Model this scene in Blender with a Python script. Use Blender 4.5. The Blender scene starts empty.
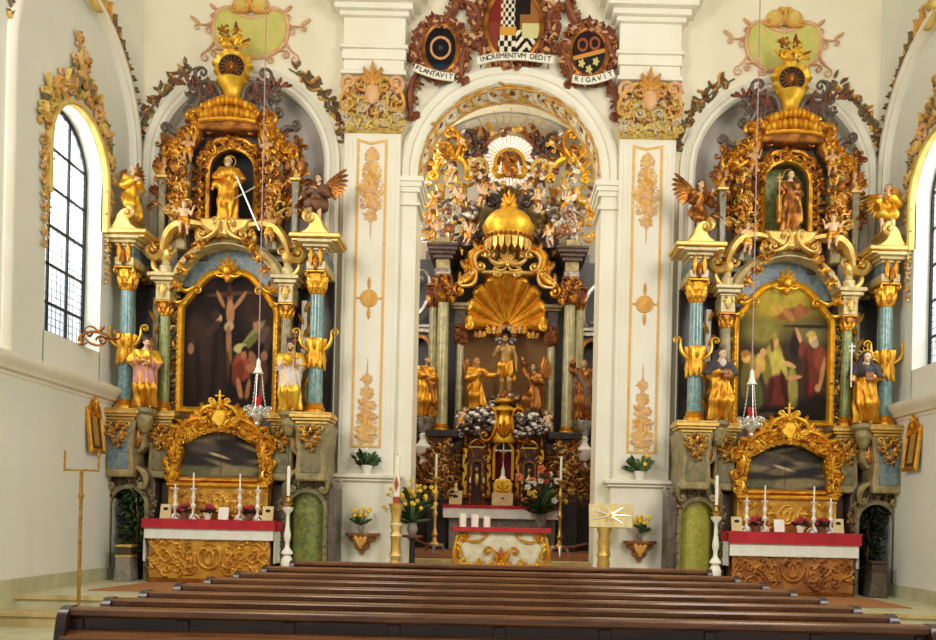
import bpy, math, random
import numpy as np
from mathutils import Vector, Matrix
random.seed(7)
rng = np.random.default_rng(5)
PI = math.pi
C = bpy.context.scene.collection
sin, cos = math.sin, math.cos
# ------------------------------------------------------------------ view the room is measured from
EYE, DIST, FPX, VX, VY, ROLL = 1.45, 14.0, 840.0, 502.0, 518.0, 0.022
def P(px, py, Y):
    """point of the room (X, Z) on the plane at depth Y"""
    dx, dy = px - VX, py - VY
    u = dx * cos(ROLL) + dy * sin(ROLL)
    v = dx * sin(ROLL) - dy * cos(ROLL)
    d = Y + DIST
    return u * d / FPX, EYE + v * d / FPX
# ------------------------------------------------------------------ mesh builder
class MB:
    def __init__(s, *mats):
        s.v = []; s.f = []; s.mi = []; s.mats = list(mats); s.cur = 0
    def raw(s, vs, fs, mi=None):
        b = len(s.v); s.v.extend([tuple(map(float, p)) for p in vs])
        k = s.cur if mi is None else mi
        for i, f in enumerate(fs):
            s.f.append([int(q) + b for q in f]); s.mi.append(k if not hasattr(k, '__len__') else int(k[i]))
        return s
    def add(s, o, mat=None, mi=None):
        vs = o.v if mat is None else [tuple(mat @ Vector(p)) for p in o.v]
        fs = o.f
        if mat is not None and mat.determinant() < 0: fs = [f[::-1] for f in fs]
        return s.raw(vs, fs, o.mi if mi is None else mi)
    def xf(s, mat):
        s.v = [tuple(mat @ Vector(p)) for p in s.v]
        if mat.determinant() < 0: s.f = [f[::-1] for f in s.f]
        return s
    def box(s, x0, x1, y0, y1, z0, z1, b=0.0):
        if b <= 0:
            return s.raw([(x, y, z) for x in (x0, x1) for y in (y0, y1) for z in (z0, z1)],
                         [(0,1,3,2),(4,6,7,5),(0,4,5,1),(2,3,7,6),(0,2,6,4),(1,5,7,3)])
        prof = [(x0+b,y0),(x1-b,y0),(x1,y0+b),(x1,y1-b),(x1-b,y1),(x0+b,y1),(x0,y1-b),(x0,y0+b)]
        ins = [(x0+b,y0+b),(x1-b,y0+b),(x1-b,y0+b),(x1-b,y1-b),(x1-b,y1-b),(x0+b,y1-b),(x0+b,y1-b),(x0+b,y0+b)]
        vs = [(x,y,z0) for x,y in ins]+[(x,y,z0+b) for x,y in prof]+[(x,y,z1-b) for x,y in prof]+[(x,y,z1) for x,y in ins]
        fs = [(k*8+i, k*8+(i+1)%8, k*8+8+(i+1)%8, k*8+8+i) for k in range(3) for i in range(8)]
        fs += [(0,7,5,3,1)[::1], ]
        fs[-1] = (6,4,2,0); fs.append((24,26,28,30))
        return s.raw(vs, fs)
    def lathe(s, prof, cx=0, cy=0, z=0, n=20, lobes=0, amp=0.0, sq=1.0, a0=0.0, a1=2*PI):
        full = abs(a1-a0-2*PI) < 1e-6; m = n if full else n+1
        vs = []
        for r, h in prof:
            for i in range(m):
                a = a0+(a1-a0)*i/n
                rr = r*(1+amp*cos(lobes*a)) if lobes else r
                vs.append((cx+rr*cos(a), cy+sq*rr*sin(a), z+h))
        fs = [(k*m+i, k*m+(i+1)%m, (k+1)*m+(i+1)%m, (k+1)*m+i) for k in range(len(prof)-1) for i in range(m if full else n)]
        if full and prof[0][0] > 1e-4: fs.append(tuple(range(m))[::-1])
        if full and prof[-1][0] > 1e-4: fs.append(tuple((len(prof)-1)*m+i for i in range(m)))
        return s.raw(vs, fs)
    def tube(s, pts, rad, n=7, sy=1.0, cap=True):
        """round tube; sy flattens it along world y"""
        pts = [Vector(p) for p in pts]; N = len(pts)
        if not hasattr(rad, '__len__'): rad = [rad]*N
        T = [(pts[min(i+1,N-1)]-pts[max(i-1,0)]).normalized() for i in range(N)]
        ref = Vector((0,1,0)) if abs(T[0].y) < .8 else Vector((0,0,1))
        vs = []; a = None
        for i in range(N):
            if a is None: a = ref - T[i]*ref.dot(T[i])
            else: a = a - T[i]*a.dot(T[i])
            if a.length < 1e-6: a = Vector((1,0,0)).cross(T[i])
            a.normalize(); b = T[i].cross(a)
            for k in range(n):
                t = 2*PI*k/n
                q = (a*cos(t)*sy + b*sin(t))*rad[i]
                vs.append(tuple(pts[i]+q))
        fs = [(i*n+k, i*n+(k+1)%n, (i+1)*n+(k+1)%n, (i+1)*n+k) for i in range(N-1) for k in range(n)]
        if cap: fs += [tuple(range(n))[::-1], tuple((N-1)*n+k for k in range(n))]
        return s.raw(vs, fs)
    def ell(s, c, r, n=10, m=7, rot=None):
        if not hasattr(r, '__len__'): r = (r,r,r)
        vs = []
        for j in range(m+1):
            ph = PI*j/m
            for i in range(n):
                t = 2*PI*i/n
                q = Vector((r[0]*sin(ph)*cos(t), r[1]*sin(ph)*sin(t), -r[2]*cos(ph)))
                if rot is not None: q = rot @ q
                vs.append((c[0]+q.x, c[1]+q.y, c[2]+q.z))
        return s.raw(vs, [(j*n+i, j*n+(i+1)%n, (j+1)*n+(i+1)%n, (j+1)*n+i) for j in range(m) for i in range(n)])
    def prism(s, poly, y0, y1, bev=0.0):
        """polygon in XZ extruded in y; bev chamfers the front (y0) rim"""
        N = len(poly); A = sum(poly[i][0]*poly[(i+1)%N][1]-poly[(i+1)%N][0]*poly[i][1] for i in range(N))
        if A < 0: poly = poly[::-1]
        lays = [(poly, y0)] if bev <= 0 else [(offset(poly, -bev), y0), (poly, y0+bev)]
        lays.append((poly, y1))
        vs = [(x, y, z) for pl, y in lays for x, z in pl]
        fs = [(k*N+i, k*N+(i+1)%N, (k+1)*N+(i+1)%N, (k+1)*N+i) for k in range(len(lays)-1) for i in range(N)]
        fs += [tuple(range(N)), tuple(((len(lays)-1)*N+i) for i in range(N))[::-1]]
        return s.raw(vs, [f[::-1] for f in fs])
    def sweep(s, path, prof, closed=False, y=0.0):
        """profile (offset along the path's left normal, y) swept along an XZ path"""
        N = len(path); m = len(prof); vs = []
        nor = normals(path, closed)
        for (x, z), (nx, nz) in zip(path, nor):
            for o, d in prof: vs.append((x+nx*o, y+d, z+nz*o))
        L = N if closed else N-1
        fs = [(i*m+k, ((i+1)%N)*m+k, ((i+1)%N)*m+k+1, i*m+k+1) for i in range(L) for k in range(m-1)]
        if not closed: fs += [tuple(range(m)), tuple((N-1)*m+k for k in range(m))[::-1]]
        return s.raw(vs, fs)
    def leaf(s, x, y, z, ang, L, W, lift=.25, lobes=4, curl=.5):
        """acanthus leaf in the XZ plane, growing along ang, bulging towards -y"""
        n = lobes*3+1; vs = []; dx, dz = cos(ang), sin(ang); px, pz = -dz, dx
        for i in range(n):
            t = i/(n-1)
            w = W*.5*(sin(PI*min(1, .12+.88*t))**.7)*(1-.32*abs(cos(PI*lobes*t)))*(1 if t < .999 else .12)
            cl = -lift*L*(.35+sin(PI*t*.75)*.65) - curl*lift*L*max(0, t-.7)*2
            for j, e in enumerate((-1, -.55, 0, .55, 1)):
                yy = cl*(1-.85*abs(e)**1.5) + (.0 if j != 2 else .06*W)
                q = L*t + .10*L*abs(e)*(1 if t < .95 else 0)
                vs.append((x+dx*q+px*w*e, y+yy, z+dz*q+pz*w*e))
        fs = [(i*5+k, i*5+k+1, (i+1)*5+k+1, (i+1)*5+k) for i in range(n-1) for k in range(4)]
        # solid: a back a little behind the face
        b = len(vs); vs += [(a, c+.045*L, d) for a, c, d in vs]
        fs += [tuple(q+b for q in f)[::-1] for f in fs]
        rim = [i*5 for i in range(n)] + [(n-1)*5+k for k in range(1, 5)] + [i*5+4 for i in range(n-2, -1, -1)] + [3, 2, 1]
        fs += [(rim[i], rim[(i+1) % len(rim)], rim[(i+1) % len(rim)]+b, rim[i]+b) for i in range(len(rim))]
        return s.raw(vs, fs)
    def curl(s, x, y, z, R, a0, turns, w, d=1, n=22, sy=1.3, boss=True):
        """spiral volute starting on the rim at angle a0"""
        pts = []; rr = []
        for i in range(n):
            t = i/(n-1); r = R*(1-.86*t); a = a0+d*2*PI*turns*t
            pts.append((x+r*cos(a), y-.25*R*t, z+r*sin(a))); rr.append(w*(1-.55*t))
        s.tube(pts, rr, 6, sy)
        if boss: s.ell((x, y-.28*R, z), (w*.8, w*.8, w*.8), 7, 5)
        return s
    def cscroll(s, p0, p1, bulge, y, w, c0=1, c1=1, r=.22, n=14, sy=1.4):
        """arc from p0 to p1 (XZ) whose two ends roll up; c0/c1 = -1 rolls outwards"""
        x0, z0 = p0; x1, z1 = p1; dx, dz = x1-x0, z1-z0; L = math.hypot(dx, dz) or 1e-6
        nx, nz = -dz/L, dx/L
        pts = []
        for i in range(n+1):
            t = i/n; b = bulge*4*t*(1-t)
            pts.append((x0+dx*t+nx*b, y-.2*abs(b), z0+dz*t+nz*b))
        s.tube(pts, [w*(.7+.5*sin(PI*i/n)) for i in range(n+1)], 7, sy)
        for (q, prev, c) in ((pts[0], pts[1], c0), (pts[-1], pts[-2], c1)):
            tx, tz = q[0]-prev[0], q[2]-prev[2]; l = math.hypot(tx, tz) or 1; tx /= l; tz /= l
            sd = -c*(1 if bulge >= 0 else -1)
            if q is pts[0]: sd = -sd
            R = r*L
            ox, oz = -tz*sd, tx*sd
            cx, cz = q[0]+ox*R, q[2]+oz*R
            s.curl(cx, q[1], cz, R, math.atan2(-oz, -ox), 1.15, w*.8, sd, 16, sy)
        return s
    def fan(s, x, y, z, ang, L, W, n=5, spread=1.6, lift=.25):
        for i in range(n):
            t = (i/(n-1)-.5) if n > 1 else 0
            s.leaf(x, y-.02*L*(1-abs(t)), z, ang+spread*t, L*(1-.45*abs(t)*1.4), W, lift)
        return s
    def spray(s, x, y, z, size, ang=PI/2, seed=0):
        """rocaille cluster: leaves, two volutes and a boss"""
        r = random.Random(seed)
        s.fan(x, y, z, ang, size, size*.34, 5, 2.2, .3)
        for d in (-1, 1):
            a = ang+d*1.9
            s.cscroll((x, z), (x+size*.75*cos(a), z+size*.75*sin(a)), d*size*.22, y, size*.07, 1, 1, .2)
        s.ell((x, y-size*.1, z), (size*.13, size*.12, size*.13), 8, 6)
        return s
    def rocaille(s, x, y, z, size, ang, seed, slots=(0,)):
        """shell-work knot: two C-scrolls, broad leaves and a few tight curls"""
        r = random.Random(seed); pick = lambda: slots[r.randrange(len(slots))]
        c, d = cos(ang), sin(ang)
        for q in (-1, 1):
            s.cur = pick(); s.cscroll((x-.35*size*c+q*.12*size*d, z-.35*size*d-q*.12*size*c), (x+.45*size*c+q*.34*size*d, z+.45*size*d-q*.34*size*c), q*size*.2, y-.02, size*.075, 1, 1, .2, 8)
        for k in range(4):
            s.cur = pick(); a = ang+r.uniform(-1.9, 1.9); s.leaf(x+r.uniform(-.2, .2)*size, y-.03, z+r.uniform(-.2, .2)*size, a, size*r.uniform(.45, .7), size*r.uniform(.3, .42), .35, 3)
        for k in range(2):
            s.cur = pick(); s.curl(x+r.uniform(-.4, .4)*size, y-.05, z+r.uniform(-.4, .4)*size, size*r.uniform(.12, .2), r.random()*6, 1.2, size*.05, r.choice((-1, 1)), 12)
        s.cur = pick(); s.ell((x, y-.08*size, z), (size*.12, size*.1, size*.12), 7, 5); return s
    def relief(s, x0, x1, z0, z1, y, curves, width, depth, nx=70, nz=40, base=0.0, shape=None):
        gx, gz = np.meshgrid(np.linspace(x0, x1, nx), np.linspace(z0, z1, nz))
        h = np.zeros_like(gx)
        pts = np.array([q for c in curves for q in c])
        if len(pts):
            d = np.full(gx.shape, 9.)
            for k in range(0, len(pts), 40):
                q = pts[k:k+40]
                dd = np.sqrt((gx[..., None]-q[:, 0])**2+(gz[..., None]-q[:, 1])**2)/q[:, 2]
                d = np.minimum(d, dd.min(-1))
            h = np.clip(1-(d/width)**2, 0, 1)**.6
        yy = y-base-depth*h
        if shape is not None: yy = yy+shape(gx, gz)
        vs = np.stack([gx, yy, gz], -1).reshape(-1, 3)
        fs = [(j*nx+i, j*nx+i+1, (j+1)*nx+i+1, (j+1)*nx+i) for j in range(nz-1) for i in range(nx-1)]
        return s.raw(vs, fs)
def normals(path, closed):
    N = len(path); out = []
    for i in range(N):
        a = path[i-1] if (closed or i > 0) else path[i]; b = path[i]; c = path[(i+1) % N] if (closed or i < N-1) else path[i]
        def nn(p, q):
            dx, dz = q[0]-p[0], q[1]-p[1]; l = math.hypot(dx, dz)
            return None if l < 1e-9 else (-dz/l, dx/l)
        n1, n2 = nn(a, b), nn(b, c); n1 = n1 or n2 or (0, 1); n2 = n2 or n1
        mx, mz = n1[0]+n2[0], n1[1]+n2[1]; l2 = (mx*mx+mz*mz)/2 or 1e-6
        k = min(1/l2, 2.2)
        out.append((mx*k, mz*k))
    return out
def offset(poly, d):
    """grow a counter-clockwise polygon by d"""
    return [(x-nx*d, z-nz*d) for (x, z), (nx, nz) in zip(poly, normals(poly, True))]
def arc(cx, cz, r, a0, a1, n, rz=None):
    rz = rz or r
    return [(cx+r*cos(a0+(a1-a0)*i/n), cz+rz*sin(a0+(a1-a0)*i/n)) for i in range(n+1)]
def spline(pts, n=8):
    """Catmull-Rom through the points"""
    out = []; Q = [pts[0]]+list(pts)+[pts[-1]]
    for i in range(1, len(Q)-2):
        p0, p1, p2, p3 = (np.array(q, float) for q in Q[i-1:i+3])
        for k in range(n):
            t = k/n
            out.append(tuple(.5*((2*p1)+(-p0+p2)*t+(2*p0-5*p1+4*p2-p3)*t*t+(-p0+3*p1-3*p2+p3)*t**3)))
    out.append(tuple(map(float, pts[-1])))
    return out
def T(x, y, z, rz=0, sc=1, rx=0, ry=0):
    m = Matrix.Translation((x, y, z)) @ Matrix.Rotation(rz, 4, 'Z') @ Matrix.Rotation(ry, 4, 'Y') @ Matrix.Rotation(rx, 4, 'X')
    return m @ (Matrix.Diagonal((*sc, 1)) if hasattr(sc, '__len__') else Matrix.Scale(sc, 4))
# ------------------------------------------------------------------ objects
OFF = {}
ROOTS = {}
def mesh_of(m, name, off=(0, 0, 0)):
    me = bpy.data.meshes.new(name)
    ox, oy, oz = off
    me.from_pydata([(x-ox, y-oy, z-oz) for x, y, z in m.v], [], m.f)
    for mt in m.mats: me.materials.append(MAT[mt])
    if len(m.mats) > 1: me.polygons.foreach_set('material_index', m.mi)
    me.polygons.foreach_set('use_smooth', [True]*len(me.polygons))
    me.set_sharp_from_angle(angle=math.radians(38))
    me.validate(); me.update()
    return me
def thing(name, label, cat, loc, group=None):
    o = bpy.data.objects.new(name, None); C.objects.link(o)
    o.location = loc; o.empty_display_size = .1
    o['label'] = label; o['category'] = cat
    if group: o['group'] = group
    OFF[o.name] = tuple(loc)
    return o
def part(parent, name, m, label=None, stuff=False, local=False):
    off = (0, 0, 0) if local else OFF[parent.name]
    o = bpy.data.objects.new(name, mesh_of(m, name, off)); C.objects.link(o)
    o.parent = parent; OFF[o.name] = OFF[parent.name]
    if label: o['label'] = label
    if stuff: o['kind'] = 'stuff'
    return o
def solo(name, label, cat, m, group=None, loc=None):
    if loc is None:
        a = np.array(m.v); loc = ((a[:, 0].min()+a[:, 0].max())/2, (a[:, 1].min()+a[:, 1].max())/2, a[:, 2].min())
    o = bpy.data.objects.new(name, mesh_of(m, name, loc)); C.objects.link(o); o.location = loc
    o['label'] = label; o['category'] = cat
    if group: o['group'] = group
    OFF[o.name] = tuple(loc)
    return o
def struct(name, m, parent=None):
    if parent: return part(parent, name, m)
    o = bpy.data.objects.new(name, mesh_of(m, name)); C.objects.link(o); o['kind'] = 'structure'; OFF[o.name] = (0, 0, 0)
    return o
def dup(root, loc, rz=0.0, label=None, group=None, sc=None):
    r = root.copy(); C.objects.link(r); r.location = loc; r.rotation_euler = (0, 0, rz); OFF[r.name] = tuple(loc)
    if sc: r.scale = (sc,)*3 if not hasattr(sc, '__len__') else sc
    if label: r['label'] = label
    if group: r['group'] = group
    for ch in list(root.children):
        c = ch.copy(); C.objects.link(c); c.parent = r
        for g in list(ch.children):
            d = g.copy(); C.objects.link(d); d.parent = c
    return r
# ------------------------------------------------------------------ materials
MAT = {}
def lin(c):
    return tuple((v/12.92 if v <= .04045 else ((v+.055)/1.055)**2.4) for v in [q/255 for q in c])
def mat(name, c1, c2=None, scale=6, rough=.6, metal=0.0, detail=4, bump=0.0, bscale=30, dist=0.0, emit=None, spec=.5, lo=.35, hi=.65, stretch=None, kind='noise', coat=0):
    m = bpy.data.materials.new(name); m.use_nodes = True; nt = m.node_tree; N = nt.nodes; L = nt.links
    b = N['Principled BSDF']; b.inputs['Roughness'].default_value = rough; b.inputs['Metallic'].default_value = metal
    b.inputs['Specular IOR Level'].default_value = spec
    if coat: b.inputs['Coat Weight'].default_value = coat; b.inputs['Coat Roughness'].default_value = .15
    b.inputs['Base Color'].default_value = (*lin(c1), 1)
    tc = N.new('ShaderNodeTexCoord'); src = tc.outputs['Object']
    if stretch:
        mp = N.new('ShaderNodeMapping'); mp.inputs['Scale'].default_value = stretch; L.new(src, mp.inputs['Vector']); src = mp.outputs['Vector']
    if c2:
        if kind == 'wave':
            t = N.new('ShaderNodeTexWave'); t.inputs['Scale'].default_value = scale; t.inputs['Distortion'].default_value = dist or 6; t.inputs['Detail'].default_value = detail; t.inputs['Detail Scale'].default_value = 1.6
        elif kind == 'voro':
            t = N.new('ShaderNodeTexVoronoi'); t.inputs['Scale'].default_value = scale
        else:
            t = N.new('ShaderNodeTexNoise'); t.inputs['Scale'].default_value = scale; t.inputs['Detail'].default_value = detail; t.inputs['Distortion'].default_value = dist
        L.new(src, t.inputs['Vector'])
        r = N.new('ShaderNodeValToRGB'); r.color_ramp.elements[0].position = lo; r.color_ramp.elements[1].position = hi
        r.color_ramp.elements[0].color = (*lin(c1), 1); r.color_ramp.elements[1].color = (*lin(c2), 1)
        L.new(t.outputs['Distance' if kind == 'voro' else t.outputs[0].name], r.inputs['Fac']); L.new(r.outputs['Color'], b.inputs['Base Color'])
    if bump:
        t2 = N.new('ShaderNodeTexNoise'); t2.inputs['Scale'].default_value = bscale; t2.inputs['Detail'].default_value = 3
        L.new(tc.outputs['Object'], t2.inputs['Vector'])
        bp = N.new('ShaderNodeBump'); bp.inputs['Strength'].default_value = bump; bp.inputs['Distance'].default_value = .02
        L.new(t2.outputs[0], bp.inputs['Height']); L.new(bp.outputs['Normal'], b.inputs['Normal'])
    if emit:
        b.inputs['Emission Color'].default_value = (*lin(emit[0]), 1); b.inputs['Emission Strength'].default_value = emit[1]
    MAT[name] = m
    return m
mat('plaster', (236, 231, 214), (229, 222, 200), 1.3, .85, bump=.08, bscale=9)
mat('plaster_warm', (233, 225, 200), (227, 218, 190), 1.1, .85, bump=.08, bscale=9)
mat('plaster_shaded', (196, 188, 178), (184, 176, 166), 1.6, .85, bump=.06)  # wall plaster greyed for the niches, their shade put into the colour
mat('plaster_cool', (222, 224, 210), (230, 228, 214), 1.2, .85, bump=.06)
mat('gold', (226, 168, 54), (196, 128, 32), 9, .40, .82, bump=.15, bscale=40)
mat('gold_yellow', (240, 196, 68), (222, 166, 44), 8, .42, .75, bump=.12, bscale=45)
mat('gold_red', (176, 112, 44), (112, 64, 28), 7, .36, .75, bump=.2, bscale=38)
mat('gold_pale', (226, 192, 110), (204, 160, 78), 9, .4, .6, bump=.15, bscale=40)
mat('gilt_relief', (224, 170, 66), (186, 130, 46), 5, .38, .4, bump=.35, bscale=26)
mat('gilt_relief_red', (196, 134, 60), (140, 86, 48), 4, .42, .35, bump=.35, bscale=26)
mat('stucco_gold', (222, 172, 84), (200, 140, 60), 8, .6, .15, bump=.2)
mat('stucco_yellow', (220, 194, 108), (204, 168, 80), 7, .65, .1, bump=.2)
mat('stucco_green', (186, 190, 92), (208, 190, 112), 9, .75, bump=.2)
mat('stucco_pink', (206, 150, 110), (220, 180, 130), 8, .7, bump=.2)
mat('stucco_brown', (146, 84, 52), (104, 50, 34), 9, .5, .15, bump=.25)
mat('stucco_pale', (204, 186, 156), (186, 160, 126), 9, .7, bump=.2)
mat('stucco_leaf', (96, 84, 58), (130, 112, 72), 12, .7, bump=.2)
mat('painted_ochre', (226, 186, 116), (216, 166, 92), 14, .8)
mat('marble_teal', (82, 122, 124), (134, 160, 150), 9, .22, detail=7, dist=1.2, coat=.3)
mat('marble_green', (92, 108, 62), (150, 150, 72), 12, .3, detail=8, dist=1.5, coat=.2)
mat('marble_lime', (150, 152, 50), (190, 176, 84), 13, .3, detail=8, dist=1.2, coat=.2)
mat('marble_olive', (96, 90, 62), (136, 122, 82), 7, .35, detail=7, dist=1.2, coat=.15)
mat('marble_sand', (164, 146, 98), (120, 104, 68), 6, .35, detail=6, dist=1, coat=.15)
mat('marble_cream', (210, 190, 132), (174, 150, 94), 7, .35, detail=6, dist=1, coat=.1)
mat('marble_beige', (176, 164, 112), (140, 132, 92), 4, .25, detail=7, dist=1.6, coat=.3)
mat('marble_dark', (52, 38, 36), (92, 72, 62), 9, .35, detail=7, dist=1.5)
mat('marble_black', (24, 19, 20), (44, 34, 32), 7, .4, detail=5, dist=1)
mat('marble_red', (96, 44, 38), (66, 34, 30), 6, .35, detail=6, dist=1.5)
mat('marble_umber', (86, 66, 46), (60, 44, 34), 7, .35, detail=6, dist=1.2)
mat('marble_violet', (104, 90, 76), (70, 58, 50), 7, .4, detail=6, dist=1.2)
mat('marble_blue', (78, 104, 118), (130, 140, 132), 12, .3, detail=6, dist=1.2)
mat('marble_white', (228, 220, 196), (206, 192, 156), 5, .3, detail=6, dist=1.2, coat=.2)
mat('stone', (150, 142, 128), (120, 112, 100), 12, .8, bump=.3)
mat('brown_net', (176, 132, 76), (112, 74, 42), 60, .6, .25, detail=2, bump=.4, bscale=70)
mat('flesh', (226, 190, 150), (214, 170, 128), 8, .45)
mat('flesh_gold', (196, 156, 86), (170, 128, 64), 8, .4, .25)
mat('flesh_dark', (206, 160, 104), (184, 132, 78), 8, .42)
mat('silver_cloud', (190, 182, 172), (120, 108, 100), 8, .35, .55, bump=.2, bscale=25)
mat('silver_dark', (104, 88, 80), (64, 50, 48), 8, .35, .5, bump=.2, bscale=25)
mat('silver', (226, 224, 216), None, rough=.28, metal=.75)
mat('white_paint', (236, 230, 216), None, rough=.45)
mat('brass', (206, 166, 84), (170, 128, 56), 14, .3, .85)
mat('hair_brown', (88, 58, 34), (60, 38, 24), 20, .6)
mat('hair_gold', (190, 132, 50), (140, 88, 32), 20, .5, .3)
mat('hair_white', (214, 204, 188), (180, 168, 150), 20, .6)
mat('eye_dark', (40, 28, 22), None, rough=.4)
mat('robe_black', (40, 34, 36), (60, 50, 48), 6, .6)
mat('robe_white', (226, 214, 200), (200, 176, 170), 6, .55)
mat('robe_rose', (206, 150, 140), (176, 110, 96), 6, .5)
mat('robe_brown', (120, 78, 48), (90, 56, 36), 8, .55)
mat('pew_wood_shaded', (66, 36, 22), (40, 22, 14), 3, .35, detail=6, dist=.6, bump=.05, stretch=(1, 9, 9), coat=.12)  # pew wood darkened, the shade below the rails put into its colour
mat('pew_wood_lit', (136, 88, 50), (92, 56, 32), 3, .32, detail=6, dist=.6, bump=.05, stretch=(1, 9, 9), coat=.12)  # same pew wood made lighter, as the lit tops of rails and shelves
mat('wood_red', (126, 66, 42), (96, 46, 30), 4, .45, detail=6, stretch=(1, 8, 8))
mat('wood_brown', (164, 104, 58), (120, 70, 38), 5, .5, detail=6, stretch=(1, 6, 6))
mat('carpet', (176, 118, 66), (150, 94, 52), 40, .95, bump=.3, bscale=120)
mat('floor_stone', (198, 196, 160), (178, 172, 134), 3, .5, detail=6)
mat('step_stone', (206, 186, 132), (180, 156, 104), 4, .6, detail=6)
mat('cloth_red', (190, 40, 48), (170, 30, 40), 5, .85, bump=.1, bscale=60)
mat('cloth_white', (236, 236, 226), (226, 226, 216), 5, .9, bump=.15, bscale=70)
mat('lace', (242, 242, 232), (226, 222, 206), 60, .9, bump=.3, bscale=90)
mat('velvet_crimson', (132, 18, 44), (104, 10, 34), 6, .8)
mat('wax', (240, 234, 214), None, rough=.5)
mat('wax_red', (170, 70, 34), None, rough=.6)
mat('glass_red', (196, 28, 34), None, rough=.15)
mat('leaf_green', (70, 96, 50), (44, 66, 34), 10, .55)
mat('leaf_dark', (40, 48, 32), (26, 32, 22), 10, .5)
mat('leaf_bush', (110, 134, 84), (80, 104, 60), 10, .6)
mat('petal_yellow', (240, 204, 50), (228, 176, 34), 12, .6)
mat('petal_red', (186, 34, 52), (140, 22, 44), 12, .6)
mat('petal_white', (236, 232, 214), (220, 210, 180), 12, .6)
mat('petal_orange', (214, 116, 60), None, rough=.6)
mat('clay', (136, 88, 60), (110, 70, 48), 9, .8)
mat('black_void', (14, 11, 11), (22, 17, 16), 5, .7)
mat('iron', (46, 44, 46), None, rough=.5, metal=.6)
mat('card_cream', (226, 206, 150), (210, 186, 126), 8, .6)
mat('card_white', (236, 234, 220), None, rough=.7)
mat('ink', (26, 20, 20), None, rough=.7)
mat('rays_glass', (244, 244, 236), None, rough=.4, emit=((246, 246, 236), .75))
mat('cord', (196, 160, 150), (150, 108, 110), 60, .8)
mat('ribbon', (232, 226, 206), None, rough=.7)
mat('outer_ground', (150, 150, 140), None, rough=.9)
m = bpy.data.materials.new('canvas'); m.use_nodes = True; MAT['canvas'] = m
_a = m.node_tree.nodes.new('ShaderNodeAttribute'); _a.attribute_name = 'paint'
m.node_tree.links.new(_a.outputs['Color'], m.node_tree.nodes['Principled BSDF'].inputs['Base Color'])
m.node_tree.nodes['Principled BSDF'].inputs['Roughness'].default_value = .7; m.node_tree.nodes['Principled BSDF'].inputs['Specular IOR Level'].default_value = .12
m = bpy.data.materials.new('window_glass'); m.use_nodes = True; MAT['window_glass'] = m
nt = m.node_tree; nt.nodes.clear()
_o = nt.nodes.new('ShaderNodeOutputMaterial'); _t = nt.nodes.new('ShaderNodeBsdfTransparent'); _d = nt.nodes.new('ShaderNodeBsdfTranslucent'); _g = nt.nodes.new('ShaderNodeBsdfGlossy'); _m = nt.nodes.new('ShaderNodeMixShader'); _m2 = nt.nodes.new('ShaderNodeMixShader')
_t.inputs[0].default_value = (.93, .97, 1, 1); _d.inputs[0].default_value = (.9, .95, 1, 1); _g.inputs['Roughness'].default_value = .1
_m.inputs[0].default_value = .2; _m2.inputs[0].default_value = .05
nt.links.new(_t.outputs[0], _m.inputs[1]); nt.links.new(_d.outputs[0], _m.inputs[2]); nt.links.new(_m.outputs[0], _m2.inputs[1]); nt.links.new(_g.outputs[0], _m2.inputs[2]); nt.links.new(_m2.outputs[0], _o.inputs[0])
def canvas_mesh(name, vs, fs, cols, off):
    me = bpy.data.meshes.new(name); me.from_pydata([(x-off[0], y-off[1], z-off[2]) for x, y, z in vs], [], fs)
    me.materials.append(MAT['canvas'])
    at = me.color_attributes.new('paint', 'FLOAT_COLOR', 'POINT')
    at.data.foreach_set('color', np.concatenate([cols, np.ones((len(cols), 1))], 1).astype('f4').ravel())
    me.update(); return me
def canvas_part(parent, name, x0, x1, z0, z1, y, fun, nx=90, nz=130, poly=None, label=None):
    """a flat painting: fun(u, v) gives its sRGB colours, u to the right and v upward, both 0..1"""
    u, v = np.meshgrid(np.linspace(0, 1, nx), np.linspace(0, 1, nz))
    col = np.clip(fun(u, v), 0, 255)/255
    col = np.where(col <= .04045, col/12.92, ((col+.055)/1.055)**2.4).reshape(-1, 3)
    X = x0+(x1-x0)*u; Z = z0+(z1-z0)*v
    vs = np.stack([X, np.full_like(X, y), Z], -1).reshape(-1, 3)
    keep = np.ones((nz-1, nx-1), bool)
    if poly is not None: keep = poly((u[:-1, :-1]+u[1:, 1:])/2, (v[:-1, :-1]+v[1:, 1:])/2)
    fs = [(j*nx+i, j*nx+i+1, (j+1)*nx+i+1, (j+1)*nx+i) for j in range(nz-1) for i in range(nx-1) if keep[j, i]]
    o = bpy.data.objects.new(name, canvas_mesh(name, [tuple(map(float, q)) for q in vs], fs, col, OFF[parent.name])); C.objects.link(o)
    o.parent = parent; OFF[o.name] = OFF[parent.name]
    if label: o['label'] = label
    return o
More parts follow.
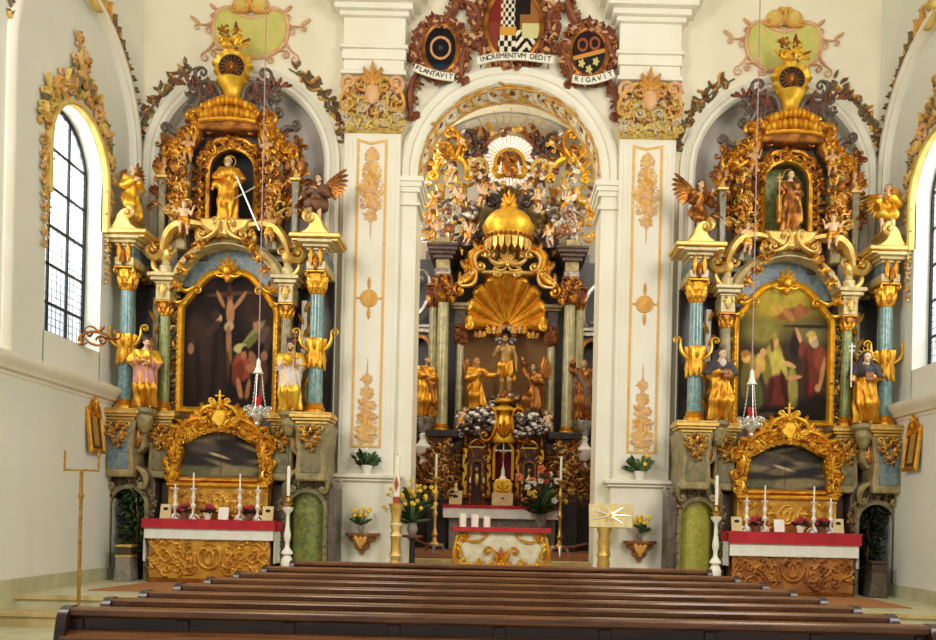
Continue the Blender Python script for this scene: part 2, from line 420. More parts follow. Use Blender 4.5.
# ------------------------------------------------------------------ figures: one smooth skin grown round a posed skeleton
def snets(F, o, h):
    S = F < 0; n = np.array(F.shape)-1
    acc = np.zeros((*n, 3)); cnt = np.zeros(n, int)
    cs = [(i, j, k) for i in (0, 1) for j in (0, 1) for k in (0, 1)]
    sl = lambda c: F[c[0]:c[0]+n[0], c[1]:c[1]+n[1], c[2]:c[2]+n[2]]
    for a in cs:
        for ax in range(3):
            if a[ax]: continue
            b = list(a); b[ax] = 1; A, B = sl(a), sl(b)
            m = (A < 0) != (B < 0)
            t = np.where(m, A/np.where(m, A-B, 1), 0)
            for q in range(3):
                acc[..., q] += np.where(m, a[q]+(t if q == ax else 0), 0)
            cnt += m
    act = cnt > 0; idx = -np.ones(n, int); idx[act] = np.arange(act.sum())
    ii = np.argwhere(act)
    V = (acc[act]/cnt[act][:, None]+ii)*h+np.array(o)
    Q = []
    for ax in range(3):
        A = np.moveaxis(S, ax, 0); I = np.moveaxis(idx, ax, 0)
        m = A[:-1, 1:-1, 1:-1] != A[1:, 1:-1, 1:-1]
        w = np.argwhere(m)
        if not len(w): continue
        i, j, k = w.T
        q = np.stack([I[i, j, k], I[i, j+1, k], I[i, j+1, k+1], I[i, j, k+1]], 1)
        fl = ~A[:-1, 1:-1, 1:-1][m]
        if ax == 1: fl = ~fl
        q[fl] = q[fl][:, ::-1]
        Q.append(q)
    Q = np.concatenate(Q) if Q else np.zeros((0, 4), int)
    Q = Q[(Q >= 0).all(1)]
    return V, Q
def d_cap(G, a, b, ra, rb):
    ba = [b[i]-a[i] for i in range(3)]; L = sum(q*q for q in ba) or 1e-9
    t = np.clip(sum((G[i]-a[i])*ba[i] for i in range(3))/L, 0, 1)
    return np.sqrt(sum((G[i]-a[i]-ba[i]*t)**2 for i in range(3)))-(ra+(rb-ra)*t)
def d_ell(G, c, r):
    k0 = np.sqrt(sum(((G[i]-c[i])/r[i])**2 for i in range(3)))+1e-9
    k1 = np.sqrt(sum(((G[i]-c[i])/r[i]**2)**2 for i in range(3)))+1e-9
    return k0*(k0-1)/k1
def smin(a, b, k):
    if a is None: return b
    h = np.clip(.5+.5*(b-a)/k, 0, 1)
    return b*(1-h)+a*h-k*h*(1-h)
def grown(prims, h, k=.03, fold=None, cut=None):
    pts = []
    for p in prims:
        if p[0] == 'c': pts += [(np.array(p[1]), p[3]), (np.array(p[2]), p[4])]
        else: pts.append((np.array(p[1]), max(p[2])))
    lo = np.min([q-r for q, r in pts], 0)-3*h-.03; hi = np.max([q+r for q, r in pts], 0)+3*h+.03
    n = np.ceil((hi-lo)/h).astype(int)+1
    ax = [lo[i]+h*np.arange(n[i]) for i in range(3)]
    G = [ax[0][:, None, None], ax[1][None, :, None], ax[2][None, None, :]]
    F = None
    for p in prims:
        d = d_cap(G, *p[1:5]) if p[0] == 'c' else d_ell(G, p[1], p[2])
        kk = p[5] if p[0] == 'c' and len(p) > 5 else k
        F = smin(F, d+np.zeros(n), kk)
    if fold is not None: F = F-fold(G)
    if cut is not None: F = np.maximum(F, cut(G)+np.zeros(n))
    return snets(F, lo, h)
def tilt(yaw, pitch, roll=0):
    return Matrix.Rotation(yaw, 4, 'Z') @ Matrix.Rotation(roll, 4, 'Y') @ Matrix.Rotation(pitch, 4, 'X')
_HEAD = {}
def head_proto():
    if 'h' not in _HEAD:
        V, Q = grown([('e', (0, .06, .12), (.34, .43, .38)), ('e', (0, -.1, -.2), (.255, .3, .3)), ('e', (0, -.17, -.40), (.12, .14, .1)),
                      ('c', (0, -.37, .1), (0, -.49, -.1), .04, .075, .03), ('e', (0, -.32, .17), (.24, .09, .06)),
                      ('e', (.15, -.27, -.08), (.11, .1, .1)), ('e', (-.15, -.27, -.08), (.11, .1, .1)),
                      ('e', (.13, -.315, .075), (.066, .05, .045)), ('e', (-.13, -.315, .075), (.066, .05, .045)),
                      ('c', (-.08, -.375, -.245), (.08, -.375, -.245), .026, .026, .015), ('c', (-.06, -.37, -.295), (.06, -.37, -.295), .03, .03, .015),
                      ('e', (.345, .06, .02), (.05, .1, .13)), ('e', (-.345, .06, .02), (.05, .1, .13)),
                      ('c', (0, .06, -.2), (0, .1, -.7), .2, .19, .08)], .042, .05,
                     lambda G: -.07*np.exp(-(((abs(G[0])-.14)/.08)**2+((G[2]-.07)/.05)**2+((G[1]+.4)/.12)**2)))
        m = MB(); m.raw(V, Q); _HEAD['h'] = m
        # the eye: a dark iris on each eyeball
        e = MB()
        for sx in (-1, 1): e.ell((sx*.135, -.352, .075), (.038, .02, .026), 7, 5)
        _HEAD['e'] = e
    return _HEAD
def hair_proto(kind):
    if kind not in _HEAD:
        pr = [('e', (0, .12, .19), (.385, .44, .385))]
        if 'long' in kind: pr += [('c', (.3, .16, .1), (.3, .2, -.55), .15, .17), ('c', (-.3, .16, .1), (-.3, .2, -.55), .15, .17), ('c', (0, .35, .1), (0, .36, -.7), .22, .2)]
        if 'curly' in kind: pr += [('e', (.33*cos(a), .12+.36*sin(a), .1+.25*sin(3*a+1)), (.17, .17, .17)) for a in np.linspace(-.5, PI+.5, 9)]+[('e', (.2*q, -.2, .46), (.16, .15, .14)) for q in (-1, 0, 1)]
        fold = lambda G: .035*np.sin(16*G[2]+9*G[0])*np.sin(13*G[0]+5*G[1])
        cut = lambda G: -d_ell(G, (0, -.42, -.1), (.3, .36, .4))   # keep the face free
        V, Q = grown(pr, .05, .07, fold, cut)
        m = MB(); m.raw(V, Q)
        if 'beard' in kind:
            lng = .75 if 'long' in kind else .58
            V, Q = grown([('e', (0, -.3, -.42), (.2, .13, .16)), ('c', (0, -.31, -.45), (0, -.33, -lng), .15, .06), ('c', (.22, -.12, -.1), (.16, -.26, -.4), .07, .1), ('c', (-.22, -.12, -.1), (-.16, -.26, -.4), .07, .1), ('c', (-.11, -.42, -.2), (.11, -.42, -.2), .03, .03)], .045, .05,
                         lambda G: .03*np.sin(22*G[0])*np.sin(9*G[2]))
            m.raw(V, Q)
        _HEAD[kind] = m
    return _HEAD[kind]
STAND = dict(head=(0, -.02, .925), neck=(0, .005, .83), chest=(0, 0, .725), waist=(0, 0, .61), pelvis=(0, .005, .53),
             sa=(-.108, 0, .79), ea=(-.15, .0, .64), wa=(-.1, -.12, .62), sb=(.108, 0, .79), eb=(.15, .0, .64), wb=(.1, -.12, .62),
             ha=(-.05, 0, .51), ka=(-.055, -.025, .28), aa=(-.06, .01, .05), hb=(.05, 0, .51), kb=(.06, -.045, .28), ab=(.065, 0, .05))
def moved(p, **kw):
    d = dict(p); d.update(kw); return d
def figure(name, label, loc, rz, H, pose, robe='long', robemat='gold', skin='flesh', hair='short', hairmat='hair_brown', headrot=(0, 0), headk=1.0,
           fat=1.0, mantle=None, wings=None, wingmat='gold_red', halo=None, extra=(), over=None, group=None, cat='statue', res=.0155, seed=1, tilt_=(0, 0), sash=None):
    """extra: list of (part name, MB in the figure's own frame of height 1)"""
    p = moved(STAND, **pose); f = fat; v = {k: np.array(q, float) for k, q in p.items()}
    t = thing(name, label, cat, loc, group); t.rotation_euler = (tilt_[0], tilt_[1], rz); t.scale = (H, H, H)
    pr = [('e', v['chest'], (.098*f, .066*f, .115)), ('e', v['waist'], (.078*f, .058*f, .085)), ('e', v['pelvis'], (.092*f, .068*f, .075)),
          ('c', v['chest'], v['pelvis'], .06*f, .06*f), ('c', v['sa'], v['sb'], .04*f, .04*f), ('c', v['chest'], v['neck'], .05*f, .034*f),
          ('c', v['neck'], v['head']+(0, .01, -.02), .032*f, .034*f)]
    for q in 'ab':
        pr += [('c', v['s'+q], v['e'+q], .036*f, .028*f), ('c', v['e'+q], v['w'+q], .028*f, .018*f), ('c', v['h'+q], v['k'+q], .062*f, .042*f), ('c', v['k'+q], v['a'+q], .042*f, .024*f)]
        ft = v.get('f'+q, v['a'+q]+(0, -.075, -.03))
        pr += [('c', v['a'+q]+(0, .012, -.02), ft, .024*f, .02*f)]
        d = v['w'+q]-v['e'+q]; d /= np.linalg.norm(d)+1e-9
        hk = .034*(1.15 if fat > 1.1 else 1)
        pr += [('e', v['w'+q]+d*hk, (.021, .021, .021))]
    b = MB(skin, 'eye_dark')
    V, Q = grown(pr, res, .028); b.raw(V, Q)
    for q, sx in (('a', -1), ('b', 1)):   # five fingers closing in a slight curl
        d = Vector(v['w'+q]-v['e'+q]).normalized(); side = d.cross(Vector((0, 0, 1)))
        if side.length < .1: side = Vector((1, 0, 0))
        side.normalize(); nrm = side.cross(d); nrm = nrm if nrm.z < 0 or abs(nrm.z) < .2 else -nrm
        w = Vector(v['w'+q])
        for i, (o, L) in enumerate(((-.016, .03), (-.0055, .036), (.0055, .038), (.016, .034))):
            a = w+d*.04+side*o; a1 = a+d*L*.75+nrm*.004; a2 = a1+d*L*.45+nrm*L*.4
            b.tube([w+d*.025+side*o*.8, a, a1, a2], [.0075, .0068, .006, .004], 5)
        a = w+d*.025+side*sx*-.017
        b.tube([a, a+d*.018+side*sx*-.018+nrm*.006, a+d*.036+side*sx*-.02+nrm*.014], [.008, .007, .0045], 5)
    hs = .137*headk
    HM = Matrix.Translation(Vector(v['head'])) @ tilt(headrot[0], headrot[1], headrot[2] if len(headrot) > 2 else 0) @ Matrix.Scale(hs, 4)
    hp = head_proto(); b.add(hp['h'], HM, 0); b.add(hp['e'], HM, 1)
    part(t, 'body', b, local=True)
    if hair:
        hm = MB(hairmat); hm.add(hair_proto(hair), HM); part(t, 'hair', hm, local=True)
    if robe:
        r0 = random.Random(seed); ph = r0.random()*6
        rp = []
        def fold(G):
            th = np.arctan2(G[1]-v['pelvis'][1], G[0]-v['pelvis'][0])
            low = np.clip((v['waist'][2]-G[2])*5, 0, 1)
            a = np.sin(9*th+ph+5*np.sin(4*G[2]+ph)*.5)*.016*low
            return a+.009*np.sin(34*(G[2]*.8+G[0]*(.6 if ph > 3 else -.6))+4*th+ph)*(1-.6*low)
        if robe in ('long', 'tunic', 'kneel'):
            rp += [('e', v['chest'], (.115*f, .085*f, .125)), ('e', v['waist'], (.1*f, .08*f, .1)), ('c', v['sa'], v['sb'], .052*f, .052*f),
                   ('c', v['chest'], v['pelvis'], .085*f, .09*f)]
            for q in 'ab':
                rp += [('c', v['s'+q], v['e'+q], .048*f, .052*f), ('c', v['e'+q], v['e'+q]*.3+v['w'+q]*.7, .05*f, .056*f)]
                rp += [('c', v['h'+q], v['k'+q], .095*f, .085*f, .07)]
                if robe == 'long':
                    k = v['k'+q]; a = v['a'+q]
                    rp += [('c', k, (a[0]*1.25, a[1]+.01, a[2]-.01), .085*f, .085*f, .07)]
                if robe == 'kneel': rp += [('c', v['k'+q], v['a'+q], .08*f, .07*f, .06)]
            nz = v['neck'][2]-.012
            lowcut = min(v['aa'][2], v['ab'][2])-.035 if robe != 'tunic' else -9
            cut = lambda G: np.maximum(lowcut-G[2], G[2]-nz) if robe == 'long' and v['wa'][2] < .85 and v['wb'][2] < .85 else (lowcut-G[2])
            V, Q = grown(rp, res, .03, fold, cut)
        elif robe == 'loin':
            rp += [('e', v['pelvis'], (.115*f, .09*f, .07))]+[('c', v['h'+q], v['h'+q]*.45+v['k'+q]*.55, .08*f, .07*f, .05) for q in 'ab']
            rp += [('c', v['pelvis']+(.08, -.03, .03), v['pelvis']+(.12, -.02, -.22), .035, .05)]
            V, Q = grown(rp, res, .03, fold)
        rm = MB(robemat); rm.raw(V, Q); part(t, 'robe' if robe != 'loin' else 'loincloth', rm, local=True)
    if over:                # surplice worn over the robe down to the thigh
        rp = [('e', v['chest'], (.122*f, .09*f, .13)), ('e', v['waist'], (.108*f, .088*f, .1)), ('c', v['sa'], v['sb'], .056*f, .056*f), ('c', v['chest'], v['pelvis'], .094*f, .1*f)]
        for q in 'ab': rp += [('c', v['s'+q], v['e'+q], .054*f, .058*f), ('c', v['e'+q], v['e'+q]*.4+v['w'+q]*.6, .055*f, .064*f), ('c', v['h'+q], v['h'+q]*.3+v['k'+q]*.7, .104*f, .1*f, .07)]
        zc = v['ka'][2]*.75+v['ha'][2]*.25
        V, Q = grown(rp, res, .03, lambda G: .011*np.sin(12*np.arctan2(G[1], G[0])+8*G[2]), lambda G: np.maximum(zc-G[2], G[2]-v['neck'][2]+.014))
        q = MB(over); q.raw(V, Q); part(t, 'surplice', q, local=True)
    if mantle:
        mm, kind = mantle
        rp = [('c', v['sa']+(0, .03, .01), v['sb']+(0, .03, .01), .058*f, .058*f)]
        if kind == 'cape':      # short shoulder cape
            rp += [('e', v['chest']+(0, .0, .005), (.168*f, .135*f, .12))]+[('c', v['s'+q], v['e'+q], .078*f, .09*f) for q in 'ab']
            lim = v['chest'][2]-.09; cut = lambda G: np.maximum(lim-G[2], G[2]-v['neck'][2]+.006)
        else:                   # long cloak open at the front
            rp += [('c', v['chest']+(0, .05, 0), v['pelvis']+(0, .07, -.1), .11*f, .13*f), ('c', v['sa']+(-.02, .03, 0), v['ka']+(-.08, .05, -.08), .055, .075), ('c', v['sb']+(.02, .03, 0), v['kb']+(.08, .05, -.08), .055, .075)]
            if kind == 'draped': rp += [('c', v['sa']+(0, -.03, -.02), v['pelvis']+(.07, -.09, 0), .045, .06), ('c', v['pelvis']+(.07, -.09, 0), v['kb']+(.02, -.06, -.05), .06, .06)]
            cut = lambda G: np.maximum(G[2]-v['neck'][2]+.01, np.where(abs(G[0]) < .1, -.025-G[1], -9.) if kind == 'cloak' else -9+0*G[0]+0*G[1])
        V, Q = grown(rp, res, .03, lambda G: .012*np.sin(38*G[0]+12*G[2]+seed), cut)
        if len(Q): q = MB(mm); q.raw(V, Q); part(t, 'mantle' if kind != 'cape' else 'shoulder_cape', q, local=True)
    if wings:
        for sx in (-1, 1):
            w = MB(wingmat); wing(w, v['chest']+np.array((sx*.05, .075, .06)), sx, wings if not hasattr(wings[0], '__len__') else wings[0 if sx < 0 else 1]); part(t, 'wing', w, local=True)
    if halo:
        hm = MB('gold_yellow'); c = v['head']
        if halo == 'rays':
            for i in range(13):
                a = 2*PI*i/13; hm.tube([(c[0]+.07*cos(a), c[1]+.07, c[2]+.03+.07*sin(a)), (c[0]+.135*cos(a), c[1]+.07, c[2]+.03+.135*sin(a))], [.012, .003], 5)
        ring = [(c[0]+.09*cos(a), c[1]+.06, c[2]+.025+.09*sin(a)) for a in np.linspace(0, 2*PI, 25)]
        hm.tube(ring, .007, 6); part(t, 'halo', hm, local=True)
    for nm, m in extra: part(t, nm, m, local=True)
    return t
def wing(m, root, sx, spec=(.42, .6)):
    """feathered wing: spec = (span, rise angle)"""
    L, up = spec; root = Vector(root)
    for row, (k, n, off) in enumerate(((1.0, 8, 0), (.66, 7, .016), (.38, 6, .03))):
        for i in range(n):
            t = i/(n-1); a = up+.5-1.5*t; l = L*k*(1-.45*t)
            d = Vector((sx*cos(a), .25*cos(a)+.12, sin(a))).normalized()
            b = root+Vector((sx*.04*(1-t), .02-off, L*.22*(1-t)*cos(up)))
            pts = [b, b+d*l*.5+Vector((0, 0, .04*l)), b+d*l*.85, b+d*l+Vector((0, -.01, -.06*l))]
            m.tube(pts, [.02*L/.42, .034*L/.42, .03*L/.42, .006], 6, .4)
    m.tube([root, root+Vector((sx*L*.22, .05, L*.32*sin(up+.4))), root+Vector((sx*L*.5*cos(up+.3), .1, L*.62*sin(up+.3)))], [.035, .04, .018], 7)
def cherub_head(m, x, y, z, s, wingmi=1):
    """winged child's head: face (slot 0) with two wings (slot 1)"""
    M = T(x, y, z, 0, s); m.add(head_proto()['h'], M, 0); m.add(hair_proto('curly'), M, wingmi)
    for sx in (-1, 1):
        for i in range(5):
            a = .75-.35*i; L = s*(1.5-.16*i)
            m.cur = wingmi; d = (sx*cos(a), sin(a))
            m.tube([(x+sx*.25*s, y+.2*s, z-.35*s), (x+sx*.25*s+d[0]*L*.6, y+.1*s, z-.35*s+d[1]*L*.6), (x+sx*.25*s+d[0]*L, y+.2*s, z-.35*s+d[1]*L)], [.12*s, .2*s, .03*s], 6, .5)
    m.cur = 0
    return m
PUT = dict(head=(0, -.02, .87), neck=(0, 0, .76), chest=(0, 0, .64), waist=(0, -.01, .53), pelvis=(0, .01, .44), sa=(-.12, 0, .72), sb=(.12, 0, .72), ha=(-.07, 0, .41), hb=(.07, 0, .41),
           ea=(-.2, -.02, .62), wa=(-.27, -.08, .72), eb=(.2, -.04, .6), wb=(.24, -.14, .5), ka=(-.1, -.13, .27), aa=(-.1, -.02, .08), kb=(.09, -.06, .22), ab=(.1, .03, .03))
def putto(label, loc, rz=0, H=.5, wings=True, mir=False, skin='flesh', group=None, tilt_=(0, 0), pose=None, **kw):
    p = moved(PUT, **(pose or {}))
    if mir:
        q = {}
        for k, a in p.items():
            k2 = k if len(k) != 2 else k[0]+('b' if k[1] == 'a' else 'a')
            q[k2] = (-a[0], a[1], a[2])
        p = q
    return figure('putto', label, loc, rz, H, p, robe='loin', robemat=kw.pop('robemat', 'gold'), skin=skin, hair='curly', hairmat=kw.pop('hairmat', 'hair_gold'), headk=1.7, fat=1.35,
                  wings=(.3, .5) if wings else None, wingmat=kw.pop('wingmat', 'gold_red'), group=group, cat='putto', res=.021, tilt_=tilt_, **kw)
WORLD, L_NAVE, L_CHL, L_CHR, L_APSE, L_WIN = .48, 580, 300, 280, 150, 260
# ------------------------------------------------------------------ camera
cam = bpy.data.cameras.new('camera'); co = bpy.data.objects.new('camera', cam); C.objects.link(co)
cam.sensor_width = 36; cam.lens = FPX/936*36; cam.clip_end = 200
cam.shift_x = -(VX-468)/936; cam.shift_y = (VY-320)/936
co.matrix_world = Matrix.Translation((0, -DIST, EYE)) @ Matrix.Rotation(PI/2, 4, 'X') @ Matrix.Rotation(ROLL, 4, 'Z')
bpy.context.scene.camera = co
sc = bpy.context.scene
sc.view_settings.view_transform = 'Standard'; sc.view_settings.look = 'None'; sc.view_settings.gamma = 1; sc.view_settings.exposure = 0.0
sc.view_settings.use_curve_mapping = False
w = bpy.data.worlds.new('daylight'); sc.world = w; w.use_nodes = True
w.node_tree.nodes['Background'].inputs[0].default_value = (1, .985, .96, 1); w.node_tree.nodes['Background'].inputs[1].default_value = WORLD
def area(name, loc, to, sx, sy, power, col=(1, .968, .91)):
    l = bpy.data.lights.new(name, 'AREA'); l.shape = 'RECTANGLE'; l.size = sx; l.size_y = sy; l.energy = power; l.color = col
    o = bpy.data.objects.new(name, l); C.objects.link(o); o.location = loc
    o.rotation_euler = (Vector(to)-Vector(loc)).to_track_quat('-Z', 'Y').to_euler()
    return o
# ------------------------------------------------------------------ the nave
HW = 6.15           # half width of the nave
AX = 4.47           # the side altars stand this far from the middle
NZ, NR = 7.27, 1.40 # springing and radius of the altar niches
CZ, CR = 7.16, 1.53 # chancel arch
TOP = 11.6
PLAT = .35          # level of the altar platform
def opening(cx, hw, zc, n=28): # left jamb up, over and down, ccw from lower right
    return [(cx+hw, 0)]+arc(cx, zc, hw, 0, PI, n)+[(cx-hw, 0)]
m = MB('plaster_warm')
poly = [(-HW-.5, TOP), (-HW-.5, 0)]
for cx, hw, zc in ((-AX, NR, NZ), (0, CR, CZ), (AX, NR, NZ)):
    poly += opening(cx, hw, zc)[::-1]
poly += [(HW+.5, 0), (HW+.5, TOP)]
m.prism(poly, 0, .7)
struct('wall_front', m)
m = MB('plaster_shaded')
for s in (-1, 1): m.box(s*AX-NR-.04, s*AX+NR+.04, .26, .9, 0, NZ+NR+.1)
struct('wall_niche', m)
# the floor, the altar platform and its steps
m = MB('floor_stone'); m.box(-HW-.6, HW+.6, -12.5, .7, -.2, 0); struct('floor', m)
m = MB('floor_stone', 'step_stone'); m.box(-HW, HW, -3.4, .7, 0, PLAT); m.cur = 1; m.box(-HW, HW, -3.8, -3.4, 0, .17); m.box(-HW, HW, -3.43, -3.38, .3, PLAT+.004)
m.box(-HW, HW, -3.83, -3.78, .13, .174)
struct('floor_platform', m)
m = MB('wood_brown', 'step_stone'); m.box(-4.2, 4.2, .72, 9, 0, .75); m.cur = 1; m.box(-CR, CR, .25, .72, 0, .72, .01); m.box(-CR, CR, -.1, .25, 0, .53, .01); struct('floor_chancel', m)
def side_wall(s, name):
    """nave side wall: blind arch recess with a tall round-headed window in it; built in the YZ plane then turned"""
    M = MB('plaster_cool')
    yc, R, zc = -1.9, 1.72, 7.15      # blind arch
    wr, wzt, wz0 = .78, 6.4, 3.85     # window
    # local: path x -> world y (from -12 to 0), z
    wall = [(.0, TOP), (-12, TOP), (-12, 0), (.0, 0)]
    arcs = [(yc+R, 3.3)]+arc(yc, zc, R, 0, PI, 26)+[(yc-R, 3.3)]
    # upper wall, in three pieces round the recess
    M.prism([(0, TOP), (-12, TOP), (-12, 3.3), (yc-R, 3.3)]+arc(yc, zc, R, PI, 0, 26)+[(yc+R, 3.3), (0, 3.3)], 0, .5)
    M.prism([(0, 3.3), (-12, 3.3), (-12, 0), (0, 0)], 0, .5)
    # recess wall with the window opening
    hole = [(yc+wr, wz0)]+arc(yc, wzt, wr, 0, PI, 24)+[(yc-wr, wz0)]
    M.prism([(yc-R-.1, 3.2), (yc-R-.1, zc+R+.1), (yc+R+.1, zc+R+.1), (yc+R+.1, 3.2), (yc+wr, 3.2)]+hole+[(yc-wr, 3.2)], .08, .5)
    M.box(yc-wr-.02, yc+wr+.02, .08, .5, 3.2, wz0)
    tr = Matrix(((0, s, 0, s*HW), (1, 0, 0, 0), (0, 0, 1, 0), (0, 0, 0, 1)))  # (x,y,z)->(s*(HW+y), x, z)
    M.xf(tr); o = struct(name, M)
    # moulding of the blind arch
    a = MB('plaster'); a.sweep([(yc+R, 3.3)]+arc(yc, zc, R, 0, PI, 30)+[(yc-R, 3.3)], [(-.16, .1), (-.16, -.03), (-.1, -.07), (-.04, -.07), (0, -.03), (.04, -.03), (.06, 0), (.06, .1)])
    a.xf(tr); return o, tr, (yc, R, zc, wr, wzt, wz0), a
for s, nm in ((-1, 'left'), (1, 'right')):
    o, tr, (yc, R, zc, wr, wzt, wz0), a = side_wall(s, 'wall_'+nm)
    struct('trim_%d' % (1 if s < 0 else 2), a)
    # ledge under the window
    g = MB('plaster'); prof = [(0, 0), (.02, -.02), (.05, -.02), (.07, -.08), (.12, -.1), (.16, -.16), (.22, -.18), (.26, -.18), (.27, -.0)]
    g.sweep([(-12, 3.08), (-.0, 3.08)], prof); g.xf(tr); struct('trim_%d' % (3 if s < 0 else 4), g)
    b = MB('floor_stone'); b.box(-12, 0, -.03, 0, 0, PLAT+.2); b.xf(tr); struct('baseboard_'+nm, b)
    # window: frame, leaded panes
    fr = MB('iron'); path = [(yc+wr, wz0)]+arc(yc, wzt, wr, 0, PI, 24)+[(yc-wr, wz0)]
    fr.sweep(path+[path[0]], [(-.01, .38), (-.01, .32), (.05, .32), (.05, .38)])
    for q in (-.26, .26): fr.box(yc+q-.022, yc+q+.022, .32, .36, wz0, wzt+math.sqrt(wr**2-q*q)-.02)
    for z in np.arange(wz0+.5, wzt+.5, .55): fr.box(yc-wr, yc+wr, .325, .355, z-.018, z+.018)
    fr.xf(tr); fo = struct('window_%d' % (1 if s < 0 else 2), fr)
    gl = MB('window_glass'); gl.prism(path, .345, .35); gl.xf(tr); part(fo, 'pane', gl)
    ld = MB('iron')
    for i, z in enumerate(np.arange(wz0+.1, wzt+wr-.04, .105)):
        h = wr if z < wzt else math.sqrt(max(wr**2-(z-wzt)**2, .001)); ld.box(yc-h, yc+h, .338, .344, z-.0035, z+.0035)
    for q in np.arange(-.72, .73, .12):
        ld.box(yc+q-.0035, yc+q+.0035, .338, .344, wz0, wzt+math.sqrt(wr**2-q*q))
    ld.xf(tr); part(fo, 'lead_lattice', ld)
    # gilded stucco round the window head
    st = thing('window_stucco', 'gilded rocaille stucco surround around the %s window head' % ('left side' if s < 0 else 'right side'), 'stucco', (s*HW, yc, wzt))
    e = MB('stucco_yellow'); e.sweep([(yc+wr, 5.7), (yc+wr, 6.0)]+arc(yc, wzt, wr, 0, PI, 24)+[(yc-wr, 6.0), (yc-wr, 5.7)], [(0, .1), (-.0, .0), (-.03, -.02), (-.07, -.015), (-.085, .1)])
    e.xf(tr); part(st, 'band', e)
    e = MB('stucco_yellow', 'stucco_gold', 'stucco_pink', 'stucco_leaf')
    r = random.Random(12)
    for i in range(15):
        t = i/14-.5; a = PI/2-2.6*t; q = wr+.16+.5*(1-abs(2*t))*r.random()
        e.rocaille(yc+q*cos(a), .06, wzt+q*sin(a), .34-.12*abs(t), a, i, (0, 0, 1, 1, 2, 3))
    for d in (-1, 1):
        for k in range(9):
            e.rocaille(yc+d*(wr+.10), .06, wzt-.05-.17*k, .2-.012*k, -PI/2+d*.3, k+40, (0, 1, 1, 2))
    for k in range(4): e.rocaille(yc+.1*(-1)**k, .05, wzt+wr+.35+.2*k, .36-.05*k, PI/2, 70+k, (0, 1, 2, 3))
    e.xf(tr); part(st, 'leaf_work', e)
    # leaf garland running up the blind arch, with a rocaille at its crown
    ga = thing('arch_garland', 'stucco leaf garland along the blind arch on the %s wall' % nm, 'stucco', (s*HW, yc, zc+R))
    e = MB('stucco_leaf', 'stucco_gold')
    for k in range(40):
        an = .12+1.25*k/40
        for d in (-1, 1):
            r = R+.12+.05*sin(k*2.3)
            e.cur = 1 if k > 33 or k % 7 == 0 else 0
            e.leaf(yc+d*r*cos(an), -.01, zc+r*sin(an), PI/2+d*(-.5+1.1*sin(k*2.1)), .15+.0022*k, .07+.001*k, .3)
    e.xf(tr); part(ga, 'leaves', e, stuff=False)
    e = MB('stucco_yellow'); e.spray(yc, -.02, zc+R+.12, .55, PI/2, 3)
    e.xf(tr); part(ga, 'crown', e)
# wall arches over the altar niches and over the chancel, with their mouldings
def arch_trim(i, cx, R, zc, zb, w, mt='plaster'):
    a = MB(mt)
    a.sweep([(cx+R, zb)]+arc(cx, zc, R, 0, PI, 40)+[(cx-R, zb)], [(0, .1), (0, -.02), (-.05, -.06), (-.4*w, -.06), (-.45*w, -.03), (-.5*w, -.06), (-.8*w, -.10), (-.92*w, -.06), (-w, -.05), (-w, .0)])
    return struct('trim_%d' % i, a)
arch_trim(5, -AX, NR-.02, NZ, PLAT, .26); arch_trim(6, AX, NR-.02, NZ, PLAT, .26)
arch_trim(7, 0, CR, CZ, 6.98, .30)
# imposts of the chancel arch and its jambs
for i, s in ((8, -1), (9, 1)):
    a = MB('plaster'); x0, x1 = sorted((s*(CR-.06), s*(CR+.36)))
    for z0, z1, g in ((6.98, 7.06, .05), (6.9, 6.98, .02), (6.6, 6.64, .0), (6.82, 6.9, -.01)): a.box(x0-(g if s > 0 else 0), x1+(g if s < 0 else 0), -.1-g, .72+g, z0, z1)
    x0, x1 = sorted((s*(CR-.0), s*(CR+.30))); a.box(x0, x1, -.05, .02, PLAT, 6.9)
    struct('trim_%d' % i, a)
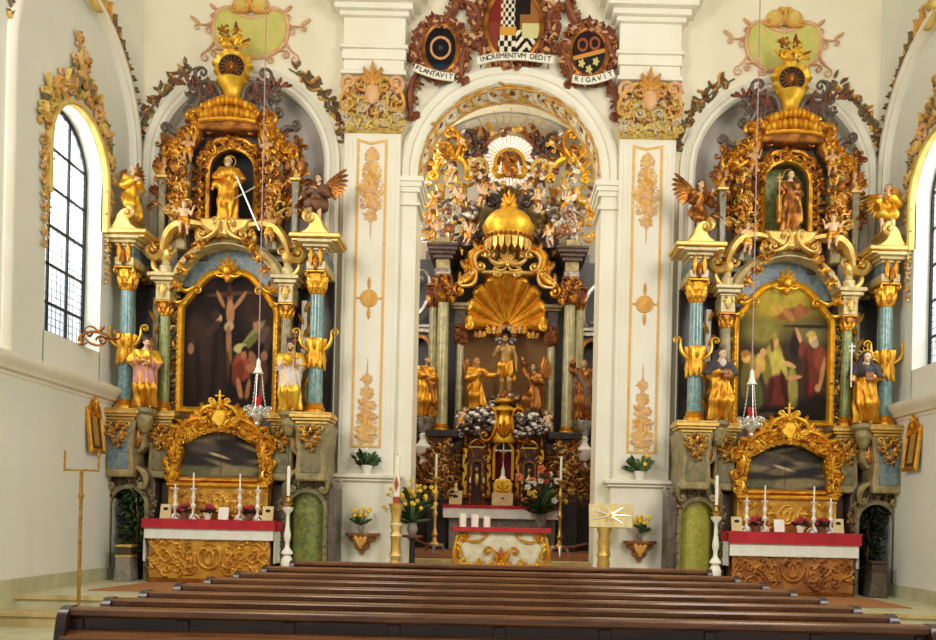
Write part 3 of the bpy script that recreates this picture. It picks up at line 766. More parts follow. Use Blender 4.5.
# pilasters with pedestal and entablature block
PX = 2.27
for i, s in ((10, -1), (11, 1)):
    a = MB('plaster'); cx = s*PX
    a.box(cx-.47, cx+.47, -.16, .02, 2.1, 7.75, .015); a.box(cx-.40, cx+.40, -.10, .02, 7.72, 8.75)
    for x in (cx-.36, cx+.36): a.box(x-.035, x+.035, -.175, -.15, 2.3, 7.7)
    a.box(cx-.50, cx+.54, -.26, .02, PLAT, 2.02, .015)
    if s < 0: pass
    for z0, z1, g in ((2.0, 2.05, .03), (2.05, 2.12, .07), (PLAT, PLAT+.3, .04)): a.box(cx-.54-g, cx+.54+g, -.28-g, .02, z0, z1, .012)
    for z0, z1, g in ((8.68, 8.75, .04), (8.75, 8.93, .0), (8.93, 9.10, .025), (9.10, 9.16, .06), (9.16, 9.62, .01), (9.62, 9.70, .07), (9.70, 9.80, .14), (9.80, 9.98, .24), (9.98, 10.12, .34), (10.12, 10.3, .4)):
        a.box(cx-.5-g, cx+.5+g, -.2-g, .02, z0, z1, .01)
    struct('trim_%d' % i, a)
    side = 'left' if s < 0 else 'right'
    # painted panel: ochre border lines and grotesque motifs
    pn = thing('painted_panel', 'ochre line border and candelabra ornament on the %s pilaster' % side, 'ornament', (cx, -.165, 2.5))
    b = MB('painted_ochre'); x0, x1, z0, z1 = cx-.23, cx+.23, 2.58, 7.62
    b.sweep([(x0, z0), (x1, z0), (x1, z1), (x0+.2, z1-.05), (x0, z1)], [(-.025, .01), (-.02, -.012), (.02, -.012), (.025, .01)], True, -.16); part(pn, 'border', b)
    def motif(z, h, n, up=1):
        q = MB('stucco_pink', 'painted_ochre', 'stucco_gold')
        for k in range(n):
            zz = z+up*(h*k/n+.06); r = .32*(1-.70*k/n) if up > 0 else (.2, .27, .34, .30, .17)[k]
            q.rocaille(cx, -.15, zz, r, PI/2*up, 20+k, (0, 1, 1, 2)); q.cur = k % 2; q.ell((cx, -.165, zz), (r*.34, .02, h/n*.55), 10, 6)
            for d in (-1, 1): q.curl(cx+d*r*.5, -.160, zz, r*.2, PI/2, 1.2, .014, d, 12)
        q.tube([(cx, -.17, z+up*h*.9), (cx, -.17, z+up*(h+.18))], [.018, .006], 6); return q.xf(Matrix.Translation((0, -.165, 0)) @ Matrix.Diagonal((1, .35, 1, 1)) @ Matrix.Translation((0, .165, 0)))
    part(pn, 'upper_motif', motif(7.45, 1.25, 5, -1)); part(pn, 'lower_motif', motif(2.70, 1.15, 5))
    q = MB('stucco_gold'); q.lathe([(.0, -.03), (.04, -.028), (.06, -.02), (.12, -.022), (.145, -.012), (.145, .02)], n=24); q.xf(T(cx, -.165, 5.02, 0, 1, PI/2) @ Matrix.Scale(-1, 4, (0, 0, 1)))
    for k in range(8): q.leaf(cx, -.175, 5.02, k*PI/4, .13, .07, .1)
    for d in (-1, 1): q.leaf(cx, -.17, 5.02+d*.14, d*PI/2, .2, .07, .1); q.leaf(cx+d*.14, -.17, 5.02, 0 if d > 0 else PI, .08, .04, .1)
    part(pn, 'medallion', q)
    # capital
    k = thing('pilaster_capital', 'gilded stucco capital with cartouche topping the %s pilaster' % side, 'capital', (cx, -.16, 7.72))
    q = MB('stucco_yellow'); q.prism([(cx-.45, 7.74), (cx+.45, 7.74), (cx+.47, 8.1), (cx+.5, 8.6), (cx-.5, 8.6), (cx-.47, 8.1)], -.22, .0, .04); part(k, 'bell', q)
    q = MB('stucco_gold', 'stucco_pink', 'stucco_brown', 'stucco_pale', 'stucco_yellow'); r = random.Random(31+i)
    for j in range(6):
        for l in range(4):
            q.rocaille(cx-.42+.168*j+.02*r.random(), -.23, 7.84+.2*l, .2, PI/2+r.uniform(-.6, .6), 100*l+j+i, (0, 4, 3, 1, 4, 2) if l else (4, 4, 3))
    for d in (-1, 1):
        q.cur = 1; q.curl(cx+d*.38, -.28, 8.5, .14, -PI/2, 1.4, .04, d, 24); q.cur = 2; q.curl(cx+d*.2, -.26, 8.42, .09, PI/2, 1.2, .026, -d)
        q.cur = 0; q.cscroll((cx+d*.1, 8.62), (cx+d*.52, 8.2), d*.1, -.26, .035, 1, 1)
        q.cur = 3; q.curl(cx+d*.42, -.27, 7.95, .08, 0, 1.2, .026, d); q.curl(cx+d*.15, -.28, 8.1, .08, PI, 1.2, .026, -d)
    part(k, 'acanthus', q)
    q = MB('stucco_gold', 'stucco_pink'); q.spray(cx, -.27, 8.5, .34, PI/2, 4); q.cur = 1; q.ell((cx, -.28, 8.33), (.12, .07, .17)); part(k, 'crest', q)
# gold relief along the chancel arch soffit
st = thing('soffit_stucco', 'gold and white leaf stucco under the chancel arch', 'stucco', (0, .35, CZ+CR))
q = MB('stucco_yellow'); vs = []; fs = []
for i in range(41):
    a = .06+(PI-.12)*i/40
    for y in (.08, .62): vs.append(((CR-.012)*cos(a), y, CZ+(CR-.012)*sin(a)))
fs = [(2*i, 2*i+1, 2*i+3, 2*i+2) for i in range(40)]
q = MB('plaster', 'stucco_gold', 'stucco_yellow', 'stucco_brown')
for i in range(17):     # white cells and gilt leaves
    a = .12+(PI-.24)*i/16; M = Matrix.Translation(((CR-.004)*cos(a), 0, CZ+(CR-.004)*sin(a))) @ Matrix.Rotation(PI/2-a, 4, 'Y') @ Matrix.Rotation(-PI/2, 4, 'X') @ Matrix.Diagonal((1, -.4, 1, 1))
    e = MB('plaster', 'stucco_gold', 'stucco_yellow', 'stucco_brown')
    e.cur = (0, 2, 1)[i % 3]; e.cscroll((-.1, .1), (.12, .6), .12, 0, .03)
    for kk in range(5): e.cur = (1, 3, 2, 1, 0)[(kk+i) % 5]; e.leaf(-.1+.05*kk, .0, .1+.1*kk, (i*1.3+kk*2.2) % 6.28, .2, .1, .15)
    e.cur = 3; e.ell((0, -.02, .33), (.035, .03, .035), 6, 4); e.ell((.06, -.02, .15), (.025, .025, .03), 6, 4)
    q.add(e, M)
part(st, 'leaf_work', q)
for i in range(2):
    yy = (.1, .6)[i]
    q = MB('stucco_gold'); q.tube([((CR-.015)*cos(a), yy, CZ+(CR-.015)*sin(a)) for a in np.linspace(.03, PI-.03, 50)], .022, 6); part(st, 'rib', q)
# entablature stub above: high vault line of the nave
m = MB('plaster_warm'); m.box(-HW-.5, HW+.5, -6, .7, TOP, TOP+.2); struct('ceiling', m)

# daylight of the side and chancel windows; added fill lamps high in the nave
for s_ in (-1, 1):
    area('side_window_light', (s_*(HW+1.1), -2.3, 6.3), (s_*2.0, -.6, 4.6), 1.6, 3.2, L_WIN)
for s_, pw in ((-1, L_NAVE), (1, L_NAVE)):
    area('nave_fill_light', (s_*5.6, -9.5, 7.5), (-s_*1.5, 0, 4.5), 3, 4, pw)  # added fill lamp, unseen, with no window behind it
area('chancel_window_light', (-3.1, 2.6, 7.6), (1.2, 5.4, 7.6), 1.6, 4.5, L_CHL)
area('chancel_window_light', (3.1, 2.6, 7.6), (-1.2, 5.6, 6.5), 1.6, 4.5, L_CHR)
area('apse_window_light', (-2.6, 5.6, 9.0), (2.2, 6.2, 8.5), .8, 3, L_APSE)
# ------------------------------------------------------------------ the two side altars
def painter(base, blobs):
    """canvas picture from soft coloured patches (cx, cy, rx, ry, tilt, colour, edge)"""
    def f(u, v):
        col = np.zeros((*u.shape, 3))+np.array(base, float)
        n = np.sin(u*37+v*11)*np.sin(v*29-u*17)*.5+np.sin(u*71+4*np.sin(v*23))*.25
        for cx, cy, rx, ry, t, c, e in blobs:
            du, dv = u-cx, v-cy; a = du*cos(t)+dv*sin(t); b = -du*sin(t)+dv*cos(t)
            d = np.sqrt((a/rx)**2+(b/ry)**2)+.06*n
            k = np.clip((1-d)/e+.5, 0, 1)[..., None]
            col = col*(1-k)+np.array(c, float)*k
        return col*(1+.10*n[..., None])
    return f
PIC_L = painter((26, 17, 15), [(.5, .9, .5, .2, 0, (33, 22, 18), .8), (.82, .72, .2, .2, 0, (52, 34, 26), .7), (.28, .3, .21, .40, .12, (44, 29, 22), .35), (.22, .5, .11, .2, .5, (52, 35, 26), .35), (.36, .36, .03, .34, -.05, (30, 20, 17), .5), (.2, .26, .03, .25, .1, (32, 22, 18), .4),
    (.5, .60, .03, .37, 0, (70, 44, 28), .2), (.51, .83, .25, .016, .06, (78, 50, 32), .2), (.5, .94, .03, .03, 0, (90, 56, 36), .3),
    (.41, .79, .018, .075, .62, (152, 104, 68), .25), (.60, .78, .018, .10, -.8, (152, 104, 68), .25), (.505, .80, .03, .034, 0, (112, 70, 46), .25), (.49, .83, .03, .02, .2, (60, 36, 24), .3), (.51, .70, .042, .09, .04, (160, 112, 72), .25), (.50, .60, .05, .035, .2, (168, 138, 98), .3), (.5, .51, .026, .10, .03, (140, 96, 62), .25), (.52, .41, .018, .07, 0, (120, 80, 52), .3),
    (.395, .655, .034, .032, -.3, (184, 136, 96), .2), (.36, .68, .045, .035, .4, (54, 34, 26), .25), (.33, .58, .1, .03, .6, (60, 40, 30), .3), (.12, .44, .03, .04, 0, (140, 96, 70), .3),
    (.73, .53, .17, .035, .72, (126, 118, 62), .3), (.70, .48, .15, .03, .62, (96, 92, 50), .3), (.62, .45, .07, .035, .1, (168, 156, 96), .25), (.86, .55, .07, .05, .8, (86, 62, 54), .3), (.78, .62, .04, .04, 0, (150, 104, 74), .25), (.76, .66, .05, .025, .2, (66, 42, 30), .3), (.9, .5, .03, .12, -.4, (64, 46, 40), .4),
    (.64, .32, .10, .10, .2, (134, 60, 38), .3), (.6, .27, .06, .09, -.3, (106, 44, 30), .3), (.67, .42, .042, .045, 0, (46, 26, 18), .2), (.655, .40, .03, .03, 0, (150, 100, 70), .3), (.75, .37, .035, .07, .5, (136, 88, 58), .25), (.73, .31, .05, .03, -.3, (150, 98, 66), .25), (.84, .3, .06, .11, .2, (84, 48, 36), .3), (.86, .40, .035, .035, 0, (140, 96, 70), .25), (.62, .16, .025, .09, .3, (162, 106, 70), .25), (.70, .15, .022, .09, -.2, (150, 96, 64), .25), (.84, .16, .025, .1, -.1, (124, 80, 56), .3), (.5, .05, .45, .05, 0, (34, 22, 18), .5), (.3, .06, .1, .02, .1, (66, 46, 34), .5)])
PIC_R = painter((58, 46, 30), [(.45, .86, .42, .16, 0, (166, 140, 48), .9), (.5, .93, .25, .05, 0, (186, 164, 66), .7), (.6, .78, .17, .04, .2, (128, 76, 40), .4), (.55, .77, .07, .03, -.6, (164, 106, 60), .25), (.66, .80, .05, .05, .4, (150, 92, 54), .3), (.42, .80, .08, .035, .3, (176, 140, 56), .4), (.3, .64, .2, .09, 0, (126, 116, 50), .8), (.75, .64, .2, .08, 0, (104, 94, 54), .8), (.8, .69, .3, .012, .0, (50, 36, 28), .4), (.62, .55, .05, .1, 0, (40, 30, 24), .6),
    (.40, .45, .10, .12, -.3, (160, 144, 60), .25), (.46, .40, .08, .13, .5, (184, 164, 74), .25), (.34, .38, .05, .12, .2, (120, 106, 46), .3), (.42, .575, .036, .04, 0, (196, 146, 90), .2), (.40, .61, .045, .03, .3, (150, 124, 54), .25), (.39, .55, .02, .05, .2, (96, 72, 38), .3), (.57, .42, .07, .018, -.3, (198, 150, 92), .2), (.46, .23, .12, .12, .2, (96, 40, 30), .25), (.52, .26, .03, .12, .3, (60, 26, 22), .3), (.61, .25, .05, .16, .1, (146, 130, 62), .25), (.38, .2, .03, .12, -.2, (70, 30, 26), .3),
    (.19, .36, .07, .14, .1, (150, 130, 56), .25), (.13, .30, .05, .14, 0, (104, 92, 44), .3), (.13, .46, .042, .035, 0, (210, 158, 84), .2), (.12, .49, .045, .025, .2, (160, 110, 40), .25), (.28, .43, .045, .07, .4, (198, 158, 76), .25), (.3, .5, .03, .032, 0, (204, 152, 92), .2), (.25, .36, .03, .06, -.5, (190, 140, 80), .25), (.24, .2, .07, .12, .1, (84, 88, 46), .3), (.17, .14, .08, .06, 0, (60, 56, 36), .4),
    (.80, .38, .10, .18, .1, (100, 44, 30), .25), (.88, .46, .07, .1, .2, (124, 60, 36), .25), (.74, .34, .03, .16, .05, (70, 30, 24), .3), (.80, .6, .042, .045, 0, (204, 164, 104), .2), (.78, .635, .05, .025, .1, (180, 148, 70), .25), (.82, .57, .04, .03, 0, (170, 150, 110), .3), (.66, .62, .018, .07, .5, (196, 140, 92), .2), (.69, .53, .03, .06, -.2, (120, 52, 34), .3), (.9, .36, .022, .12, -.2, (178, 120, 76), .25), (.86, .26, .03, .03, 0, (186, 130, 84), .25), (.79, .2, .018, .12, 0, (134, 34, 26), .3), (.62, .33, .08, .015, .1, (188, 132, 86), .25),
    (.5, .03, .6, .09, 0, (22, 17, 15), .5), (.85, .12, .2, .09, 0, (32, 24, 20), .6), (.3, .06, .15, .02, .1, (70, 54, 38), .5)])
def landscape(seed):
    r = random.Random(seed)
    return painter((50, 44, 40), [(r.random(), r.random(), .12+.2*r.random(), .03+.06*r.random(), r.uniform(-.5, .5), r.choice([(110, 96, 76), (58, 52, 48), (130, 112, 84), (90, 92, 72), (50, 44, 44)]), .7) for k in range(26)]
                   + [(.62, .22, .34, .09, .08, (128, 116, 84), .5), (.45, .5, .16, .02, -.45, (190, 170, 130), .5), (.3, .62, .18, .1, 0, (84, 74, 66), .6), (.2, .2, .2, .08, .1, (96, 96, 70), .6)])
def capital(m, x, y, z0, z1, r, mats=(0, 1)):
    h = z1-z0; m.cur = mats[0]
    m.lathe([(r*1.0, 0), (r*1.1, h*.04), (r*1.02, h*.08), (r*1.05, h*.3), (r*1.35, h*.85)], x, y, z0, 16)
    for row, (k, zz, L) in enumerate(((8, .06, .5), (8, .34, .5))):
        for i in range(k):
            a = 2*PI*(i+.5*row)/k; e = MB(*m.mats); e.cur = mats[row % 2]; e.leaf(0, 0, 0, PI/2, h*L, h*.36, .35)
            m.add(e, Matrix.Translation((x+r*1.0*sin(a), y-r*1.0*cos(a), z0+h*zz)) @ Matrix.Rotation(a, 4, 'Z'))
    for sx in (-1, 1):
        for sy in (-1, 1):
            e = MB(*m.mats); e.cur = mats[1]; e.curl(0, 0, 0, r*.42, PI/2, 1.2, r*.13, -1, 14)
            m.add(e, Matrix.Translation((x+sx*r*1.25, y+sy*r*1.25, z0+h*.78)) @ Matrix.Rotation(-sx*PI/4*(1 if sy < 0 else 3), 4, 'Z') @ Matrix.Scale(sx, 4, (1, 0, 0)))
    m.cur = mats[0]; w = r*1.55; m.box(x-w, x+w, y-w, y+w, z0+h*.88, z1, h*.04)
def column(root, x, y, z0, z1, zc, r, shaft, gold=('gold', 'gold_red'), name='column', label=None, base='gold'):
    m = MB(shaft); n = 14; hh = z1-z0-.16
    m.lathe([(r*(1.0-.14*(i/n)**1.6), z0+.14+hh*i/n) for i in range(n+1)], x, y, 0, 22)
    o = part(root, name, m, label)
    b = MB(base); b.lathe([(r*1.45, 0), (r*1.45, .05), (r*1.3, .06), (r*1.38, .085), (r*1.2, .1), (r*1.1, .115), (r*1.2, .135), (r*1.0, .16)], x, y, z0, 20); part(o, 'base', b)
    c = MB(*gold); capital(c, x, y, z1-.02, zc, r*.9); part(o, 'capital', c)
    return o
def mould(m, x, y, w, d, z, steps):
    for z0, z1, g in steps: m.box(x-w-g, x+w+g, y-d-g, y+d, z+z0, z+z1, .008)
def side_altar(s):
    nm = 'left' if s < 0 else 'right'
    cx = s*AX; X = lambda xo: cx+s*xo
    R = thing('side_altar', 'tall gilded marble %s side altar framing a %s painting' % (nm, 'dark crucifixion' if s < 0 else 'golden holy family'), 'altar', (cx, -.5, PLAT))
    # --- base with arched bays
    m = MB('marble_umber'); m.box(cx-.98, cx+.98, -.56, -.02, PLAT, 1.9); m.box(cx-1.78, cx+1.78, -.30, -.02, PLAT, 1.98); part(R, 'base_wall', m)
    for d in (1, -1):          # d=1 outward bay (plant recess), -1 inward bay (green marble)
        xm = 1.40
        m = MB('marble_olive' if d < 0 else 'marble_umber'); a, b = 1.0, 1.80
        hole = [(xm+.30, PLAT)]+arc(xm, 1.52, .30, 0, PI, 18)+[(xm-.30, PLAT)]
        outl = [(X(d*x), z) for x, z in [(b, PLAT), (b, 1.9)]+arc(xm, 1.86, .36, .35, PI-.35, 8)+[(a, 1.9), (a, PLAT)]+hole[::-1]]
        m.prism(outl, -.80, -.32, .015); bay = part(R, 'bay', m)
        m = MB('marble_olive'); m.sweep([(X(d*x), z) for x, z in hole], [(-.035, .02), (-.035, -.035), (.03, -.035), (.03, .02)], False, -.80); part(bay, 'arch_moulding', m)
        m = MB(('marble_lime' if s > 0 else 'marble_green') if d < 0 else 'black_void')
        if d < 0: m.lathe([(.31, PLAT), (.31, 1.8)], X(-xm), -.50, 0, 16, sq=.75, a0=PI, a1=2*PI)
        else: m.box(*sorted((X(xm-.31), X(xm+.31))), -.36, -.33, PLAT, 1.84)  # near-black panel puts the shade of the opening into its colour
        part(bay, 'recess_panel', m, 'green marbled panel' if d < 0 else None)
        m = MB('marble_violet', 'stone'); m.box(*sorted((X(d*1.74), X(d*1.88))), -.86, -.4, PLAT, 1.86, .02); m.cur = 1
        m.curl(X(d*1.86), -.8, 1.93, .09, -PI/2, 1.2, .035, 1 if d*s > 0 else -1); part(bay, 'corner_post', m)
        m = MB('marble_sand')   # swagged scrolls over the bay
        for q in (1.12, 1.72): m.cscroll((X(d*q), 1.83), (X(d*(1.42+(.1 if q > 1.4 else -.12))), 2.12), (-.09 if (q > 1.4) == (d*s > 0) else .09), -.86, .04, 1, 1, .18)
        part(bay, 'scrolls', m)
        m = MB('marble_sand', 'marble_violet', 'gold_red')
        for k in range(9): a = .1+(PI-.2)*k/8; m.rocaille(X(d*(xm+.39*cos(a))), -.80, 1.52+.38*sin(a), .13, a, 540+k, (0, 1, 1, 2))
        for k in range(7):
            for q in (-1, 1): m.rocaille(X(d*(xm+q*.36)), -.80, .5+.15*k, .11, PI/2, 560+k, (1, 1, 0))
        part(bay, 'bay_carving', m)
    # --- pedestals
    for d in (-1, 1):
        for xo, yf, w, dp, deep, mt in ((1.49, -.82, .25, .20, .5, 'marble_blue' if d > 0 else 'marble_olive'), (.97, -.58, .19, .15, .4, 'marble_olive')):
            m = MB('marble_sand', mt)
            x = X(d*xo); pr = [(-w*.9, 1.96), (w*.9, 1.96), (w*.95, 2.1), (w*.86, 2.4), (w*.98, 2.72), (w*1.1, 2.84), (-w*1.1, 2.84), (-w*.98, 2.72), (-w*.86, 2.4), (-w*.95, 2.1)]
            m.prism([(x+q, z) for q, z in pr], yf-dp, -.25, .02); m.cur = 1
            m.prism([(x+q*.68, 2.4+(z-2.4)*.72) for q, z in pr], yf-dp-.012, yf-dp+.02, .006)
            o = part(R, 'pedestal', m)
            m = MB('gold_pale'); mould(m, x, yf, w, dp, 2.84, ((0, .05, .0), (.05, .09, .05), (.09, .15, .08), (.15, .18, .06))); part(o, 'cornice', m)
            m = MB('gold_red', 'gold_pale', 'gold'); 
            for k in range(7): m.rocaille(x+w*(.5-.065*k)*(-1)**k*(1 if k else 0), yf-dp-.015, 2.76-.052*k, .16-.010*k, -PI/2, k+3, (1, 1, 2, 0))
            m.cur = 1
            m.curl(x-w*.6, yf-dp-.03, 2.76, .06, 0, 1.2, .016, 1, 12); m.curl(x+w*.6, yf-dp-.03, 2.76, .06, PI, 1.2, .016, -1, 12); part(o, 'leaf_drop', m)
        # bracket carrying the saint, with its pendant shield
        m = MB('marble_sand', 'gold_red'); x = X(d*1.13)
        m.lathe([(.05, 2.66), (.10, 2.74), (.13, 2.86), (.12, 2.92), (.17, 2.97), (.17, 3.03)], x, -.92, 0, 16); o = part(R, 'statue_bracket', m)
        x = X(d*1.25); m = MB('marble_sand', 'gold_red'); m.prism([(x-.12, 2.76), (x-.12, 2.45), (x, 2.34), (x+.12, 2.45), (x+.12, 2.76)], -.86, -.60, .02); m.cur = 1; m.leaf(x, -.87, 2.72, -PI/2, .3, .15, .15)
        m.box(x-.15, x+.15, -.88, -.55, 2.75, 2.80, .01); part(o, 'pendant_shield', m)
    # --- main storey
    m = MB('marble_black', 'marble_violet'); m.box(cx-1.62, cx+1.62, -.2, -.02, 1.98, 5.3); m.box(cx-1.12, cx+1.12, -.36, -.2, 1.98, 5.15)  # black behind the outer columns: shadow put into the marble's colour
    m.cur = 1
    for d in (-1, 1): m.box(*sorted((X(d*.80), X(d*1.03))), -.46, -.36, 3.0, 5.1, .012)
    part(R, 'back_wall', m)
    m = MB('marble_dark'); m.box(cx-.83, cx+.83, -.56, -.36, 1.9, 3.02); part(R, 'predella', m)
    for d in (-1, 1):
        xo = 1.49; o = column(R, X(d*xo), -.80, 3.02, 4.9, 5.25, .115, 'marble_teal', ('gold', 'gold_yellow'), label='blue-green marbled outer column')
        m = MB('gold', 'gold_yellow')   # gilded basket with two hooked arms half way up the shaft
        m.lathe([(.12, 3.75), (.155, 3.86), (.13, 4.0), (.16, 4.12), (.125, 4.2)], X(d*xo), -.80, 0, 18, 6, .1)
        for i in range(9):
            a = 2*PI*i/9; e = MB('gold', 'gold_yellow'); e.cur = i % 2; e.leaf(0, 0, 0, -PI/2, .26, .11, .12); e.leaf(0, 0, .02, PI/2, .20, .10, .2)
            m.add(e, Matrix.Translation((X(d*xo)+.135*sin(a), -.8-.135*cos(a), 3.98)) @ Matrix.Rotation(a, 4, 'Z'))
        m.cur = 1
        for q in (-1, 1): m.cscroll((X(d*xo)+q*.1, 4.0), (X(d*xo)+q*.24, 4.28), q*-.06, -.84, .022, 1, -1, .22)
        part(o, 'gilt_basket', m)
        column(R, X(d*.97), -.60, 3.02, 4.56, 4.78, .092, 'marble_green' if d > 0 else 'marble_sand', ('gold', 'gold_red'), label='slender inner column')
        # entablature blocks
        x = X(d*xo); m = MB('marble_cream', 'marble_blue'); m.box(x-.15, x+.15, -.95, -.2, 5.25, 5.38, .01); m.cur = 1; m.box(x-.13, x+.13, -.93, -.2, 5.38, 5.55, .01); m.cur = 0
        mould(m, x, -.80, .15, .15, 5.55, ((0, .04, 0), (.04, .09, .05), (.09, .14, .12)))
        o = part(R, 'outer_entablature', m)
        m = MB('gold_pale')    # console swung up into a volute, on which an angel stands
        m.box(x-.36, x+.36, -1.06, -.45, 5.66, 5.70, .01); m.box(x-.40, x+.40, -1.10, -.45, 5.70, 5.78, .02)
        pr = spline([(-.36, 5.77), (-.22, 5.80), (-.13, 5.89), (-.08, 6.02), (.0, 6.10), (.09, 6.10), (.15, 6.02), (.10, 5.94), (.14, 5.86), (.24, 5.80), (.36, 5.77)], 4)
        m.prism([(x-s*d*q, z) for q, z in pr], -1.04, -.55, .015); m.curl(x-s*d*.09, -1.05, 6.03, .1, PI/2, 1.2, .04, 1 if s*d > 0 else -1, 18); part(o, 'volute_console', m)
        m = MB('gold', 'gold_red')
        for q in (-1, 1): m.leaf(x+q*.07, -.97, 5.3, PI/2, .3, .1, .15); m.curl(x+q*.08, -.97, 5.47, .05, PI/2, 1.1, .015, q, 10)
        m.cur = 1; m.leaf(x, -.98, 5.5, -PI/2, .26, .11, .2); part(o, 'gilt_scrolls', m)
        x = X(d*.97); m = MB('marble_cream', 'marble_cream'); m.cur = 1; m.box(x-.115, x+.115, -.72, -.2, 4.78, 5.06, .01); m.cur = 0
        mould(m, x, -.60, .13, .13, 5.04, ((0, .04, .0), (.04, .10, .05), (.10, .16, .09))); m.lathe([(.1, 5.2), (.1, 5.34), (.07, 5.36), (.06, 5.42)], x, -.62, 0, 12, sq=.9); o = part(R, 'inner_entablature', m)
        m = MB('gold_pale', 'gold_red'); m.leaf(x, -.73, 4.82, PI/2, .22, .13, .2); m.curl(x-.05, -.73, 4.98, .05, PI/2, 1.1, .016, -1, 10); m.curl(x+.05, -.73, 4.98, .05, PI/2, 1.1, .016, 1, 10); part(o, 'gilt_scrolls', m)
        m = MB('gold_pale'); m.lathe([(.03, 5.4), (.08, 5.44), (.11, 5.52), (.09, 5.6), (.05, 5.63), (.06, 5.67), (.02, 5.74)], x, -.62, 0, 14, 6, .06); m.curl(x-s*d*.08, -.66, 5.6, .09, 0, 1.2, .03, 1 if s*d > 0 else -1, 14); part(o, 'scroll_urn', m)
        # narrow gilded strip behind the columns
        m = MB('marble_sand', 'gold'); x = X(d*1.2); m.box(x-.05, x+.05, -.42, -.3, 3.02, 4.9, .01); m.cur = 1
        for k in range(9): m.leaf(x, -.43, 3.1+.2*k, PI/2+(.5 if k % 2 else -.5), .2, .09, .2)
        part(R, 'gilt_strip', m)
    # --- picture frame and painting
    half = spline([(-.79, 4.60), (-.775, 4.74), (-.66, 4.90), (-.52, 5.08), (-.34, 5.26), (-.14, 5.32), (0, 5.24)], 6)
    top = half+[(-x, z) for x, z in half[-2::-1]]
    path = [(cx+x, z) for x, z in [(-.79, 3.06)]+top+[(.79, 3.06)]]
    m = MB('gold_yellow'); m.sweep(path, [(-.075, .06), (-.075, -.03), (-.05, -.075), (-.02, -.055), (.01, -.09), (.04, -.06), (.05, .03)], True, -.44); fo = part(R, 'picture_frame', m)
    m = MB('gold_yellow', 'gold')
    m.spray(cx, -.56, 5.30, .26, PI/2, 1); m.cur = 1; m.leaf(cx, -.57, 5.33, -PI/2, .22, .16, .3); m.ell((cx, -.6, 5.3), (.07, .06, .09)); m.cur = 0
    for d in (-1, 1):
        m.cscroll((cx+d*.55, 5.05), (cx+d*.80, 5.10), -d*.1, -.52, .03, -1, -1, .3); m.cscroll((cx+d*.74, 4.82), (cx+d*.88, 4.86), -d*.05, -.52, .025, -1, -1, .3)
        for k in range(16): m.ell((cx+d*.795, -.53, 3.2+.088*k), (.016, .02, .03), 6, 4)
    part(fo, 'crest', m)
    tz = np.array([z for x, z in top]); tx = np.array([x for x, z in top])
    inside = lambda u, v: (3.06+2.3*v) < np.interp((u*2-1)*.80, tx, tz, left=0, right=0)+.02
    canvas_part(R, 'painting', cx-.8, cx+.8, 3.06, 5.36, -.45, PIC_L if s < 0 else PIC_R, 110, 160, inside, 'dark painting of a crucified figure with a kneeling monk' if s < 0 else 'golden painting of a seated family under a bright sky')
    m = MB('gold_red', 'gold_pale', 'marble_violet')
    for d in (-1, 1):
        for k in range(13): m.rocaille(X(d*(.91+.02*sin(k))), -.47, 3.12+.155*k, .17, PI/2+.5*sin(k*2), 500+k, (2, 2, 0, 1))
        for k in range(6): m.rocaille(X(d*(1.02+.09*k)), -.33, 5.22+.04*sin(k*2), .2, PI/2, 520+k, (0, 1, 2))
    part(R, 'side_carving', m)
    # --- gable over the frame
    m = MB('marble_blue', 'marble_cream'); m.prism([(cx+x, z) for x, z in arc(0, 4.9, .80, .22, PI-.22, 20)], -.40, -.3); m.cur = 1
    m.sweep([(cx+x, z) for x, z in arc(0, 4.86, .92, .30, PI-.30, 26)], [(-.09, .3), (-.09, -.1), (-.05, -.13), (-.03, -.2), (.03, -.22), (.07, -.3), (.09, -.3), (.1, .3)], False, -.42); g = part(R, 'gable', m)
    for d in (-1, 1):
        m = MB('gold_pale', 'gold'); m.cscroll((cx+d*.96, 5.2), (cx+d*1.15, 5.5), d*-.1, -.62, .04, -1, 1, .25); part(g, 'end_scroll', m)
        m = MB('gold', 'gold_red')
        for k in range(7): m.rocaille(cx+d*(.06+.115*k), -.72, 5.86-.024*k*k, .17, PI/2-d*.2*k, 460+k, (0, 0, 1))
        part(g, 'gilt_edge', m)
    # --- broken scroll pediment
    for d in (-1, 1):
        m = MB('gold_pale', 'gold')
        m.cscroll((X(d*1.0), 5.55), (X(d*.36), 5.98), (.2 if d*s > 0 else -.2)*-1, -.66, .075, -1, 1, .2, 18, 1.9)
        m.cur = 1; m.cscroll((X(d*.95), 5.62), (X(d*.40), 6.0), (.14 if d*s > 0 else -.14)*-1, -.72, .028, -1, 1, .18)
        m.cur = 0; m.cscroll((X(d*.30), 5.72), (X(d*.05), 5.98), (.07 if d*s > 0 else -.07), -.86, .03, 1, 1, .2)
        m.cscroll((X(d*.9), 6.3), (X(d*.72), 5.75), (.1 if d*s > 0 else -.1)*-1, -.6, .035, 1, 1, .15)
        part(R, 'pediment_scroll', m)
    # --- upper storey with the niche
    m = MB('marble_dark'); hole = [(cx+.38, 5.9)]+arc(cx, 6.95, .38, 0, PI, 16, .36)+[(cx-.38, 5.9)]
    m.prism([(cx+.86, 5.5), (cx+.86, 6.9), (cx+.62, 7.35), (cx+.3, 7.62), (cx-.3, 7.62), (cx-.62, 7.35), (cx-.86, 6.9), (cx-.86, 5.5), (cx-.38, 5.5)]+hole[::-1]+[(cx+.38, 5.5)], -.45, -.1, .01); u = part(R, 'upper_storey', m)
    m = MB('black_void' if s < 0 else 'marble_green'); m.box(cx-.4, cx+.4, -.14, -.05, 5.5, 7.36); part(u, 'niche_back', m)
    m = MB('gold'); m.sweep(hole, [(-.06, .05), (-.06, -.04), (-.02, -.07), (.03, -.04), (.03, .05)], False, -.45); nf = part(u, 'niche_frame', m)
    m = MB('gold_red', 'gold')
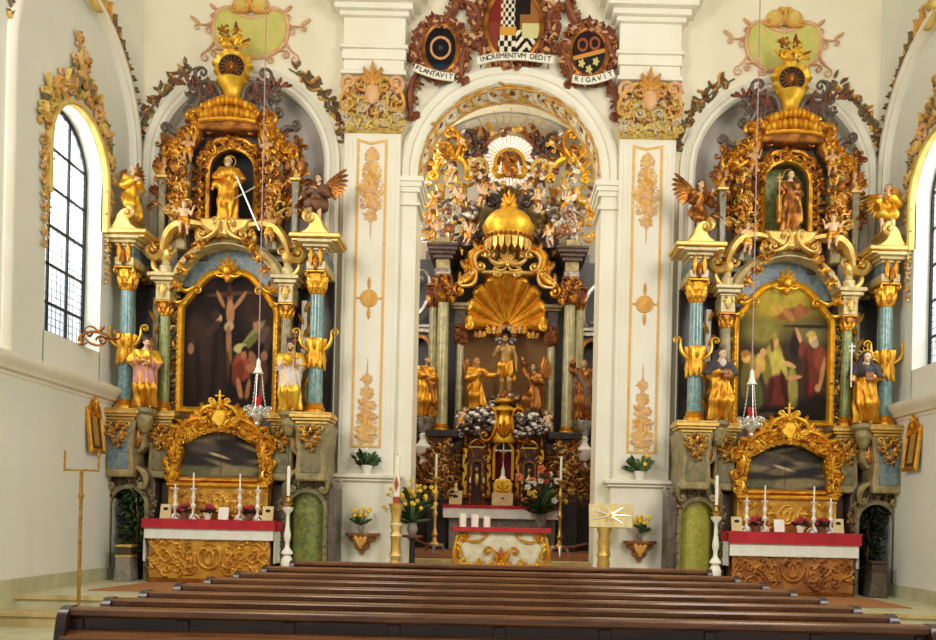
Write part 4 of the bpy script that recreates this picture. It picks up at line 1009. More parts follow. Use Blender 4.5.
    for k in range(11):
        a = PI*k/10; m.rocaille(cx+.46*cos(a), -.50, 6.97+.42*sin(a), .2, a, 400+k, (0, 0, 1))
    m.cscroll((cx-.36, 7.3), (cx, 7.42), .05, -.5, .035); m.cscroll((cx+.36, 7.3), (cx, 7.42), -.05, -.5, .035)
    for d in (-1, 1):
        for k in range(7): m.rocaille(cx+d*.49, -.50, 6.0+.15*k, .18, PI/2-d*.5, 420+k, (0, 0, 0, 1))
    part(nf, 'leaf_border', m)
    m = MB('gold_pale'); m.prism([(cx-.42, 6.08), (cx+.42, 6.08), (cx+.34, 5.94), (cx+.12, 5.80), (cx-.12, 5.80), (cx-.34, 5.94)], -.78, -.3, .03); part(u, 'statue_ledge', m)
    for d in (-1, 1):        # herm pillars laced with gilt leaves
        x = X(d*.74); m = MB('marble_olive' if d < 0 else 'marble_sand', 'gold', 'gold_red')
        m.prism([(x-.09, 5.62), (x+.09, 5.62), (x+.07, 6.2), (x+.12, 6.9), (x+.13, 7.0), (x-.13, 7.0), (x-.12, 6.9), (x-.07, 6.2)], -.66, -.4, .02); o = part(R, 'herm_pillar', m)
        m = MB('gold', 'gold_red', 'gold_pale')
        for k in range(15):
            m.rocaille(x+.06*sin(k*2.4), -.68, 5.85+.085*k, .19, PI/2+.9*sin(k*1.9), 300+k, (0, 2, 1, 1))
        for k in range(4): m.cur = k % 3; m.curl(x+.09*(-1)**k, -.68, 6.1+.27*k, .09, PI/2, 1.25, .026, (-1)**k, 14)
        part(o, 'leaf_lacing', m)
        x = X(d*1.06); m = MB('marble_olive', 'gold_pale'); m.prism([(x-.07, 5.5), (x+.07, 5.5), (x+.05, 5.9), (x+.065, 6.75), (x-.065, 6.75), (x-.05, 5.9)], -.62, -.48, .015); m.cur = 1
        m.box(x-.09, x+.09, -.64, -.46, 6.75, 6.80, .01); m.lathe([(.075, 6.8), (.06, 6.9), (.022, 7.12), (.012, 7.2), (.0, 7.21)], x, -.55, 0, 10); part(R, 'slim_pillar', m)
        m = MB('gold_red', 'gold', 'stucco_brown')  # leafy cluster springing out beside the storey
        for k in range(15):
            q = k/14; m.rocaille(X(d*(.99+.15*sin(k*2.1)-.05*q)), -.5-.05*cos(k), 6.25+1.15*q, .30-.05*q, PI/2+.9*sin(k*1.37), 200+k, (0, 0, 2, 0, 1))
        m.cscroll((X(d*.85), 6.3), (X(d*1.05), 7.0), -.12 if d*s > 0 else .12, -.5, .04); part(R, 'leaf_cluster', m)
        m = MB('gold', 'gold_red', 'marble_violet')  # flame-like volutes running up to the crown
        m.cscroll((X(d*.92), 7.1), (X(d*.5), 7.75), .16 if d*s > 0 else -.16, -.55, .055, 1, 1, .17, 16)
        m.cur = 1; m.cscroll((X(d*.8), 7.25), (X(d*.45), 7.55), .1 if d*s > 0 else -.1, -.58, .04, 1, -1)
        for k in range(8): m.rocaille(X(d*(.84-.055*k)), -.58, 7.18+.08*k, .25, PI/2+(-s*d)*(.9-.16*k), 440+k, (0, 0, 1))
        m.cur = 2; m.cscroll((X(d*.78), 7.5), (X(d*1.0), 7.62), .06, -.5, .05, -1, -1, .3); part(R, 'flame_volute', m)
    # --- crown
    m = MB('gold_red'); m.prism([(cx+x, z) for x, z in [(-.5, 7.5), (.5, 7.5), (.46, 7.64)]+arc(0, 7.5, .46, .35, PI-.35, 10, .3)+[(-.46, 7.64)]], -.72, -.1, .02); k0 = part(R, 'crown_base', m)
    m = MB('gold', 'gold_yellow')
    for i in range(11):
        t = i/10-.5; m.cur = i % 2
        m.ell((cx+.80*t, -.70-.05*cos(3*t), 7.70+.06*cos(PI*t)), (.062, .13, .085), 8, 6); m.ell((cx+.70*t, -.68-.05*cos(3*t), 7.85+.09*cos(PI*t)), (.06, .12, .085), 8, 6)
    m.tube([(cx+.45*q, -.74, 7.60+.06*cos(q*1.3)) for q in np.linspace(-1, 1, 13)], .035, 7)
    for d in (-1, 1): m.curl(cx+d*.43, -.7, 7.78, .1, PI/2, 1.2, .035, d, 14)
    part(k0, 'gilt_cushion', m)
    m = MB('gold_yellow'); m.lathe([(.16, 7.95), (.19, 8.0), (.14, 8.05), (.13, 8.12), (.18, 8.22), (.25, 8.31), (.24, 8.34), (.1, 8.36)], cx, -.55, 0, 20, 8, .04); part(k0, 'vase', m)
    for d in (-1, 1):
        m = MB('marble_violet', 'stucco_brown'); m.cscroll((X(d*.17), 8.0), (X(d*.50), 8.34), .13 if d*s > 0 else -.13, -.5, .042, 1, -1, .3, 14)
        m.cscroll((X(d*.66), 7.86), (X(d*.60), 8.34), .1 if d*s > 0 else -.1, -.45, .05, 1, 1, .17)
        for k in range(6): m.rocaille(X(d*(.30+.07*k)), -.46, 8.12+.05*sin(k*2), .2, PI/2, 800+k, (0, 0, 1))
        m.cur = 1
        for k in range(6): m.leaf(X(d*(.55+.05*k)), -.5, 8.3+.02*sin(k*3), PI/2-s*d*(k-2)*.5, .15, .08, .3)
        m.leaf(X(d*.3), -.5, 8.15, PI/2-s*d*.4, .28, .12, .3); part(k0, 'crown_volute', m)
    # rosette in a jagged gilt frame, with its leafy crest, standing before the niche arch
    zc = 8.55; m = MB('gold_yellow')
    ring = [(cx+(.30+.022*sin(13*a+1)+.022*sin(5*a)+.012*sin(23*a))*cos(a)*1.0, zc+(.31+.022*sin(13*a+1)+.02*sin(4*a))*sin(a)) for a in np.linspace(0, 2*PI, 66)[:-1]]
    inn = [(cx+.205*cos(a), zc+.195*sin(a)) for a in np.linspace(0, 2*PI, 66)[:-1]]
    N = len(ring); vs = []
    for (x, z) in ring: vs += [(x, -.52, z), (x, -.60, z)]
    for (x, z), (x2, z2) in zip(inn, ring): vs += [((x+x2)/2, -.66, (z+z2)/2), (x, -.62, z), (x, -.55, z)]
    fs = []
    for i in range(N):
        j = (i+1) % N
        fs += [(2*i, 2*i+1, 2*j+1, 2*j), (2*i+1, 2*N+3*i, 2*N+3*j, 2*j+1), (2*N+3*i, 2*N+3*i+1, 2*N+3*j+1, 2*N+3*j), (2*N+3*i+1, 2*N+3*i+2, 2*N+3*j+2, 2*N+3*j+1)]
    m.raw(vs, fs); rf = part(R, 'rosette_frame', m)
    m = MB('black_void'); m.lathe([(0, 0), (.23, 0), (.23, .03), (0, .03)], n=28); m.xf(T(cx, -.56, zc, 0, 1, PI/2)); part(rf, 'rosette_ground', m)
    m = MB('gold_red')
    for i in range(16): a = 2*PI*i/16; m.tube([(cx+.05*cos(a), -.60, zc+.05*sin(a)), (cx+.20*cos(a), -.60, zc+.19*sin(a))], [.014, .008], 5)
    m.ell((cx, -.61, zc+.02), (.045, .035, .08)); m.tube([(cx-.06, -.62, zc-.08), (cx, -.62, zc-.02), (cx+.06, -.62, zc-.08)], .015, 5); part(rf, 'rosette_rays', m)
    m = MB('gold_red', 'gold_yellow'); m.rocaille(cx, -.58, zc+.36, .26, PI/2, 3, (0, 1)); m.rocaille(cx+.06, -.56, zc+.52, .18, PI/2, 5, (0, 1)); m.rocaille(cx-.1, -.56, zc+.42, .16, 2, 6, (0, 1)); m.leaf(cx+.05, -.58, zc+.5, PI/2, .22, .09); m.rocaille(cx-.14, -.57, zc+.58, .16, 1.9, 8, (0, 0, 1)); m.rocaille(cx+.15, -.57, zc+.40, .18, .9, 9, (0, 1)); m.cur = 1; m.curl(cx-.12, -.6, zc+.38, .09, 0, 1.2, .03, 1, 14); m.curl(cx+.1, -.6, zc+.42, .08, PI, 1.2, .03, -1, 14)
    m.tube([(cx-s*.0-.28, -.57, zc+.48), (cx-.12, -.58, zc+.32)], [.015, .025], 5); part(rf, 'crest', m)
    return R
ALT = {s: side_altar(s) for s in (-1, 1)}
# ------------------------------------------------------------------ altar tables and what stands on them
def spiral_pts(x, z, R, a0, turns, d, w0, n=26):
    return [(x+R*(1-.85*i/n)*cos(a0+d*2*PI*turns*i/n), z+R*(1-.85*i/n)*sin(a0+d*2*PI*turns*i/n), w0*(1-.4*i/n)) for i in range(n+1)]
def scroll_field(x0, x1, z0, z1, seed, n=9):
    r = random.Random(seed); w = x1-x0; h = z1-z0; cx = (x0+x1)/2; cz = (z0+z1)/2; cs = []
    def both(f):
        for d in (-1, 1): cs.append([(cx+d*(x-cx), z, q) for x, z, q in f])
    cs.append([(cx+.24*h*1.1*cos(a), cz+.30*h*sin(a), .03) for a in np.linspace(0, 2*PI, 40)])
    cs.append([(cx+.1*h*cos(a), cz+.16*h*sin(a)-.02, .03) for a in np.linspace(0, 2*PI, 20)])
    both(spiral_pts(cx+.12*h, cz+.1*h, .1*h, 0, 1.2, 1, .022))
    both([(cx+(.30*h)+.1*w*t, cz-.3*h+.45*h*sin(t*PI), .024) for t in np.linspace(0, 1, 24)])
    for i in range(n):
        x = cx+w*(.17+.31*(i % 4)/3.2); z = z0+h*(.16+.68*((i*2) % 5)/4)
        both(spiral_pts(x, z, h*(.11+.06*r.random()), r.random()*6, 1.3, r.choice((-1, 1)), .024))
        both([(x+.12*h*cos(a)+.1*w*t, z+.16*h*sin(2.5*t+a), .02) for t, a in zip(np.linspace(0, 1, 18), [r.random()*6]*18)])
    return cs
def cloth_drop(x0, x1, yf, yb, zt, drop, side, mt, wav=.008, n=48):
    """altar cloth: top sheet, front fall and the two side falls"""
    m = MB(mt); per = []
    t = .012
    def fall(P0, P1, L, nrm):
        vs = []; k = 7
        for i in range(n+1):
            q = i/n; x = P0[0]+(P1[0]-P0[0])*q; y = P0[1]+(P1[1]-P0[1])*q
            for j in range(k+1):
                a = j/k; o = wav*a*sin(q*44+1.3*sin(q*9))+.002
                vs.append((x+nrm[0]*(o+t), y+nrm[1]*(o+t), zt-L*a))
        b = len(vs); vs += [(x-nrm[0]*t*.8, y-nrm[1]*t*.8, z) for x, y, z in vs]
        fs = [(i*(k+1)+j, i*(k+1)+j+1, (i+1)*(k+1)+j+1, (i+1)*(k+1)+j) for i in range(n) for j in range(k)]
        fs += [tuple(q+b for q in f)[::-1] for f in fs]
        rim = [i*(k+1)+k for i in range(n+1)]; fs += [(rim[i], rim[i]+b, rim[i+1]+b, rim[i+1]) for i in range(n)]
        m.raw(vs, fs)
    m.box(x0-t, x1+t, yf-t, yb, zt-.004, zt+t)
    if drop: fall((x0, yf), (x1, yf), drop, (0, -1))
    if side: fall((x0, yb), (x0, yf), side, (-1, 0)); fall((x1, yf), (x1, yb), side, (1, 0))
    return m
def candlestick(name, label, loc, h, mt='silver', candle=.14, group=None, feet=True, scale=1.0, cmat='wax'):
    t = thing(name, label, 'candlestick', loc, group); s = scale; m = MB(mt); x, y, z = loc
    pr = [(.0, 0), (.055, .0), (.058, .02), (.03, .05), (.018, .08), (.026, .10), (.016, .13), (.014, .3), (.03, .36), (.038, .42), (.02, .48), (.014, .55), (.022, .62), (.028, .7), (.014, .78), (.02, .88), (.05, .95), (.052, .97), (.0, .97)]
    m.lathe([(r*s, q*h) for r, q in pr], x, y, z, 14); part(t, 'stem', m)
    if feet:
        for i in range(3):
            a = 2*PI*i/3-PI/2; f = MB(mt); f.tube([(x+.03*s*cos(a), y+.03*s*sin(a), z+.06*s+.01), (x+.07*s*cos(a), y+.07*s*sin(a), z+.035*s), (x+.085*s*cos(a), y+.085*s*sin(a), z+.012)], [.014*s, .014*s, .012*s], 6); part(t, 'foot', f)
    if candle:
        c = MB(cmat, 'ink'); c.lathe([(.011*s, 0), (.011*s, candle), (.004*s, candle+.004)], x, y, z+h*.96, 10); c.cur = 1; c.tube([(x, y, z+h*.96+candle), (x+.002, y, z+h*.96+candle+.014)], .002, 4); part(t, 'candle', c)
    return t
def flower_pot(label, loc, group, petals='petal_red', pot='clay', sc=1.0, seed=1, n=14, leafs=16, potr=.07, height=.14, tall=.0, cat='flowers', leaf='leaf_green', name='potted_flowers', stems=False):
    t = thing(name, label, cat, loc, group); x, y, z = loc; r = random.Random(seed)
    m = MB(pot); p = potr*sc; m.lathe([(0, 0), (p*.68, 0), (p*.95, .09*sc), (p*1.05, .095*sc), (p*1.05, .115*sc), (p*.9, .115*sc), (p*.85, .1*sc), (0, .1*sc)], x, y, z, 16); part(t, 'pot', m)
    top = z+.10*sc
    m = MB(leaf)
    for i in range(leafs):
        a = r.random()*2*PI; el = r.uniform(.2, 1.2); e = MB(leaf); e.leaf(0, 0, 0, 0, (.6+.5*r.random())*height*sc, .05*sc*(1+height), .2, 2)
        m.add(e, Matrix.Translation((x+.02*cos(a), y+.02*sin(a), top+tall*r.random())) @ Matrix.Rotation(a, 4, 'Z') @ Matrix.Rotation(-el, 4, 'Y'))
    part(t, 'leaves', m)
    if petals:
        m = MB('petal_stem' if 'petal_stem' in MAT else 'leaf_green', petals)
        for i in range(n):
            a = r.random()*2*PI; d = (height*.75)*sc*r.random()**.5; hh = top+tall+height*sc*(.55+.6*r.random())-d*.3; q = (x+d*cos(a), y+d*sin(a), hh)
            m.cur = 0; m.tube([(x, y, top), ((x+q[0])/2, (y+q[1])/2, (top+hh)/2+.02), q], .004*sc, 5)
            m.cur = 1
            for k in range(5):
                b = 2*PI*k/5; m.ell((q[0]+.014*sc*cos(b), q[1]+.010*sc*sin(b)-.004, q[2]+.014*sc*sin(b)), (.017*sc, .013*sc, .017*sc), 6, 4)
        part(t, 'blossoms', m)
    return t
def lumpy_(cx, cz, rx, rz, n=40): return [(cx+rx*(1+.10*sin(4*a))*cos(a), cz+rz*(1+.10*sin(4*a+1))*sin(a)) for a in [2*PI*i/n for i in range(n)]]
def altar_table(s):
    nm = 'left' if s < 0 else 'right'; cx = s*AX; z1 = 1.29
    t = thing('altar_table', 'gilded relief altar table under the red cloth of the %s side altar' % nm, 'altar table', (cx, -.9, PLAT))
    m = MB('wood_brown'); m.box(cx-.90, cx+.90, -1.10, -.60, PLAT, z1-.03, .01); part(t, 'body', m)
    m = MB('gilt_relief' if s < 0 else 'gilt_relief_red', 'wood_brown'); m.relief(cx-.93, cx+.93, PLAT+.06, z1-.03, -1.12, scroll_field(cx-.9, cx+.9, PLAT+.1, z1-.2, 3 if s < 0 else 4, 12), 1, .045, 130, 64)
    f = part(t, 'antependium', m)
    m = MB('gold_red'); m.box(cx-.95, cx+.95, -1.145, -1.08, PLAT, PLAT+.07, .012); part(t, 'plinth', m)
    m = MB('stone'); m.box(cx-.97, cx+.97, -1.15, -.58, z1-.03, z1, .006); part(t, 'top_slab', m)
    solo('altar_cloth', 'white lace-edged cloth hanging below the red one on the %s side altar' % nm, 'altar cloth', cloth_drop(cx-.985, cx+.985, -1.165, -.6, z1+.004, .27 if s < 0 else .34, .62 if s < 0 else .5, 'lace', .010))
    solo('altar_cloth', 'red cloth band over the table edge of the %s side altar' % nm, 'altar cloth', cloth_drop(cx-1.015, cx+1.015, -1.195, -.6, z1+.022, .13 if s < 0 else .17, .14, 'cloth_red', .004))
    zt = z1+.035
    # gradine and the gilded shrine with its landscape picture
    g = thing('altar_shrine', 'carved gilded shrine with a dark landscape picture on the %s altar table' % nm, 'shrine', (cx, -.72, zt))
    m = MB('gilt_relief'); m.box(cx-.78, cx+.78, -.79, -.58, zt, 1.86); m.relief(cx-.78, cx+.78, zt+.01, 1.86, -.795, scroll_field(cx-.75, cx+.75, zt+.03, 1.84, 8, 6), 1, .035, 110, 36)
    part(g, 'gradine', m)
    m = MB('gold'); m.box(cx-.80, cx+.80, -.86, -.56, 1.84, 1.90, .012); part(g, 'ledge', m)
    hp = [(.70, 1.92), (.72, 2.15), (.66, 2.4), (.70, 2.56), (.52, 2.64), (.3, 2.74), (.0, 2.80)]
    path = [(cx+x, z) for x, z in spline(hp, 6)]; path = path+[(2*cx-x, z) for x, z in path[-2::-1]]
    m = MB('gold'); m.sweep(path, [(-.10, .12), (-.10, -.02), (-.06, -.07), (-.02, -.03), (.02, -.08), (.06, -.05), (.085, .02), (.085, .12)], True, -.72); fr = part(g, 'frame', m)
    m = MB('gold', 'gold_yellow', 'gold_red')
    r = random.Random(5)
    for i, (x, z) in enumerate(path[::2]):
        a = math.atan2(z-2.2, x-cx); m.rocaille(x+.02*cos(a), -.775, z+.03*sin(a), .2+.06*(z > 2.5), a, 700+i, (0, 1, 0, 2))
    for i in range(9):
        t = i/8-.5; m.rocaille(cx+1.1*t, -.78, 2.98-.9*t*t, .26-.16*abs(t), PI/2-t, 730+i, (0, 1, 2, 0))
    for d in (-1, 1):
        m.cur = 0; m.cscroll((cx+d*.66, 2.68), (cx+d*.24, 2.92), -d*.07, -.80, .04, 1, 1, .2); m.cscroll((cx+d*.74, 2.2), (cx+d*.74, 2.6), d*.05, -.78, .035, 1, 1)
        m.cur = 1; m.cscroll((cx+d*.3, 2.9), (cx+d*.12, 3.12), -d*.06, -.82, .03, 1, -1); m.cscroll((cx+d*.78, 1.95), (cx+d*.72, 2.12), d*.05, -.8, .03)
        for k in range(5): m.cur = k % 3; m.leaf(cx+d*(.2+.1*k), -.8, 2.98-.06*k, PI/2-d*(.5+.2*k), .2, .11, .35)
    part(fr, 'leaf_carving', m)
    m = MB('gold_yellow', 'gold'); m.prism(lumpy_(cx, 2.93, .12, .15), -.86, -.74, .03); m.cur = 1; m.rocaille(cx, -.82, 3.08, .22, PI/2, 3, (0, 1)); m.cur = 0
    m.tube([(cx, -.82, 3.05), (cx, -.82, 3.36)], [.03, .012], 6); m.tube([(cx-.07, -.82, 3.27), (cx+.07, -.82, 3.27)], .014, 6); m.ell((cx, -.82, 3.15), (.045, .04, .045), 8, 6); m.box(cx-.14, cx+.14, -.86, -.76, 3.12, 3.14)
    part(g, 'crest', m)
    px = [abs(x-cx) for x, z in path[:len(path)//2+1]]; pz = [z for x, z in path[:len(path)//2+1]]
    top = lambda q: np.interp(q, [0, .3, .52, .70, .74], [2.80, 2.74, 2.64, 2.56, 2.4])
    canvas_part(g, 'picture', cx-.72, cx+.72, 1.9, 2.8, -.69, landscape(11 if s < 0 else 12), 90, 60, lambda u, v: (1.9+.9*v) < top(abs(u*1.44-.72)), 'dark landscape picture')
    m = MB('ink'); m.box(cx-.004, cx+.004, -.695, -.69, 1.92, 2.78); part(g, 'picture_seam', m)
    # candlesticks, flowers and cards on the cloth
    grp = 'candlesticks on the %s side altar' % nm
    xs = (-.60, -.32, .40, .68) if s < 0 else (-.68, -.40, .36, .62)
    nth = ['first from the left', 'second from the left', 'third from the left', 'rightmost']
    for i, x in enumerate(xs):
        candlestick('candlestick', 'silvery tripod candlestick on the red cloth of the %s side altar, %s' % (nm, nth[i]), (cx+x, -.98, zt), .50, 'white_paint', .24 if i in (1, 2) else .06, grp, scale=1.15)
    for i, x in enumerate((-.46, -.10, .54) if s < 0 else (-.52, .16, .50)):
        flower_pot('small pot of red flowers on the %s side altar, %s' % (nm, ('left end', 'middle', 'right end')[i]), (cx+x, -.97, zt), 'red flower pots on the %s side altar' % nm, 'petal_red', 'clay' if i != 1 else 'white_paint', .92, 3+i, 24, 16, leaf='leaf_dark')
    for i, x in enumerate((-.76, .14, .83) if s < 0 else (-.82, -.16, .76)):
        k = thing('altar_card', 'framed altar card on the %s side altar, %s' % (nm, ('left end', 'in the middle', 'right end')[i]), 'altar card', (cx+x, -.96, zt))
        w, h = (.085, .23) if i != 1 else (.08, .2); tr = T(cx+x, -.96, zt, 0, 1, -.2)
        m = MB('card_cream' if i != 1 else 'card_white'); m.box(-w, w, -.01, .012, 0, h, .004); m.xf(tr); part(k, 'frame' if i != 1 else 'sheet', m)
        if i != 1:
            m = MB('ink'); m.ell((0, -.012, h*.68), (w*.5, .004, h*.12), 10, 5); m.xf(tr); part(k, 'picture', m)
        m = MB('wood_brown'); m.box(-.012, .012, .01, .10, 0, .01); m.box(-.012, .012, .09, .10, 0, h*.8); m.xf(T(cx+x, -.96, zt)); part(k, 'prop', m)
    # sanctuary lamp on its long cord
    lx, ly = s*3.73, -1.3
    l = thing('hanging_lamp', 'silver sanctuary lamp with red glass hanging before the %s side altar' % nm, 'lamp', (lx, ly, 2.75))
    m = MB('cord'); m.tube([(lx, ly, 3.74), (lx, ly, 7.5), (lx, ly, TOP)], .009, 6); part(l, 'cord', m)
    m = MB('brass'); m.lathe([(.0, TOP-.05), (.06, TOP-.04), (.06, TOP)], lx, ly, 0, 12); part(l, 'ceiling_hook', m)
    m = MB('white_paint'); m.lathe([(.012, 3.78), (.03, 3.74), (.035, 3.66), (.06, 3.58), (.085, 3.55), (.07, 3.55), (.02, 3.62)], lx, ly, 0, 16); part(l, 'hood', m)
    for i in range(3):
        a = 2*PI*i/3+.5; m = MB('silver'); m.tube([(lx+.05*cos(a), ly+.05*sin(a), 3.56), (lx+.08*cos(a), ly+.08*sin(a), 3.25), (lx+.12*cos(a), ly+.12*sin(a), 3.02)], .006, 5)
        for k in range(9): m.ell((lx+(.05+.07*k/9)*cos(a), ly+(.05+.07*k/9)*sin(a), 3.55-.058*k), .011, 5, 4)
        part(l, 'chain', m)
    m = MB('glass_red'); m.lathe([(.0, 3.02), (.035, 3.02), (.05, 3.12), (.055, 3.2), (.05, 3.2), (.0, 3.05)], lx, ly, 0, 16); part(l, 'red_glass', m)
    m = MB('silver'); m.lathe([(.0, 2.75), (.025, 2.76), (.035, 2.79), (.02, 2.82), (.06, 2.86), (.11, 2.93), (.12, 2.98), (.08, 3.02), (.09, 3.05), (.06, 3.05), (.0, 2.98)], lx, ly, 0, 24, 8, .06); b = part(l, 'bowl', m)
    m = MB('silver')
    for i in range(6):
        a = 2*PI*i/6; e = MB('silver'); e.cscroll((.10, -.02), (.16, .1), .03, 0, .014, 1, 1, .3); m.add(e, Matrix.Translation((lx, ly, 2.95)) @ Matrix.Rotation(a, 4, 'Z'))
    part(b, 'scroll_handles', m)
for s in (-1, 1): altar_table(s)
# ------------------------------------------------------------------ pews
def pew():
    w = 2.42; zt = EYE-.55
    t = thing('church_pew', '', 'pew', (0, 0, 0), 'church pews across the nave')
    m = MB('pew_wood_shaded'); m.box(-w+.03, w-.03, -.02, .02, .42, zt-.05, .004)
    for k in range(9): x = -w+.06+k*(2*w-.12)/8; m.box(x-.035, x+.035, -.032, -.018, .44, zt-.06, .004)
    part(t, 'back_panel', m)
    m = MB('pew_wood_lit'); m.box(-w, w, -.055, .055, zt-.055, zt, .014); part(t, 'top_rail', m)
    m = MB('pew_wood_lit'); m.raw(*slab(-w+.02, w-.02, [(-.02, zt-.12), (-.13, zt-.16), (-.13, zt-.185), (-.02, zt-.145)])); m.box(-w+.02, w-.02, -.145, -.125, zt-.19, zt-.15, .004); part(t, 'book_shelf', m)
    m = MB('pew_wood_shaded'); m.box(-w+.03, w-.03, .02, .28, .42, .46, .008); part(t, 'seat', m)
    m = MB('wood_brown'); m.box(-w+.1, w-.1, -.15, -.03, .12, .16, .008); part(t, 'kneeler', m)
    pr = [(-.13, 0), (-.13, .1), (-.07, .25), (-.07, .5), (-.12, .62), (-.10, zt-.1), (-.07, zt-.02), (.0, zt+.008), (.06, zt-.02), (.10, zt-.16), (.16, .62), (.26, .54), (.29, .48), (.27, .4), (.24, .3), (.25, .12), (.29, .1), (.29, 0)]
    for d in (-1, 1):
        m = MB('pew_wood_shaded'); m.prism(spline(pr+[pr[0]], 3)[:-1], -.03, .03, .006); m.xf(Matrix(((0, 1, 0, d*w), (1, 0, 0, 0), (0, 0, 1, 0), (0, 0, 0, 1)))); e = part(t, 'bench_end', m)
    return t
def slab(x0, x1, pr):
    n = len(pr); return [(x, y, z) for x in (x0, x1) for y, z in pr], [tuple(range(n)), tuple(range(n, 2*n))[::-1]]+[(i, i+n, (i+1) % n+n, (i+1) % n) for i in range(n)]
_p = pew()
_nth = ['frontmost pew, nearest the altar steps', 'second pew from the altar steps', 'third pew from the altar steps', 'fourth pew from the altar steps', 'fifth pew from the altar steps', 'sixth pew from the altar steps', 'seventh pew from the altar steps', 'hindmost pew, nearest the viewer', 'ninth pew']
for i, d in enumerate((9.79, 8.65, 7.75, 7.0, 6.35, 5.75, 5.22, 4.72)):
    lab = 'long brown wooden church pew, '+_nth[i]
    if i == 0: _p.location = (0, d-DIST, 0); _p['label'] = lab
    else: dup(_p, (0, d-DIST, 0), 0, lab)
# ------------------------------------------------------------------ floor pieces beside the side altars
for s in (-1, 1):
    nm = 'left' if s < 0 else 'right'; cx = s*AX
    m = MB('carpet'); x0, x1 = sorted((s*3.3, s*5.55)); m.raw([(x0+(.0 if s > 0 else .25), -1.2, PLAT+.012), (x1-(.25 if s > 0 else 0)*0, -1.2, PLAT+.012), (x1, -2.7, PLAT+.012), (x0, -2.7, PLAT+.012)]+[(x0+(.0 if s > 0 else .25), -1.2, PLAT), (x1, -1.2, PLAT), (x1, -2.7, PLAT), (x0, -2.7, PLAT)], [(0, 1, 2, 3), (4, 7, 6, 5), (0, 4, 5, 1), (1, 5, 6, 2), (2, 6, 7, 3), (3, 7, 4, 0)])
    solo('rug', 'brown rug on the stone floor before the %s side altar' % nm, 'rug', m)
    # pedestal and leafy bush in the dark arched bay
    x = s*(AX+1.33)
    t = thing('stone_pedestal', 'squat %s pedestal in front of the dark bay of the %s altar' % ('banded stone' if s < 0 else 'marbled', nm), 'pedestal', (x, -1.0, PLAT))
    m = MB('stone' if s < 0 else 'marble_violet'); m.prism([(x-.14, PLAT), (x+.14, PLAT), (x+.105, PLAT+.38), (x-.105, PLAT+.38)], -1.13, -.87, .01); part(t, 'foot', m)
    m = MB('marble_umber'); m.box(x-.10, x+.10, -1.10, -.9, PLAT+.38, PLAT+.52, .01); part(t, 'shaft', m)
    m = MB('gold_pale' if s < 0 else 'marble_umber')
    for z in (PLAT+.36, PLAT+.52): m.box(x-.125, x+.125, -1.125, -.875, z, z+.045, .01)
    part(t, 'bands', m)
    t = thing('laurel_bush', 'dark leafy potted bush in the arched bay of the %s altar' % nm, 'plant', (s*(AX+1.35), -.60, PLAT))
    bx = s*(AX+1.35); m = MB('marble_black'); m.lathe([(0, 0), (.13, 0), (.18, .3), (.19, .34), (.15, .34), (0, .3)], bx, -.60, PLAT, 16); part(t, 'pot', m)
    m = MB('wood_brown'); m.tube([(bx, -.60, PLAT+.3), (bx+.02, -.61, PLAT+.9), (bx-.02, -.6, PLAT+1.3)], [.02, .016, .01], 6); part(t, 'stem', m)
    m = MB('leaf_green' if s < 0 else 'leaf_dark', 'leaf_dark', 'leaf_bush'); r = random.Random(40+s)
    for i in range(420):
        a = r.random()*2*PI; zz = PLAT+.45+1.05*r.random(); rad = .19*(1-.5*abs((zz-PLAT-1.0)/.75)**2); e = MB('leaf_dark'); e.leaf(0, 0, 0, 0, .11+.05*r.random(), .045, .2, 1)
        m.cur = 0; M = Matrix.Translation((bx+rad*cos(a)*r.random()**.4, -.62+rad*.75*sin(a)*r.random()**.4, zz)) @ Matrix.Rotation(a, 4, 'Z') @ Matrix.Rotation(r.uniform(-1.2, .8), 4, 'Y') @ Matrix.Rotation(r.uniform(-1, 1), 4, 'X')
        m.add(e, M, [0, 0, 1, 0, 2 if s < 0 else 1][i % 5])
    part(t, 'foliage', m)
    # tall white processional candle stand on the inner side
    x, y = s*(AX-1.22), -1.25
    t = thing('candle_stand', 'tall white baluster candle stand beside the %s altar table' % nm, 'candle stand', (x, y, PLAT))
    m = MB('white_paint', 'brass'); H = 1.14
    m.lathe([(.0, 0), (.10, 0), (.10, .02), (.05, .05), (.04, .12), (.05, .2), (.085, .28), (.095, .36), (.07, .43), (.045, .46), (.09, .49), (.075, .53), (.035, .58), (.03, .66), (.05, .72), (.052, .78), (.03, .9), (.022, 1.06), (.03, 1.10), (.07, 1.14), (.085, 1.19), (.02, 1.2)], x, y, PLAT, 18); part(t, 'baluster', m)
    m = MB('brass'); m.lathe([(.03, 1.19), (.05, 1.22), (.09, 1.25), (.04, 1.28), (.03, 1.34), (.06, 1.36), (.0, 1.38)], x, y, PLAT, 16); part(t, 'socket', m)
    m = MB('wax'); m.lathe([(.026, 1.37), (.026, 1.80), (.008, 1.82)], x, y, PLAT, 12); c = part(t, 'candle', m)
    m = MB('ink'); m.tube([(x, y, PLAT+1.81), (x+.004, y, PLAT+1.845)], .003, 4); part(c, 'wick', m)
for i, (x, h, c) in enumerate(((2.98, .19, 'petal_yellow'), (3.12, .16, 'petal_yellow'), (3.40, .2, 'petal_yellow'))):
    flower_pot('little yellow flower pot at the foot of the right altar, %s' % ('nearest the pilaster', 'middle one', 'by the candle stand')[i], (x, -1.5, PLAT), 'little yellow flower pots', c, 'petal_white', .8, 60+i, 16, 8, leaf='leaf_bush')
